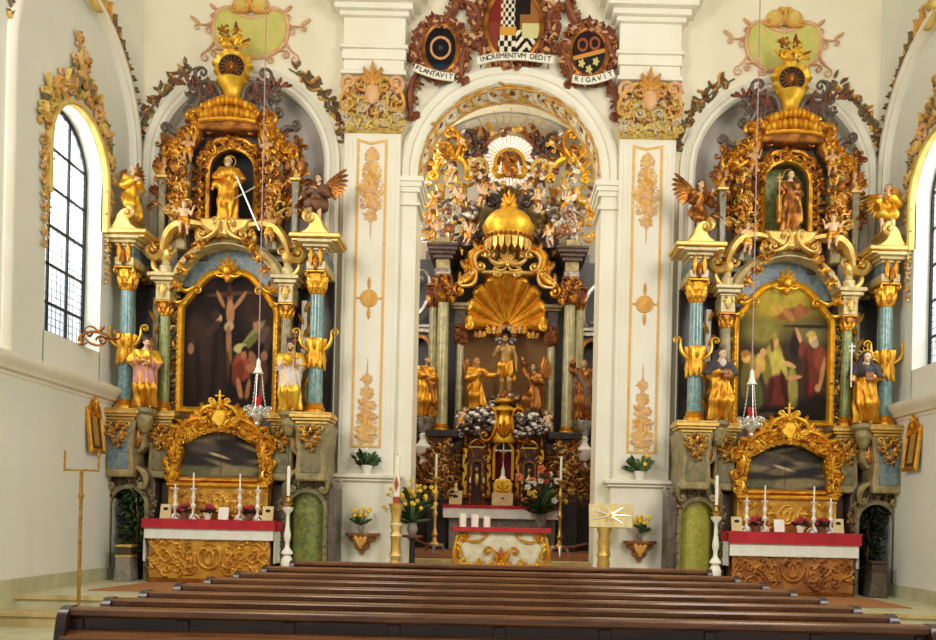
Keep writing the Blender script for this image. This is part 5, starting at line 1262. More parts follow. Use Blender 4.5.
# ------------------------------------------------------------------ the chancel and its high altar
def wall_slab(mt, pts, z0, z1, th=.3):
    m = MB(mt); out = []
    for (x0, y0), (x1, y1) in zip(pts[:-1], pts[1:]):
        dx, dy = x1-x0, y1-y0; l = math.hypot(dx, dy); nx, ny = -dy/l*th, dx/l*th
        m.raw([(x0, y0, z0), (x1, y1, z0), (x1, y1, z1), (x0, y0, z1), (x0+nx, y0+ny, z0), (x1+nx, y1+ny, z0), (x1+nx, y1+ny, z1), (x0+nx, y0+ny, z1)],
              [(0, 1, 2, 3), (5, 4, 7, 6), (0, 3, 7, 4), (1, 5, 6, 2), (3, 2, 6, 7), (0, 4, 5, 1)])
    return m
ZC = .75
struct('wall_chancel_left', wall_slab('plaster', [(-1.9, 7.0), (-3.3, 5.4), (-3.3, .72)], 0, 12).add(MB('plaster').box(-3.6, -1.6, .7, .9, 0, 6.5)))
struct('wall_chancel_right', wall_slab('plaster', [(3.3, .72), (3.3, 5.4), (1.9, 7.0)], 0, 12).add(MB('plaster').box(1.6, 3.6, .7, .9, 0, 6.5)))
struct('wall_chancel_back', wall_slab('plaster', [(1.95, 7.0), (-1.95, 7.0)], 0, 12))
m = MB('plaster_warm'); m.box(-3.6, 3.6, .7, 7.4, 12, 12.2); struct('ceiling_chancel', m)
HY = 5.0
def HX(px, py, Y=HY): return P(px, py, Y)
H = thing('high_altar', 'towering dark and gilded high altar seen through the chancel arch', 'altar', (0, 5.0, ZC))
m = MB('marble_black', 'marble_umber', 'marble_red'); m.box(-2.7, 2.7, 5.0, 5.6, ZC, 1.85); m.cur = 2; m.box(-2.7, 2.7, 5.0, 5.6, 1.85, 3.2); m.cur = 1; m.box(-2.7, 2.7, 4.96, 5.0, 3.0, 3.14); m.box(-2.7, 2.7, 4.97, 5.0, 1.75, 1.85); part(H, 'base_wall', m)
m = MB('marble_black', 'brown_net', 'marble_dark'); m.box(-2.6, 2.6, 5.46, 5.8, 3.2, 7.4); m.cur = 1
m.prism([(-.98, 3.2), (.98, 3.2), (.98, 5.7)]+arc(0, 5.7, .98, 0, PI, 16, .9)+[(-.98, 5.7)], 5.40, 5.46); part(H, 'back_wall', m)
for d in (-1, 1):
    nmz = 'left' if d < 0 else 'right'
    # pedestal and big column, small inner column, entablature
    m = MB('marble_umber', 'gold_red', 'marble_black'); m.cur = 2; m.box(d*1.40-.24, d*1.40+.24, 4.3, 5.0, ZC, 1.8, .02); m.cur = 0; m.box(d*1.40-.24, d*1.40+.24, 4.3, 5.0, 1.8, 3.2, .02); m.cur = 2; m.box(d*1.34-.36, d*1.34+.36, 4.2, 5.2, 3.18, 3.34, .02); o = part(H, 'pedestal', m)
    m = MB('gold_red', 'marble_umber', 'gold_pale')
    for k in range(16): m.cur = (0, 2, 0)[k % 3]; m.leaf(d*1.4+.2*sin(k*2.2), 4.28, 2.0+.07*k, PI/2+1.5*sin(k*1.3), .24, .11, .3)
    for q in (-1, 1): m.cur = 0; m.cscroll((d*1.4+q*.2, 2.1), (d*1.4+q*.2, 2.6), q*.08, 4.27, .03); m.cscroll((d*1.4+q*.05, 2.7), (d*1.4+q*.22, 3.1), q*.08, 4.27, .03, 1, -1)
    
    for k in range(16): m.rocaille(d*(1.2+.42*((k*3) % 5)/5), 4.27, 1.95+.072*k, .2, PI/2+sin(k), 820+k, (0, 0, 2, 1))
    part(o, 'carving', m)
    m = MB('gold_red', 'gold_pale', 'marble_umber')
    for k in range(14): m.rocaille(d*(1.72+.3*((k*3) % 5)/5), 4.98, 1.95+.08*k, .22, PI/2+sin(k), 840+k, (0, 0, 2, 1))
    for k in range(9): m.rocaille(d*(.98+.13*((k*2) % 3)/3), 4.95, 1.95+.12*k, .17, PI/2, 860+k, (0, 0, 1))
    part(H, 'base_carving', m)
    column(H, d*1.40, 4.62, 3.34, 6.2, 6.78, .140, 'marble_beige', ('gold_red', 'stucco_brown'), label='large yellow-green marbled column')
    column(H, d*1.03, 4.95, 3.34, 5.35, 5.75, .105, 'marble_beige', ('gold_red', 'stucco_brown'), label='smaller inner column')
    column(H, d*1.66, 5.05, 3.34, 6.2, 6.7, .11, 'marble_beige', ('gold_red', 'stucco_brown'), label='half hidden rear column')
    m = MB('marble_dark', 'marble_sand', 'marble_dark', 'silver_cloud'); x = d*1.42
    m.cur = 3; m.box(x-.17, x+.17, 4.45, 5.4, 6.78, 6.9, .01); m.cur = 1; m.box(x-.15, x+.15, 4.47, 5.4, 6.9, 7.12, .01); m.cur = 2
    for z0, z1, g in ((7.12, 7.2, .02), (7.2, 7.28, .07), (7.28, 7.36, .12), (7.36, 7.42, .15)): m.box(x-.2-g, x+.2+g, 4.42-g, 5.5, z0, z1, .01)
    m.cur = 1; m.box(x-.14, x+.14, 4.5, 4.9, 7.42, 7.62, .02); part(H, 'entablature', m)
    m = MB('marble_dark', 'silver_cloud', 'marble_sand'); x = d*1.04; m.box(x-.13, x+.13, 4.82, 5.4, 5.75, 6.1, .01); m.cur = 2
    for z0, z1, g in ((6.1, 6.16, .03), (6.16, 6.24, .08)): m.box(x-.14-g, x+.14+g, 4.8-g, 5.4, z0, z1, .01)
    part(H, 'inner_entablature', m)
    # outer bay with its dark round-headed niche
    m = MB('marble_violet'); x = d*1.98; hole = [(x+.24, 3.5)]+arc(x, 5.3, .24, 0, PI, 12)+[(x-.24, 3.5)]
    m.prism([(x+.34, 3.2), (x+.34, 5.75), (x-.34, 5.75), (x-.34, 3.2), (x-.24, 3.2)]+hole[::-1]+[(x+.24, 3.2)], 5.15, 5.5); o = part(H, 'niche_bay', m)
    m = MB('gold_red', 'silver_cloud'); m.sweep(arc(x, 5.3, .25, 0, PI, 14), [(-.03, .03), (-.03, -.06), (.04, -.06), (.04, .03)], False, 5.15); m.cur = 1; m.box(x-.32, x+.32, 5.05, 5.2, 5.62, 5.72, .01); m.box(x-.26, x+.26, 5.0, 5.2, 5.72, 5.8, .01)
    m.cscroll((x-.2, 5.9), (x+.2, 6.9), .2*d, 5.1, .06, 1, 1, .18); part(o, 'arch_trim', m)
    m = MB('silver_cloud', 'gold_red', 'marble_violet')   # bracket carrying the outer saint, with a white urn below
    x = d*1.75; m.lathe([(.06, 3.2), (.12, 3.35), (.16, 3.5), (.2, 3.56), (.2, 3.62)], x, 4.5, 0, 16); part(H, 'statue_bracket', m)
    m = MB('white_paint', 'gold_yellow'); m.lathe([(.0, 2.55), (.09, 2.6), (.06, 2.72), (.18, 2.86), (.22, 2.98), (.12, 3.06), (.08, 3.14), (.10, 3.24), (.04, 3.28)], x+d*.0, 4.42, 0, 18, 8, .05); m.cur = 1
    for q in (-1, 1): m.curl(x+q*.2, 4.38, 2.98, .07, PI/2, 1.2, .02, q, 12)
    part(H, 'white_urn', m)
    # tabernacle wings: gilded pilasters and small reliquary niches
    for q, w in ((.86, .055), (.32, .05)):
        m = MB('gold_yellow' if q > .5 else 'gold', 'gold_red'); x = d*q; m.box(x-w, x+w, 4.82, 4.98, 1.95, 3.0, .012); m.cur = 1; m.lathe([(w*1.0, 3.0), (w*1.5, 3.04), (w*1.5, 3.1), (w, 3.13), (w*.8, 3.2), (w*1.2, 3.28), (w*.4, 3.36)], x, 4.88, 0, 10); m.box(x-w-.02, x+w+.02, 4.8, 4.98, 1.88, 1.96, .01)
        for k in range(5): m.leaf(x, 4.81, 2.05+.2*k, PI/2+(-1)**k*.5, .2, .08, .25)
        part(H, 'gilt_pilaster', m)
    x = d*.59; m = MB('marble_red', 'gold_red'); hole = [(x+.13, 2.05)]+arc(x, 2.6, .13, 0, PI, 10)+[(x-.13, 2.05)]
    m.prism([(x+.22, 1.86), (x+.22, 3.02), (x-.22, 3.02), (x-.22, 1.86), (x-.13, 1.86)]+hole[::-1]+[(x+.13, 1.86)], 4.86, 5.0, .01); o = part(H, 'relic_niche', m)
    m = MB('gold_red', 'gold', 'gold_pale'); m.sweep(hole, [(-.02, .02), (-.02, -.03), (.025, -.03), (.025, .02)], False, 4.86)
    for k in range(9): m.cur = k % 3; m.leaf(x+.17*cos(PI*k/8), 4.84, 2.66+.15*sin(PI*k/8), PI*k/8, .13, .07, .3)
    m.cur = 1; m.cscroll((x-.2, 2.98), (x, 3.2), .05, 4.84, .025); m.cscroll((x+.2, 2.98), (x, 3.2), -.05, 4.84, .025); m.cur = 2; m.ell((x, 4.9, 2.3), (.06, .05, .16), 8, 6); m.ell((x, 4.88, 2.52), (.045, .045, .055), 8, 6); m.box(x-.2, x+.2, 4.8, 4.88, 3.0, 3.05, .008); part(o, 'gilt_border', m)
    # S-scrolls leaning on the crown
    m = MB('gold', 'gold_pale', 'gold_red'); m.cscroll((d*1.08, 6.62), (d*.72, 6.98), -d*-.1, 4.6, .07, -1, 1, .3, 14); m.cscroll((d*.74, 6.95), (d*.60, 7.42), -d*.14, 4.6, .075, 1, 1, .25, 14)
    m.cur = 1; m.cscroll((d*1.0, 6.55), (d*.68, 6.85), d*.14, 4.52, .035); m.cscroll((d*.66, 6.95), (d*.5, 7.35), -d*.14, 4.52, .04, 1, 1)
    for k in range(12): m.cur = k % 3; m.leaf(d*(1.05-.04*k), 4.55, 6.62+.07*k, PI/2+d*.9*sin(k), .24, .12, .35)
    part(H, 's_scroll', m)
    m = MB('silver_cloud', 'gold', 'stucco_brown')
    for k in range(8): m.cur = k % 3; m.curl(d*(1.5+.3*sin(k*2)), 4.6+.1*cos(k), 7.6+.12*k, .14, k, 1.3, .035, (-1)**k, 14)
    part(H, 'rocaille', m)
    # upper storey: gold pilasters and gilded ring frames
    for q, w in ((1.58, .075), (1.05, .055)):
        m = MB('gold_pale' if q > 1.2 else 'gold', 'gold_yellow', 'gold_red'); x = d*q; m.box(x-w, x+w, 5.5, 5.75, 7.4, 9.2, .015)
        for k in range(11): m.cur = k % 3; m.leaf(x+.05*sin(k*2), 5.48, 7.5+.16*k, PI/2+1.1*sin(k*1.7), .22, .1, .3)
        for k in range(3): m.ell((x, 5.48, 7.7+.6*k), (.08, .06, .1), 8, 6)
        part(H, 'upper_pilaster', m)
    m = MB('gold_yellow', 'gold'); ring = arc(d*1.34, 9.42, .36, -.35, PI+.35, 22)
    m.sweep(ring, [(-.07, .1), (-.07, -.04), (-.02, -.09), (.04, -.05), (.06, .1)], False, 5.4)
    for q in (-1, 1): m.curl(d*1.34+q*.42, 5.36, 9.3, .12, PI/2, 1.2, .05, q, 14)
    m.cur = 1; m.cscroll((d*1.34+.1, 9.75), (d*1.34-d*.05, 10.35), .14*d, 5.34, .065, 1, 1, .22); m.cscroll((d*1.6, 9.7), (d*1.48, 10.05), -.08*d, 5.36, .05)
    for k in range(8): m.leaf(d*1.34+.36*cos(PI*k/7), 5.36, 9.42+.36*sin(PI*k/7), PI*k/7+.5, .2, .12, .3)
    part(H, 'gilt_ring_frame', m)
    m = MB('stucco_yellow', 'silver_dark', 'stucco_brown'); ring = arc(d*.72, 9.5, .2, 0, 2*PI, 22)
    m.sweep(ring[:-1], [(-.05, .1), (-.05, -.04), (.0, -.08), (.05, -.04), (.05, .1)], True, 5.36); m.cur = 1; m.cscroll((d*.9, 9.8), (d*.95, 10.35), .12*d, 5.4, .055); m.cscroll((d*.6, 9.85), (d*.75, 10.15), -.1*d, 5.36, .05)
    m.cur = 2
    for k in range(12): m.leaf(d*(.72+.22*cos(k*.55)), 5.34, 9.5+.24*sin(k*.55), k*.55, .2, .1, .3)
    for k in range(9): m.leaf(d*(.55+.06*k), 5.5, 10.0+.1*sin(k*2), PI/2+.9*sin(k*1.7), .4, .13, .3)
    part(H, 'oval_frame', m)
    m = MB('gold_yellow', 'gold_pale', 'silver_cloud', 'stucco_brown', 'white_paint')
    for k in range(26): m.rocaille(d*(.5+1.35*((k*7) % 13)/13), 5.45-.1*(k % 3), 7.6+2.7*k/26, .3, PI/2+sin(k*2.3), 600+k, (0, 1, 2, 3, 1, 4))
    part(H, 'upper_shellwork', m)
    m = MB('gold_red', 'gold', 'stucco_brown')
    for k in range(20): m.rocaille(d*(1.2+.42*((k*5) % 9)/9), 4.42, 6.2+.06*(k % 9), .16, PI/2, 640+k, (0, 1, 2))
    for k in range(8): m.rocaille(d*(.93+.2*(k % 3)/3), 4.82, 5.36+.045*k, .13, PI/2, 660+k, (0, 2))
    part(H, 'capital_carving', m)
# altar table, shell, crown
m = MB('stone', 'marble_white'); m.box(-1.15, 1.15, 4.1, 4.95, ZC, 1.66, .02); m.cur = 1; m.box(-1.25, 1.25, 4.0, 4.96, 1.62, 1.70, .01); part(H, 'altar_table', m)
m = MB('gold', 'gold_yellow', 'gold_red')   # great gilded scallop of nine swelling flutes
sx, sz = 0, 5.86
for i in range(9):
    a = -.02+(PI+.04)*i/8; c_, s_ = cos(a), sin(a); L = .96+.10*sin(a)
    m.cur = 0; m.tube([(sx+.92*q*L*c_, 5.30-.55*q**1.7, sz+q*L*s_) for q in (.10, .3, .5, .7, .88, .97, 1.0)], [.03, .07, .105, .145, .172, .16, .10], 12, .75)
    if i < 8:
        a += (PI+.04)/16; c_, s_ = cos(a), sin(a); m.cur = 1; m.tube([(sx+.92*q*.98*c_, 5.30-.55*q**1.7-.02, sz+q*(.94+.1*sin(a))*s_) for q in (.12, .35, .6, .8, .97)], [.012, .02, .026, .03, .034], 6)
m.cur = 2; m.prism([(sx, sz-.12)]+[(sx+.9*cos(a), sz+1.0*sin(a)) for a in np.linspace(-.1, PI+.1, 30)], 5.30, 5.42); m.cur = 1
for d in (-1, 1): m.curl(d*.84, 4.75, 5.72, .1, PI/2, 1.3, .04, d, 16)
sh = part(H, 'shell_canopy', m)
m = MB('gold_pale', 'gold'); m.cscroll((-.26, 7.0), (.26, 7.0), .08, 4.66, .05)
part(sh, 'shell_crest', m)
m = MB('gold_yellow', 'gold', 'gold_red'); m.lathe([(.0, 7.55), (.5, 7.58), (.53, 7.64), (.50, 7.72), (.56, 7.82), (.57, 7.95), (.48, 8.12), (.34, 8.24), (.22, 8.3), (.18, 8.38), (.2, 8.42), (.13, 8.5), (.07, 8.56), (.0, 8.58)], 0, 4.72, 0, 36, 12, .012); m.cur = 2
for i in range(30): a = 2*PI*i/30; m.ell((.54*cos(a), 4.72+.54*sin(a), 7.64), (.045, .045, .05), 6, 5)
m.cur = 1; m.fan(0, 4.5, 8.36, PI/2, .3, .12, 5, 1.8); cr = part(H, 'crown_canopy', m)
m = MB('gold_pale', 'gold_red')
for i in range(22):
    a = 2*PI*i/22; e = MB('gold_pale', 'gold_red'); e.prism([(-.06, 0), (.06, 0), (.055, -.18), (0, -.27), (-.055, -.18)], -.015, .015, .006); e.cur = 1; e.ell((0, -.01, -.28), (.022, .02, .03), 6, 4)
    m.add(e, Matrix.Translation((.52*sin(a), 4.72-.52*cos(a), 7.58)) @ Matrix.Rotation(a, 4, 'Z'))
part(cr, 'lambrequin', m)
m = MB('gold_pale', 'gold'); m.spray(0, 4.6, 7.05, .36, PI/2, 3); m.cscroll((-.42, 7.2), (.0, 7.12), -.1, 4.58, .045); m.cscroll((.42, 7.2), (.0, 7.12), .1, 4.58, .045); m.box(-.6, .6, 4.6, 5.4, 6.86, 6.94, .02); part(H, 'crown_bracket', m)
m = MB('marble_dark', 'marble_sand'); m.box(-1.9, 1.9, 5.5, 5.8, 7.4, 7.6); m.cur = 1; m.prism([(-1.0, 7.5), (1.0, 7.5), (.9, 8.6), (.45, 9.2), (-.45, 9.2), (-.9, 8.6)], 5.55, 5.75, .02); part(H, 'upper_wall', m)
# tabernacle
m = MB('marble_red', 'gold_yellow'); m.box(-.28, .28, 4.55, 4.98, 1.7, 1.92, .01); m.cur = 1; m.prism([(-.22, 1.72), (.22, 1.72), (.2, 2.0), (.22, 2.2), (.14, 2.3), (-.14, 2.3), (-.22, 2.2), (-.2, 2.0)], 4.36, 4.56, .02); tb = part(H, 'tabernacle', m)
m = MB('card_cream', 'gold_yellow', 'ink'); m.box(-.23, .23, 4.33, 4.36, 1.72, 2.0, .006); m.cur = 1; m.fan(0, 4.34, 2.02, PI/2, .22, .1, 5, 2.4); m.cur = 2; m.ell((0, 4.325, 1.88), (.035, .008, .02), 8, 5); part(tb, 'door', m)
m = MB('velvet_crimson', 'gold'); hole = [(.22, 2.3)]+arc(0, 2.95, .22, 0, PI, 12)+[(-.22, 2.3)]
m.lathe([(.22, 2.3), (.22, 3.1)], 0, 4.84, 0, 20, sq=.7, a0=.0, a1=PI); m.cur = 1; m.sweep(hole, [(-.02, .02), (-.02, -.04), (.04, -.04), (.04, .02)], False, 4.8); part(H, 'crimson_niche', m)
m = MB('gold_yellow', 'gold'); m.lathe([(.28, 3.12), (.30, 3.2), (.26, 3.3), (.24, 3.5), (.2, 3.68), (.15, 3.76), (.17, 3.8), (.26, 3.84), (.26, 3.9), (.18, 3.94), (.05, 4.0), (.22, 4.04), (.22, 4.1), (0, 4.12)], 0, 4.78, 0, 28, 10, .02); m.cur = 1
for d in (-1, 1): m.cscroll((d*.3, 3.2), (d*.2, 3.8), d*.06, 4.62, .04)
m.fan(0, 4.5, 3.2, PI/2, .4, .12, 5, 1.2); part(H, 'tabernacle_dome', m)
t = thing('crucifix', 'white and gold crucifix standing in the crimson tabernacle niche', 'crucifix', (0, 4.6, 2.3))
m = MB('white_paint', 'gold_yellow'); m.lathe([(0, 0), (.085, 0), (.08, .04), (.045, .08), (.04, .2), (.02, .28)], 0, 4.6, 2.3, 14); part(t, 'foot', m)
m = MB('white_paint'); m.box(-.012, .012, 4.588, 4.612, 2.55, 3.12, .003); m.box(-.15, .15, 4.588, 4.612, 2.93, 2.955, .003); 
for x, z in ((0, 3.13), (-.16, 2.94), (.16, 2.94)): m.ell((x, 4.6, z), (.026, .02, .026), 8, 6)
part(t, 'cross', m)
m = MB('brass'); m.tube([(-.13, 4.575, 2.96), (-.05, 4.57, 2.9), (0, 4.57, 2.89), (.05, 4.57, 2.9), (.13, 4.575, 2.96)], [.007, .012, .018, .012, .007], 6); m.tube([(0, 4.57, 2.9), (0, 4.565, 2.78), (.008, 4.57, 2.66)], [.022, .019, .009], 6); m.ell((0, 4.565, 2.94), .02, 7, 5); part(t, 'corpus', m)
# clouds under the central group and in the glory
def clouds(name, blobs, mats, parent, seed):
    r = random.Random(seed); m = MB(*mats)
    for x, y, z, s in blobs:
        for k in range(7):
            m.cur = r.randrange(len(mats)); q = s*r.uniform(.35, .7); m.ell((x+s*r.uniform(-.8, .8), y-s*r.uniform(0, .5), z+s*r.uniform(-.5, .5)), (q, q*.8, q*.75), 9, 7)
    return part(parent, name, m, stuff=False)
r = random.Random(4)
clouds('cloud_bank', [(x, 4.72+.2*r.random(), 3.4+.62*r.random()*(1-abs(x)*.35)+.22*(1-abs(x)), .10+.05*r.random()) for x in np.linspace(-.95, .95, 19) for _ in (0, 1, 2) if abs(x) > .2 or _ == 1], ('silver_cloud', 'silver_dark', 'silver_cloud', 'gold_red', 'marble_violet', 'white_paint'), H, 1)
for d in (-1, 1): clouds('cloud_front', [(x, 4.55+.1*r.random(), 3.30+.55*r.random()*(1-abs(abs(x)-.5)), .11) for x in d*np.linspace(.3, .95, 11) for _ in (0, 1)], ('silver_cloud', 'white_paint', 'silver_dark', 'marble_violet'), H, 6)
clouds('cloud_mound', [(x, 5.0, 3.98+.15*r.random(), .14) for x in np.linspace(-.35, .35, 6)], ('silver_dark', 'silver_cloud'), H, 2)
m = MB('silver_cloud', 'gold_red')
for k in range(12): a = 2*PI*k/12; m.cur = k % 3 == 0; m.ell((.20*cos(a), 5.2, 5.62+.19*sin(a)), (.09, .07, .08), 8, 6)
part(H, 'cloud_wreath', m)
m = MB('flesh', 'gold', 'silver_cloud')
_ch = m
for x, z, sz_ in ((-.28, 5.72, .13), (.3, 5.74, .13), (-.6, 5.62, .11), (.62, 5.62, .11), (-.75, 3.7, .12), (.4, 3.95, .11), (-.35, 3.75, .12), (.8, 3.62, .12), (-.6, 3.98, .1), (.62, 4.02, .1)): part(H, 'cherub_head', cherub_head(MB('flesh', 'gold', 'silver_cloud'), x, 5.0 if z > 5 else 4.72, z, sz_, 1))
# glory: bright window with gilt rays round the figure in the ring
GZ = HX(509, 152)[1]
m = MB('rays_glass'); m.lathe([(0, 0), (.64, 0), (.64, .03), (0, .03)], n=40); m.xf(T(0, 5.62, GZ, 0, 1, PI/2)); g = part(H, 'glory_window', m, 'bright white round glory window')
m = MB('gold_yellow')
for i in range(36):
    a = 2*PI*i/36; L = (.66, .74, .70)[i % 3]; m.tube([(.25*cos(a), 5.5, GZ+.25*sin(a)), (L*cos(a), 5.52, GZ+L*sin(a))], [.008, .013], 5)
part(g, 'rays', m)
m = MB('gold_pale')
for i in range(15):
    a = PI*(.14+.72*i/14); L = 1.15+.12*(i % 2); m.tube([(.70*cos(a), 5.54, GZ+.70*sin(a)), (L*cos(a), 5.56, GZ+L*sin(a))], [.012, .02], 5)
part(g, 'long_rays', m)
m = MB('gold_yellow', 'stucco_brown'); m.sweep(arc(0, GZ-.14, .33, -.3, PI+.3, 26), [(-.05, .05), (-.05, -.05), (.03, -.06), (.06, .05)], False, 5.35); m.cur = 1; m.sweep(arc(0, GZ-.14, .26, 0, PI, 20), [(-.04, .06), (-.04, -.04), (.04, -.04), (.04, .06)], False, 5.33)
for d in (-1, 1): m.cur = 0; m.cscroll((d*.38, GZ-.3), (d*.12, GZ-.42), d*.08, 5.28, .05)
part(g, 'ring', m)
r = random.Random(9)
clouds('glory_clouds', [(.95*cos(a)*(1+.1*r.random()), 5.55, GZ-.1+.82*sin(a), .13) for a in np.linspace(.15, PI-.15, 13)], ('stucco_brown', 'silver_cloud', 'gold_red', 'silver_dark', 'gold_pale'), H, 3)
for d in (-1, 1): clouds('cloud_cascade', [(d*(.25+.085*k)+.05*r.random(), 5.3-.03*k, GZ-.75-.085*k+.1*r.random(), .14) for k in range(12)], ('silver_cloud', 'silver_dark', 'silver_dark', 'marble_violet', 'gold_pale', 'white_paint'), H, 4+d)
for d in (-1, 1): clouds('side_clouds', [(d*(1.3+.6*r.random()), 5.2, 7.7+1.3*r.random(), .12) for k in range(9)], ('silver_cloud', 'gold_pale', 'silver_dark', 'white_paint', 'gold_yellow'), H, 5)
m = MB('marble_black', 'silver_dark')
for d in (-1, 1):
    m.cscroll((d*.72, 7.72), (d*.22, 8.55), d*.12, 4.95, .10, 1, 1, .16, 14); m.cur = 1; m.cscroll((d*1.05, 7.6), (d*.68, 7.75), d*.1, 4.95, .1)
part(H, 'dark_banner_scroll', m)
# painted vault behind the glory
m = MB('plaster', 'stucco_gold', 'stucco_brown', 'stucco_yellow'); 
va = [(x, z) for x, z in arc(0, 8.3, 2.6, -.1, PI+.1, 30)]
m.sweep(va, [(0, -.4), (0, 1.0), (.06, 1.0), (.06, -.4)], False, 5.9)
r = random.Random(3)
for i in range(60):
    a = r.uniform(.5, PI-.5); y = 5.85+.02*r.random(); q = 2.46-.4*r.random(); m.cur = 1+i % 3; m.leaf(q*cos(a), y, 8.3+q*sin(a), r.random()*6, .32, .14, .1)
struct('ceiling_apse', m)
# high altar furnishings
solo('altar_cloth', 'red runner over white lace on the high altar table', 'altar cloth', cloth_drop(-1.28, 1.28, 3.97, 4.9, 1.705, .06, .05, 'cloth_red', .003))
solo('altar_cloth', 'white scalloped lace hanging along the high altar table', 'altar cloth', cloth_drop(-1.26, 1.26, 3.985, 4.9, 1.695, .26, .2, 'lace', .012))
for i, x in enumerate((-1.02, 1.02)):
    t = thing('altar_card', 'pale framed card on the high altar, %s of the tabernacle' % ('left' if i == 0 else 'right'), 'altar card', (x, 4.25, 1.72))
    m = MB('card_cream'); m.box(x-.14, x+.14, 4.24, 4.27, 1.722, 2.02, .006); m.lathe([(.06, 2.02), (.03, 2.1), (.04, 2.16), (.0, 2.2)], x, 4.255, 0, 10); part(t, 'frame', m)
    m = MB('ink'); m.ell((x, 4.236, 1.9), (.06, .005, .035), 10, 5); part(t, 'picture', m)
for i, x in enumerate((-.72, -.42, .42, .72)):
    candlestick('candlestick', 'dark gilded candlestick on the high altar, %s' % ('outer left', 'inner left', 'inner right', 'outer right')[i], (x, 4.4, 1.72), .5, 'gold_red', .12, 'high altar candlesticks', scale=1.3)
# people's altar: white and gold bombe block before the chancel steps
t = thing('altar_block', "white and gold bulging people's altar before the chancel steps", 'altar', (0, -.45, PLAT))
hw = [(.0, .60), (.06, .62), (.10, .60), (.25, .60), (.5, .68), (.68, .75), (.78, .745), (.83, .70), (.86, .68)]
m = MB('marble_white'); n = 40; vs = []
for z, w_ in hw:
    k = w_/.75
    for i in range(n):
        a = 2*PI*i/n; c, s_ = cos(a), sin(a); e = .32
        vs.append((w_*math.copysign(abs(c)**e, c), -.45+.30*k*math.copysign(abs(s_)**e, s_), PLAT+z))
m.raw(vs, [(j*n+i, j*n+(i+1) % n, (j+1)*n+(i+1) % n, (j+1)*n+i) for j in range(len(hw)-1) for i in range(n)]+[tuple(range(n))[::-1], tuple((len(hw)-1)*n+i for i in range(n))]); part(t, 'body', m)
m = MB('marble_sand'); m.box(-.76, .76, -.80, -.1, PLAT+.86, PLAT+.93, .012); part(t, 'top_slab', m)
m = MB('gold', 'gold_yellow')
for d in (-1, 1):
    m.cur = 0; m.cscroll((d*.66, PLAT+.18), (d*.70, PLAT+.78), d*-.06, -.72, .035, 1, 1, .15, 16); m.cscroll((d*.56, PLAT+.74), (d*.24, PLAT+.80), d*.05, -.75, .022, 1, 1)
    m.cscroll((d*.14, PLAT+.25), (d*.16, PLAT+.62), d*.09, -.74, .028, 1, 1, .2); m.cscroll((d*.5, PLAT+.3), (d*.3, PLAT+.18), d*.05, -.72, .02)
    m.cur = 1
    for k in range(7): m.leaf(d*(.68-.01*k), -.73, PLAT+.2+.085*k, PI/2+d*.8*sin(k), .13, .07, .2)
    for k in range(4): m.rocaille(d*(.22+.11*k), -.745, PLAT+.26+.1*(k % 2), .14, k*1.3, 680+k, (1, 1, 0))
m.spray(0, -.76, PLAT+.42, .22, PI/2, 7); m.fan(0, -.76, PLAT+.42, -PI/2, .2, .09, 5, 2.2); part(t, 'gilt_ornament', m)
solo('altar_cloth', "red cloth strip on the people's altar", 'altar cloth', cloth_drop(-.775, .775, -.815, -.1, PLAT+.932, .05, .05, 'cloth_red', .003))
for i, (px, w_, h_) in enumerate(((463, .055, .21), (475, .06, .2), (487, .055, .18))):
    x = P(px, 520, -.5)[0]; c = MB('wax', 'ink'); c.lathe([(w_, 0), (w_, h_), (w_*.5, h_-.006), (0, h_-.012)], x, -.5, PLAT+.946, 18); c.cur = 1; c.tube([(x, -.5, PLAT+.94+h_-.01), (x+.004, -.5, PLAT+.94+h_+.015)], .003, 4)
    solo('pillar_candle', "thick white candle on the people's altar, %s" % ('left one', 'middle one', 'right one')[i], 'candle', c, "pillar candles on the people's altar")
# two tall candelabra inside the arch
for i, (px, s) in enumerate(((435, -1), (560, 1))):
    x, _ = P(px, 520, 1.4); y = 1.4
    t = thing('floor_candelabrum', 'tall %s floor candlestick with three-legged base %s of the high altar' % ('gilded' if s < 0 else 'tarnished', 'left' if s < 0 else 'right'), 'candlestick', (x, y, ZC))
    m = MB('gold_pale' if s < 0 else 'brass'); z0, z1 = .16, 1.42
    pr = [(.09, 0), (.1, .03), (.05, .06), (.03, .12), (.06, .17), (.035, .22), (.022, .3), (.03, .42), (.05, .47), (.025, .52), (.02, .66), (.045, .72), (.06, .78), (.03, .83), (.02, .92), (.05, .96), (.075, .98), (.075, 1.0), (.02, 1.0)]
    m.lathe([(r_, z0+q*(z1-z0)) for r_, q in pr], x, y, ZC, 16); part(t, 'stem', m)
    m = MB('wax', 'gold_pale'); m.lathe([(.022, z1), (.022, z1+.42), (.006, z1+.44)], x, y, ZC, 10); part(t, 'candle', m)
    for k in range(3):
        a = 2*PI*k/3-PI/2; f = MB('stone' if s < 0 else 'silver'); f.tube([(x+.05*cos(a), y+.05*sin(a), ZC+.17), (x+.15*cos(a), y+.15*sin(a), ZC+.18), (x+.19*cos(a), y+.19*sin(a), ZC+.08), (x+.22*cos(a), y+.22*sin(a), ZC+.02)], [.03, .035, .025, .022], 7); part(t, 'foot', f)
    # barrier bar from the candlestick to the pier
    m = MB('wood_red'); xe = s*(CR-.02); m.tube([(x+s*.1, 1.25, ZC+.2), ((x+xe)/2, 1.05, ZC+.21), (xe, .85, ZC+.28)], .022, 8); solo('barrier_rail', 'low dark rail between the %s floor candlestick and the arch jamb' % ('left' if s < 0 else 'right'), 'rail', m)
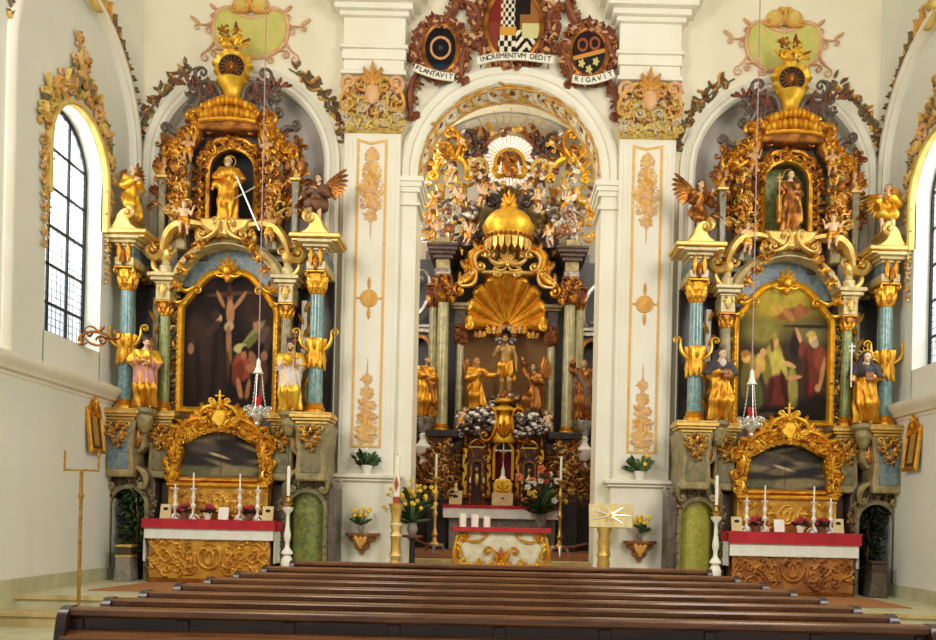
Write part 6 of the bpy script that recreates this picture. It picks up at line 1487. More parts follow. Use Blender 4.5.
# ------------------------------------------------------------------ statues
def biretta(mt='robe_black'):
    m = MB(mt); m.lathe([(.0, .0), (.056, .0), (.06, .04), (.064, .06), (.0, .07)], 0, .005, .972, 12, 4, .12); return m
def veil(mt='robe_black'):
    V, Q = grown([('e', (0, .02, .95), (.068, .08, .07)), ('c', (0, .05, .93), (0, .06, .76), .062, .085), ('c', (-.06, .03, .88), (-.11, .02, .74), .04, .05), ('c', (.06, .03, .88), (.11, .02, .74), .04, .05)], .013, .03,
                 lambda G: .005*np.sin(60*G[0]), lambda G: -d_ell(G, (0, -.075, .92), (.046, .075, .062)))
    m = MB(mt); m.raw(V, Q); return m
def staff(x, y, z0, z1, top, mt='gold_yellow'):
    m = MB(mt); m.tube([(x, y, z0), (x, y, z1)], .010, 7)
    if top == 'crook': m.tube([(x+.05*cos(a)+.05, y, z1+.05*sin(a)) for a in np.linspace(PI, -PI*.6, 16)], [.011]*15+[.006], 6)
    if top == 'cross':
        m.tube([(x, y, z1), (x, y, z1+.16)], .011, 6); m.tube([(x-.05, y, z1+.11), (x+.05, y, z1+.11)], .011, 6); m.tube([(x-.035, y, z1+.05), (x+.035, y, z1+.05)], .011, 6)
    return m
def book(x, y, z, mt='wood_brown'):
    m = MB(mt, 'card_cream'); m.box(x-.05, x+.05, y-.02, y+.02, z-.06, z+.06, .004); m.cur = 1; m.box(x-.046, x+.054, y-.014, y+.014, z-.055, z+.055); return m
PRAY = dict(wa=(-.02, -.13, .70), wb=(.02, -.13, .70), ea=(-.15, -.04, .65), eb=(.15, -.04, .65))
HOLD = dict(wa=(-.03, -.13, .66), wb=(.05, -.125, .62), ea=(-.16, .0, .645), eb=(.16, -.01, .64))
SWAY = dict(pelvis=(.015, .005, .53), chest=(-.005, 0, .725), head=(.02, -.025, .925), kb=(.075, -.07, .28), ab=(.08, .0, .05))
KNEEL = dict(pelvis=(0, .03, .40), waist=(0, .01, .48), chest=(0, -.02, .60), neck=(0, -.03, .705), head=(0, -.06, .80), sa=(-.108, -.02, .665), sb=(.108, -.02, .665), ea=(-.15, -.05, .53), eb=(.15, -.06, .53), wa=(-.04, -.18, .56), wb=(.05, -.18, .57),
             ha=(-.05, .03, .38), hb=(.05, .03, .38), ka=(-.07, -.16, .22), kb=(.075, -.10, .09), aa=(-.07, -.12, .02), ab=(.07, .12, .04), fa=(-.07, -.2, .02), fb=(.07, .2, .03))
SIT = dict(pelvis=(0, .05, .40), waist=(0, .04, .48), chest=(0, .01, .60), neck=(0, 0, .705), head=(0, -.03, .80), sa=(-.108, .01, .665), sb=(.108, .01, .665), ea=(-.16, -.03, .53), eb=(.16, -.03, .53), wa=(-.06, -.14, .55), wb=(.08, -.14, .56),
           ha=(-.055, .03, .39), hb=(.055, .03, .39), ka=(-.08, -.15, .37), kb=(.08, -.16, .33), aa=(-.07, -.13, .12), ab=(.09, -.12, .08))
for s in (-1, 1):
    nm = 'left' if s < 0 else 'right'; cx = s*AX; X = lambda xo: cx+s*xo
    if s < 0:
        figure('saint_statue', 'saint statue in yellow cape and rose surplice, left of the dark painting', (X(1.13), -.93, 3.03), .25, 1.10, moved(SWAY, **HOLD), robemat='gold', mantle=('gold_yellow', 'cape'), over='robe_rose', headrot=(.25, .2), hair='short', extra=[('hat', biretta()), ('cross', staff(.09, -.15, .60, .76, 'cross', 'wood_brown'))], seed=2)
        figure('saint_statue', 'saint statue in gold cape and pale surplice between the left painting and the inner column', (X(-1.13), -.93, 3.03), -.2, 1.10, moved(SWAY, **moved(HOLD, wb=(.13, -.13, .72))), robemat='gold_yellow', mantle=('gold_yellow', 'cape'), over='robe_white', headrot=(-.25, .15), hair='beard', extra=[('hat', biretta()), ('cross', staff(.14, -.16, .6, .92, 'cross', 'wood_brown'))], seed=5)
        figure('saint_statue', 'golden robed saint with halo in the upper niche of the left altar', (cx, -.62, 6.08), 0, 1.02, moved(STAND, wa=(-.2, -.08, .52), wb=(.16, -.1, .55), ea=(-.17, 0, .65), eb=(.17, 0, .65)), robemat='gold', mantle=('gold', 'cape'), halo='ring', hair='beard', hairmat='hair_white', skin='flesh_dark', extra=[('spear', MB('silver').tube([(.16, -.12, .66), (.56, -.2, -.2)], .014, 6)), ('arrow', MB('silver').tube([(.1, -.1, .30), (.45, -.12, .5)], .012, 6)), ('belt', MB('wood_brown').tube([(.105*cos(a), .085*sin(a), .57) for a in np.linspace(0, 2*PI, 20)], .012, 6))], seed=8)
    else:
        figure('saint_statue', 'veiled nun statue in gold habit left of the golden painting', (X(-1.13), -.93, 3.03), .15, 1.12, moved(SWAY, **HOLD), robemat='gold', mantle=('robe_black', 'cape'), headrot=(.3, .1), hair=None, extra=[('veil', veil()), ('book', book(.03, -.17, .64)), ('wimple', MB('robe_white').ell((0, -.085, .79), (.06, .06, .075), 10, 7))], seed=3)
        figure('saint_statue', 'crowned nun saint statue holding a book, at the far right of the right painting', (X(1.13), -.93, 3.03), -.25, 1.12, moved(SWAY, **moved(HOLD, wa=(-.17, -.1, .62))), robemat='gold', mantle=('robe_black', 'cape'), headrot=(-.35, .2), hair=None, halo='rays', extra=[('veil', veil()), ('book', book(.03, -.17, .64)), ('cross_staff', staff(-.20, -.14, .50, .95, 'cross', 'white_paint'))], seed=6)
        figure('saint_statue', 'dark veiled saint in red and gold robe in the upper niche of the right altar', (cx, -.62, 6.08), .1, 1.0, moved(STAND, **moved(HOLD, wa=(-.2, -.1, .66))), robemat='gold_red', mantle=('gold', 'cloak'), halo='ring', hair=None, extra=[('veil', veil('marble_black')), ('cross_staff', staff(-.23, -.13, .3, .72, 'cross', 'gold_pale'))], seed=9)
    # angels on the volute consoles
    A_ = dict(robe='tunic', res=.0155)
    if s < 0:
        figure('angel_statue', 'kneeling gold angel with red wings on the outer console of the left altar', (X(1.47), -.80, 5.98), .75, .98, moved(KNEEL, **dict(wa=(.0, -.2, .62), wb=(.03, -.2, .62))), robemat='gold_yellow', hair='curly', hairmat='hair_white', wings=((.2, 1.3), (.34, .9)), wingmat='gold_red', seed=4, **A_)
        figure('angel_statue', 'dark robed angel with red wings on the inner console of the left altar', (X(-1.49), -.80, 5.92), -.3, .98, moved(SIT, **dict(wa=(-.24, -.12, .5), wb=(.05, -.2, .58), ea=(-.2, -.02, .58))), robemat='robe_brown', hair='long', hairmat='hair_brown', wings=((.4, .05), (.42, .3)), wingmat='gold_red', seed=5, **A_)
    else:
        figure('angel_statue', 'brown gold angel with a raised red wing on the inner console of the right altar', (X(-1.49), -.80, 5.95), .3, .98, moved(KNEEL, **dict(wa=(-.1, -.2, .6), wb=(.12, -.2, .64))), robemat='gold_red', hair='long', hairmat='hair_brown', wings=((.42, .35), (.3, .8)), wingmat='gold_red', seed=7, **A_)
        figure('angel_statue', 'gold angel turning left with spread wing on the outer console of the right altar', (X(1.49), -.80, 5.95), -.5, 1.0, moved(SIT, **dict(wa=(-.1, -.18, .62), wb=(.02, -.19, .64))), robemat='gold_yellow', hair='long', hairmat='hair_gold', wings=((.42, -.35), (.22, 1.3)), wingmat='gold', seed=6, **A_)
    putto('naked putto climbing the pediment scroll of the %s altar, outer side' % nm, (X(.62), -.82, 5.80), .3*-s, .52, False, s > 0, pose=dict(wb=(.27, -.1, .8)))
    putto('naked putto leaning on the pediment scroll of the %s altar, inner side' % nm, (X(-.72), -.80, 5.68), .3*s, .50, True, s < 0, skin='flesh_dark' if s < 0 else 'flesh')
    putto('winged putto beside the upper niche of the %s altar, outer side' % nm, (X(.62), -.72, 6.98), -.2*s, .42, True, s > 0, skin='flesh_dark', pose=dict(wb=(.25, -.12, .82)))
    putto('winged putto beside the upper niche of the %s altar, inner side' % nm, (X(-.62), -.72, 6.98), .2*s, .42, True, s < 0, skin='flesh_dark', pose=dict(wb=(.25, -.12, .82)))
    for d in (-1, 1): part(ALT[s], 'cherub_head', cherub_head(MB('flesh_dark', 'gold_red'), X(d*1.02), -.62, 7.02, .13, 1))
# high altar
figure('saint_statue', 'bare chested central statue with gold loincloth standing on the clouds', (0, 4.98, 4.12), 0, 1.48, moved(STAND, wa=(-.07, -.13, .78), ea=(-.17, -.02, .67), wb=(.17, -.03, .50), eb=(.16, .01, .65), kb=(.065, -.05, .28), head=(-.01, -.025, .925)), robe='loin', robemat='gold', skin='flesh_gold', hair='longbeard', hairmat='hair_brown', headrot=(-.1, .1),
       mantle=None, seed=3)
figure('angel_statue', 'kneeling golden angel reaching towards the central statue, on its left', (-.66, 4.78, 3.86), .35, 1.32, moved(KNEEL, wb=(.30, -.14, .60), eb=(.2, -.06, .58)), robe='kneel', robemat='gold', skin='flesh_dark', hair='long', hairmat='hair_gold', wings=((.2, .9), (.14, 1.2)), wingmat='gold_red', mantle=None, seed=4)
figure('angel_statue', 'kneeling angel with one arm raised and a red wing, right of the central statue', (.66, 4.78, 3.78), -.4, 1.3, moved(KNEEL, wa=(-.2, -.05, .92), ea=(-.17, -.03, .76)), robe='kneel', robemat='gold_red', skin='flesh_dark', hair='long', hairmat='hair_brown', wings=((.12, 1.2), (.34, .95)), wingmat='gold_red', seed=5)
figure('saint_statue', 'orange gold robed saint looking right in the left bay of the high altar', (-1.75, 4.46, 3.62), .35, 1.36, moved(SWAY, **HOLD), robemat='gold', mantle=('gold_red', 'draped'), skin='flesh_dark', hair='longbeard', headrot=(.5, 0), seed=7)
figure('saint_statue', 'saint with both arms lifted in the right bay of the high altar', (1.74, 4.46, 3.62), -.3, 1.36, moved(STAND, wa=(-.16, -.06, .96), ea=(-.2, -.03, .82), wb=(.2, -.1, .80), eb=(.21, -.02, .74), head=(0, -.03, .92)), robemat='gold_red', mantle=('robe_brown', 'draped'), skin='flesh_dark', hair='long', headrot=(-.4, -.2), seed=8)
figure('enthroned_statue', 'brown robed enthroned figure inside the gilt ring of the glory', (0, 5.15, 9.12), 0, .86, moved(SIT, wa=(-.2, -.16, .6)), robe='kneel', robemat='gold_red', mantle=('gold', 'draped'), skin='flesh_dark', hair='longbeard', hairmat='hair_brown', seed=3)
PL = [((-1.22, 4.9, 8.35), .55, 'pale putto among clouds below the left gilt ring frame'), ((-1.5, 4.75, 7.52), .62, 'putto sitting on the left entablature of the high altar'), ((-.62, 4.8, 8.42), .52, 'putto left of the gilt crown'),
      ((1.22, 4.9, 8.30), .55, 'pale putto among clouds below the right gilt ring frame'), ((1.52, 4.75, 7.55), .62, 'putto sitting on the right entablature of the high altar'), ((.62, 4.8, 8.32), .52, 'putto right of the gilt crown'),
      ((-1.0, 4.5, 3.38), .52, 'small putto beside the left large column base'), ((1.02, 4.5, 3.34), .52, 'small putto beside the right large column base'), ((-1.75, 5.0, 8.15), .5, 'putto at the left edge of the upper high altar'), ((1.78, 5.0, 8.2), .5, 'putto at the right edge of the upper high altar'),
      ((-.30, 5.0, 8.62), .42, 'putto in the clouds left under the glory'), ((.34, 5.0, 8.66), .42, 'putto in the clouds right under the glory'), ((-.95, 4.6, 7.5), .5, 'putto on the left gilded scroll'), ((.95, 4.6, 7.48), .5, 'putto on the right gilded scroll')]
for i, (loc, h, lab) in enumerate(PL):
    putto(lab, loc, (.4 if loc[0] < 0 else -.4), h, i not in (6, 7), loc[0] > 0, pose=[dict(wb=(.26, -.1, .8)), {}, dict(wa=(-.26, -.05, .84))][i % 3], tilt_=(.0, (.3, -.2, .1)[i % 3]), robemat=('gold', 'silver_cloud', 'gold_red')[i % 3], wingmat=('white_paint', 'gold', 'silver')[i % 3])
# ------------------------------------------------------------------ stucco on the front wall
def oval(cx, cz, rx, rz, n=40): return [(cx+rx*cos(2*PI*i/n), cz+rz*sin(2*PI*i/n)) for i in range(n)]
def lumpy(cx, cz, rx, rz, amp, k, ph, n=90): return [(cx+rx*(1+amp*sin(k*a+ph)+.4*amp*sin(2.3*k*a))*cos(a), cz+rz*(1+amp*sin(k*a+ph))*sin(a)) for a in [2*PI*i/n for i in range(n)]]
GOLDC, DARK, REDC, WHITE_ = (206, 150, 60), (34, 24, 24), (120, 40, 34), (226, 216, 190)
def arms_mid(u, v):
    c = np.zeros((*u.shape, 3))+np.array((128, 58, 42.))
    def put(mask, col): c[mask] = col
    put((u < .33) & (v > .52), REDC); put((u > .33) & (u < .62) & (v > .42), DARK); put((u >= .62) & (v > .42), (150, 96, 50)); put((u > .62) & (v > .66) & (u < .82), DARK)
    ck = ((np.floor(u*18)+np.floor(v*16)) % 2 == 0)
    put((u > .24) & (u < .52) & (v > .44) & ck, WHITE_)
    put((u > .22) & (u < .55) & (v > .33) & (v < .46), GOLDC)
    put((u > .2) & (u < .55) & (v > .08) & (v < .33), DARK); put((u > .2) & (u < .55) & (v > .08) & (v < .33) & ((np.floor(u*13)+np.floor(v*12)) % 2 == 0), WHITE_)
    put((u > .55) & (v < .42), DARK); put((u > .55) & (v < .42) & ((v*9+abs(u-.75)*9) % 1.5 < .75), WHITE_)
    put((u > .66) & (v > .3) & (v < .52), (206, 196, 140)); put(v < .08, GOLDC)
    return c
def arms_left(u, v):
    r = np.sqrt(((u-.5)*1)**2+((v-.52)*1.25)**2); c = np.zeros((*u.shape, 3))+np.array((24, 22, 28.))
    c[(r > .27) & (r < .34)] = (206, 150, 96); c[r < .07] = (60, 66, 78); c[(v < .14)] = (30, 44, 66); return c
def arms_right(u, v):
    c = np.zeros((*u.shape, 3))+np.array((46, 26, 28.)); w = v-.46-.22*(u-.5)
    c[w < 0] = (40, 38, 44)
    for x, z in ((.32, .68), (.68, .72)):
        r = np.sqrt((u-x)**2+(v-z)**2); c[(r > .10) & (r < .16)] = (150, 82, 52)
    c[abs(w) < .05] = (206, 140, 70)
    for x, z in ((.3, .25), (.52, .12), (.72, .3)):
        a = np.arctan2(v-z, u-x); c[np.sqrt((u-x)**2+(v-z)**2) < .085*(1+.25*np.cos(5*a))] = (206, 190, 110)
    return c
def letters(txt, pts, size, m, y):
    """lettering set along a polyline of (x, z)"""
    seg = [math.dist(a, b) for a, b in zip(pts[:-1], pts[1:])]; tot = sum(seg)
    n = len(txt)
    for i, ch in enumerate(txt):
        if ch == ' ': continue
        d = tot*(i+.5)/n; k = 0
        while k < len(seg)-1 and d > seg[k]: d -= seg[k]; k += 1
        t = d/seg[k]; x = pts[k][0]+(pts[k+1][0]-pts[k][0])*t; z = pts[k][1]+(pts[k+1][1]-pts[k][1])*t; a = math.atan2(pts[k+1][1]-pts[k][1], pts[k+1][0]-pts[k][0])
        cu = bpy.data.curves.new('letter', 'FONT'); cu.body = ch; cu.size = size; cu.align_x = 'CENTER'; cu.align_y = 'CENTER'; cu.extrude = .004
        ob = bpy.data.objects.new('letter', cu); C.objects.link(ob); dg = bpy.context.evaluated_depsgraph_get(); dg.update()
        me = bpy.data.meshes.new_from_object(ob.evaluated_get(dg)); M = Matrix.Translation((x, y, z)) @ Matrix.Rotation(-a, 4, 'Y') @ Matrix.Rotation(PI/2, 4, 'X')
        m.raw([tuple(M @ v.co) for v in me.vertices], [list(p.vertices) for p in me.polygons])
        bpy.data.objects.remove(ob); bpy.data.meshes.remove(me); bpy.data.curves.remove(cu)
def cartouche(name, label, px, py, rx, rz, fun, fx, fz, y=-.06, seed=1, tails=()):
    cx, cz = P(px, py, 0); t = thing(name, label, 'coat of arms', (cx, 0, cz-rz))
    m = MB('stucco_brown'); m.prism(lumpy(cx, cz, rx, rz, .07, 7, seed), -.07, -.0, .03); part(t, 'ground', m)
    m = MB('stucco_brown', 'gold_red', 'stucco_pink'); r = random.Random(seed)
    o = oval(cx, cz, fx*1.1, fz*1.1); m.cur = 1; m.sweep(o, [(-.04, .04), (-.04, -.05), (.0, -.07), (.035, -.05), (.035, .04)], True, -.07)
    for k in range(22):
        a = 2*PI*k/22+.1; q = .84+.05*r.random()
        m.rocaille(cx+rx*q*cos(a), -.075, cz+rz*q*sin(a), .17+.10*rx, a, seed*50+k, (0, 0, 1, 0, 2))
    for p0, p1, b in tails:
        m.cur = 0; a0, a1 = P(*p0, 0), P(*p1, 0); m.cscroll(a0, a1, b, -.06, .055, 1, 1, .1, 16)
        for k in range(4): q = k/3; m.rocaille(a0[0]+(a1[0]-a0[0])*q, -.06, a0[1]+(a1[1]-a0[1])*q, .15, math.atan2(a1[1]-a0[1], a1[0]-a0[0]), seed*70+k, (0, 0, 1))
    part(t, 'frame', m)
    canvas_part(t, 'shield', cx-fx, cx+fx, cz-fz, cz+fz, -.10, fun, 70, 84, lambda u, v: (2*u-1)**2+(2*v-1)**2 < 1.12)
    return t
cartouche('coat_of_arms', 'large brown stucco cartouche with quartered shield over the chancel arch', 514, 28, .74, .72, arms_mid, .42, .54, seed=2, tails=(((470, 45), (462, 82), -.06), ((558, 50), (571, 86), .06), ((465, 5), (478, 30), .1), ((560, 8), (550, 34), -.1)))
cartouche('coat_of_arms', 'brown stucco medallion with a gold ring on black, left above the arch', 441, 52, .46, .52, arms_left, .26, .36, seed=3, tails=(((444, 24), (458, -4), -.08), ((420, 72), (412, 118), -.08), ((425, 30), (413, 60), .06)))
cartouche('coat_of_arms', 'brown stucco medallion with a diagonal gold band, right above the arch', 588, 56, .46, .52, arms_right, .28, .36, seed=4, tails=(((580, 28), (568, 0), .08), ((606, 82), (617, 118), .08), ((606, 34), (616, 64), -.06)))
for txt, pts, lab in (('PLANTAVIT', [(416, 76), (428, 80.5), (440, 84), (455, 86)], 'left white ribbon lettered PLANTAVIT under the ringed medallion'), ('INCREMENTVM DEDIT', [(478, 70), (495, 66), (512, 65), (530, 66), (552, 69)], 'middle white ribbon lettered INCREMENTVM DEDIT under the large shield'), ('RIGAVIT', [(571, 87), (584, 89), (598, 87), (612, 82)], 'right white ribbon lettered RIGAVIT under the banded medallion')):
    w_ = spline([P(x, y_, 0) for x, y_ in pts], 8)
    t = thing('text_ribbon', lab, 'ribbon', (w_[0][0], -.25, min(z for x, z in w_)))
    m = MB('ribbon'); m.sweep(w_, [(-.062, -.012), (.062, -.012), (.062, .02), (-.062, .02), (-.062, -.012)], False, -.27)
    part(t, 'band', m)
    for q in (2, -3): m = MB('iron'); m.tube([(w_[q][0], -.26, w_[q][1]), (w_[q][0], .0, w_[q][1])], .012, 6); part(t, 'pin', m)
    m = MB('ink'); letters(txt, w_[1:-1], .115, m, -.288); part(t, 'lettering', m)
for s in (-1, 1):
    nm = 'left' if s < 0 else 'right'
    # yellow-green cartouche over the side altar
    px, py = (251, 32) if s < 0 else (783, 46); cx, cz = P(px, py, 0)
    t = thing('stucco_cartouche', 'yellow green stucco cartouche with curling tendrils above the %s altar' % nm, 'cartouche', (cx, 0, cz-.5))
    half = [(0, -.44), (-.3, -.40), (-.55, -.22), (-.62, .05), (-.55, .3), (-.35, .38), (-.18, .27), (0, .22)]
    hp = spline(half, 5); pl = hp+[(-x, z) for x, z in hp[-2:0:-1]]; pl = [(cx+x, cz+z) for x, z in pl]
    m = MB('stucco_green'); m.prism(pl, -.035, 0, .02); part(t, 'field', m)
    m = MB('stucco_pink'); m.sweep(pl, [(-.03, .03), (-.03, -.02), (0, -.04), (.03, -.02), (.03, .03)], True, -.03)
    for d in (-1, 1):
        m.cscroll((cx+d*.58, cz+.2), (cx+d*.86, cz+.10), d*-.06, -.03, .015, 1, -1, .2); m.cscroll((cx+d*.60, cz+.0), (cx+d*.78, cz-.38), -d*.08, -.03, .015, 1, -1, .2); m.cscroll((cx+d*.3, cz-.42), (cx+d*.6, cz-.32), d*.05, -.03, .02, 1, 1)
        m.leaf(cx+d*.84, -.02, cz+.12, PI/2-d*1.0, .18, .08, .3); m.leaf(cx+d*.55, -.02, cz+.33, PI/2-d*.9, .16, .08, .3)
    part(t, 'border', m)
    m = MB('stucco_yellow', 'stucco_gold')
    for d in (-1, 1): m.ell((cx+d*.15, -.04, cz+.42), (.16, .06, .16), 14, 9); m.cur = 1; m.cscroll((cx+d*.28, cz+.3), (cx+d*.02, cz+.55), -d*-.14, -.07, .03, 1, 1, .15); m.cur = 0
    m.fan(cx, -.06, cz+.3, PI/2, .3, .1, 3, .8); part(t, 'crest_shell', m)
    # leafy sprays along the niche arch
    for d, sd in ((-1, 'left'), (1, 'right')):
        ax = s*AX; g = thing('leaf_garland', 'dark leaf garland on the %s shoulder of the arch over the %s altar' % (sd, nm), 'stucco', (ax+d*1.2, 0, NZ+.6))
        m = MB('stucco_leaf', 'stucco_gold', 'stucco_brown'); r = random.Random(20+s+3*d)
        for k in range(84):
            q = k/83; a = PI/2-d*(.50+.85*q); R = NR+.33+.10*r.random()*(1.2-.5*q); m.cur = (0, 0, 2, 0, 1)[k % 5]
            m.leaf(ax+R*cos(a)*1.0, -.01, NZ+R*sin(a), r.random()*6.28, .10+.06*r.random()*(1.2-.7*q), .075, .35, 2)
        part(g, 'leaves', m)
        m = MB('stucco_leaf'); m.tube([(ax+(NR+.35)*cos(PI/2-d*a), -.015, NZ+(NR+.35)*sin(PI/2-d*a)) for a in np.linspace(.45, 1.38, 14)], .016, 5); part(g, 'stem', m)
    # picture of the way of the cross on the side wall, hung tilted
    t = thing('wall_picture', 'small gilt framed devotional picture hung on the %s side wall' % nm, 'picture', (s*(HW-.03), -1.45, 2.35))
    tr = Matrix.Translation((s*(HW-.05), -1.45, 2.62)) @ Matrix.Rotation(-s*PI/2, 4, 'Z') @ Matrix.Rotation(-.12, 4, 'X')
    m = MB('gold'); m.sweep([(-.19, -.3), (.19, -.3), (.19, .3), (-.19, .3)], [(-.035, .02), (-.035, -.01), (0, -.03), (.03, -.01), (.03, .02)], True); m.xf(tr); part(t, 'frame', m)
    m = MB('marble_umber', 'gold_pale'); m.box(-.17, .17, -.005, .015, -.28, .28); m.cur = 1; m.box(-.07, .07, -.010, 0, -.22, .22); m.xf(tr); part(t, 'image', m)
    m = MB('gold', 'gold_yellow'); m.spray(0, -.01, .3, .2, PI/2, 3); m.cscroll((-.18, .3), (.18, .3), .1, -.01, .022); m.xf(tr); part(t, 'crest', m)
    # wooden flower bracket on the pilaster pedestal
    px, py = (361, 533) if s < 0 else (640, 541); x, z = P(px, py, -.42)
    t = thing('wall_bracket', 'carved wooden flower bracket on the %s pilaster pedestal' % nm, 'bracket', (x, -.30, z-.3))
    m = MB('wood_brown', 'stucco_gold'); m.lathe([(.0, -.36), (.04, -.34), (.05, -.29), (.12, -.25), (.13, -.20), (.10, -.17), (.20, -.13), (.23, -.10), (.20, -.07), (.27, -.04), (.28, 0), (.0, 0)], x, -.30, z, 20, 5, .06, .8, PI, 2*PI); m.cur = 1
    for d in (-1, 0, 1): m.leaf(x+d*.1, -.48, z-.03, -PI/2-d*.5, .22, .11, .2)
    part(t, 'console', m)
    flower_pot('vase of yellow daffodils on the %s wooden wall bracket' % nm, (x, -.42, z), None, 'petal_yellow', 'glass_vase' if 'glass_vase' in MAT else 'stone', 1.0, 30+s, 16, 9, .05, .2, .10, 'vase', 'leaf_green', 'daffodil_vase')
    # green plant on the pedestal ledge
    px, py = (367, 470) if s < 0 else (640, 477); x, _ = P(px, py, -.25)
    flower_pot('bushy green plant in a white pot on the %s pilaster ledge' % nm, (x, -.26, 2.12), None, 'petal_white' if s < 0 else 'petal_yellow', 'white_paint', 1.25, 50+s, 9, 46, .075, .22, .02, 'plant', 'leaf_green' if s < 0 else 'leaf_bush', 'potted_plant')
# gilt scroll bracket before the left window, tall banner stand with a crossbar
t = thing('scroll_sconce', 'gilded scroll sconce on the sill of the left window', 'sconce', (-HW+.1, -1.75, 3.85))
m = MB('gold_red'); tr = Matrix.Translation((-HW-.05, -1.75, 3.98)) @ Matrix.Rotation(.5, 4, 'Z')
m.cscroll((.0, 0), (.42, .0), .07, 0, .018, 1, -1, .2); m.cscroll((.05, -.02), (.3, -.1), -.06, 0, .016, 1, 1, .25); m.curl(.12, 0, .06, .1, 0, 1.3, .016, 1); m.curl(.28, 0, -.05, .08, PI, 1.3, .016, -1); m.leaf(.2, 0, .05, .8, .16, .06); m.leaf(.3, 0, .0, 0, .2, .06); m.xf(tr); part(t, 'scroll_arm', m)
m = MB('brass'); m.lathe([(.0, 0), (.05, 0), (.03, .03), (.015, .06), (.015, .14), (.0, .16)], -HW-.05, -1.75, 3.852, 12); part(t, 'post', m)
x, z = P(78.5, 607, -3.62); bz = .17
t = thing('banner_stand', 'thin brass pole with forked crossbar standing by the left wall', 'stand', (x, -3.62, bz))
m = MB('brass'); ztop = P(78, 470, -3.62)[1]; m.tube([(x, -3.62, bz), (x, -3.62, ztop)], .022, 8); m.lathe([(.0, 0), (.13, 0), (.13, .02), (.03, .05)], x, -3.62, bz, 18)
m.lathe([(.03, 0), (.035, .03), (.03, .06)], x, -3.62, ztop-.35, 10); part(t, 'pole', m)
m = MB('brass'); m.tube([(x-.21, -3.62, ztop), (x+.21, -3.62, ztop)], .014, 8)
for d in (-1, 1): m.tube([(x+d*.21, -3.62, ztop-.02), (x+d*.21, -3.62, ztop+.24)], .013, 7)
part(t, 'crossbar', m)
# paschal candle, its flowers, the lectern
x, _ = P(396, 520, -.62); t = thing('paschal_candle', 'tall white easter candle with red mark on a gilded baluster stand', 'candle', (x, -.62, PLAT))
m = MB('gold_pale', 'white_paint'); zt = P(396, 503, -.62)[1]; h = zt-PLAT
m.lathe([(.0, 0), (.14, 0), (.14, .04), (.09, .07), (.075, .2), (.10, .26), (.07, .3), (.10, .36), (.075, .42), (.075, .55), (.10, .6), (.07, .66), (.095, .74), (.07, .8), (.085, .88), (.11, .96), (.13, 1.0), (.0, 1.0)][:1]+[(r_, q*h) for r_, q in [(.14, 0), (.14, .04), (.09, .07), (.075, .2), (.10, .26), (.07, .3), (.10, .36), (.075, .42), (.075, .55), (.10, .6), (.07, .66), (.095, .74), (.07, .8), (.085, .88), (.11, .95), (.13, .99), (.0, 1.0)]], x, -.62, PLAT, 18); m.cur = 1
for q in (.26, .36, .6, .74): m.lathe([(.085, q*h-.02), (.106, q*h), (.085, q*h+.02)], x, -.62, PLAT, 18)
part(t, 'stand', m)
m = MB('wax', 'ink'); zc = P(396, 456, -.62)[1]; m.lathe([(.05, zt), (.05, zc), (.02, zc+.01), (0, zc+.005)], x, -.62, 0, 16); m.cur = 1; m.tube([(x, -.62, zc), (x+.004, -.62, zc+.04)], .004, 4); c_ = part(t, 'candle', m)
m = MB('wax_red'); zz = (zt+zc)/2-.08; m.prism([(x-.035, zz), (x, zz-.13), (x+.035, zz), (x, zz+.14)], -.678, -.66); m.lathe([(.0521, zt), (.0521, zt+.10)], x, -.62, 0, 16); part(c_, 'red_ornament', m)
x, _ = P(409, 520, -.32); t = thing('flower_stand', 'small dark stand with red top inside the left arch jamb', 'table', (x+.06, -.32, PLAT))
m = MB('marble_black'); m.lathe([(.12, PLAT), (.12, PLAT+.04), (.05, PLAT+.1), (.045, 1.05), (.1, 1.1)], x+.06, -.32, 0, 14); part(t, 'leg', m)
m = MB('wood_red'); m.lathe([(0, 1.1), (.17, 1.1), (.17, 1.14), (0, 1.14)], x+.06, -.32, 0, 20); part(t, 'top', m)
def bouquet(label, loc, vase, spec, h, spread, seed, nleaf=40, vr=.08, vh=.22):
    t = thing('flower_vase', label, 'flowers', loc); X0, Y0, Z0 = loc; r = random.Random(seed)
    m = MB(vase); m.lathe([(0, 0), (vr*.6, 0), (vr, vh*.45), (vr*.75, vh*.85), (vr*.9, vh), (vr*.8, vh), (0, vh*.8)], X0, Y0, Z0, 16); part(t, 'vase', m)
    m = MB('leaf_green', 'leaf_bush', *[s_[0] for s_ in spec]); top = Z0+vh
    for i in range(nleaf):
        a = r.random()*6.28; e = MB('leaf_green'); e.leaf(0, 0, 0, 0, h*r.uniform(.3, .6), .06, .2, 2); m.add(e, Matrix.Translation((X0, Y0, top-.02+h*.4*r.random())) @ Matrix.Rotation(a, 4, 'Z') @ Matrix.Rotation(-r.uniform(.1, 1.2), 4, 'Y'), r.choice((0, 0, 1)))
    part(t, 'foliage', m); m = MB('leaf_green', *[s_[0] for s_ in spec])
    for k, (mt, n, sz) in enumerate(spec):
        for i in range(n):
            a = r.random()*6.28; el = r.uniform(.3, 1.5); L = h*r.uniform(.5, 1.0); q = (X0+spread*L*cos(el)*cos(a), Y0+spread*L*cos(el)*sin(a)*.8, top+L*sin(el)); m.cur = 0
            m.tube([(X0, Y0, top-.05), ((X0+q[0])/2, (Y0+q[1])/2, (top+q[2])/2+.03), q], .004, 4); m.cur = k+1
            for j in range(5): b = 6.28*j/5; m.ell((q[0]+sz*.55*cos(b), q[1]-.01+.3*sz*sin(b*2), q[2]+sz*.55*sin(b)), (sz*.5, sz*.4, sz*.5), 6, 4)
    part(t, 'blossoms', m); return t
bouquet('grey vase of yellow forsythia on the small stand left of the arch', (x+.06, -.32, 1.14), 'stone', (('petal_yellow', 46, .035),), .75, .75, 5, 26, .09, .2)
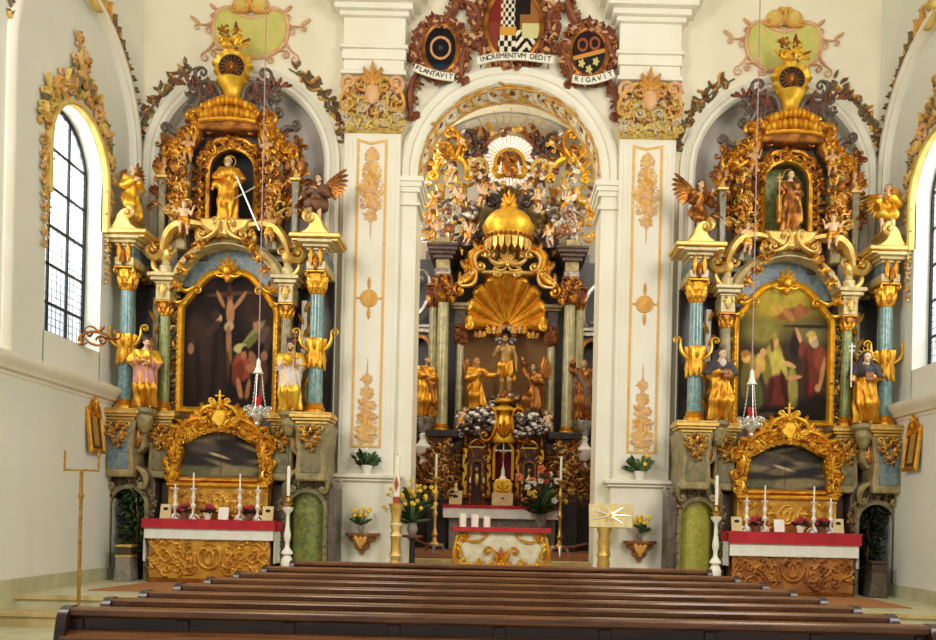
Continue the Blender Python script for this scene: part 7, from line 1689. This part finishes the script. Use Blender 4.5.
xb, zb = P(541, 530, 3.6); bouquet('large mixed bouquet of pale and orange flowers at the right of the high altar', (xb, 3.7, 1.25), 'stone', (('petal_white', 12, .07), ('petal_orange', 6, .09), ('petal_yellow', 5, .06), ('petal_red', 3, .06)), 1.0, .75, 8, 80, .12, .3)
m = MB('wood_brown'); m.lathe([(.2, .75), (.2, .8), (.06, .84), (.05, 1.18), (.17, 1.22), (.17, 1.25), (0, 1.25)], xb, 3.7, 0, 16); solo('flower_pedestal', 'wooden pedestal carrying the large mixed bouquet', 'pedestal', m)
x, zt = P(606, 505, -.7); x0, zb = P(606, 527, -.7)
t = thing('lectern', 'gilded baluster lectern with pale board and silver rays, right of the arch', 'lectern', (x, -.7, PLAT))
m = MB('gold_pale', 'gold_yellow'); h = zb-PLAT; m.lathe([(r_, q*h) for r_, q in [(.16, 0), (.16, .05), (.10, .08), (.085, .2), (.11, .25), (.08, .3), (.10, .4), (.085, .5), (.11, .55), (.085, .62), (.10, .75), (.08, .85), (.11, .95), (.11, 1.0)]], x-.02, -.7, PLAT, 16, 4, .06); part(t, 'stand', m)
m = MB('card_cream'); tr = Matrix.Translation((x, -.74, zb+.18)) @ Matrix.Rotation(-.25, 4, 'X'); m.box(-.27, .42, -.02, .03, -.20, .19, .012); m.xf(tr); b_ = part(t, 'book_board', m)
m = MB('silver', 'gold_yellow')
for i in range(14):
    a = 2*PI*i/14; L = (.30, .19)[i % 2]; m.cur = i % 2; m.tube([(.07+.03*cos(a), -.035, .03*sin(a)), (.07+L*cos(a), -.03, min(.2, L)*.8*sin(a))], [.018, .006], 5)
m.ell((.07, -.04, 0), (.035, .025, .035), 8, 6); m.xf(tr); part(b_, 'rays', m)
# low dark tray on the floor by the right pedestal
x, z = P(670, 560, -.9); m = MB('wood_red'); m.lathe([(0, 0), (.12, 0), (.03, .05), (.03, .2), (.2, .24), (.2, .27), (0, .27)], x-.05, -.95, PLAT, 18); solo('plant_stool', 'low red wooden stool at the right pilaster foot', 'stool', m)
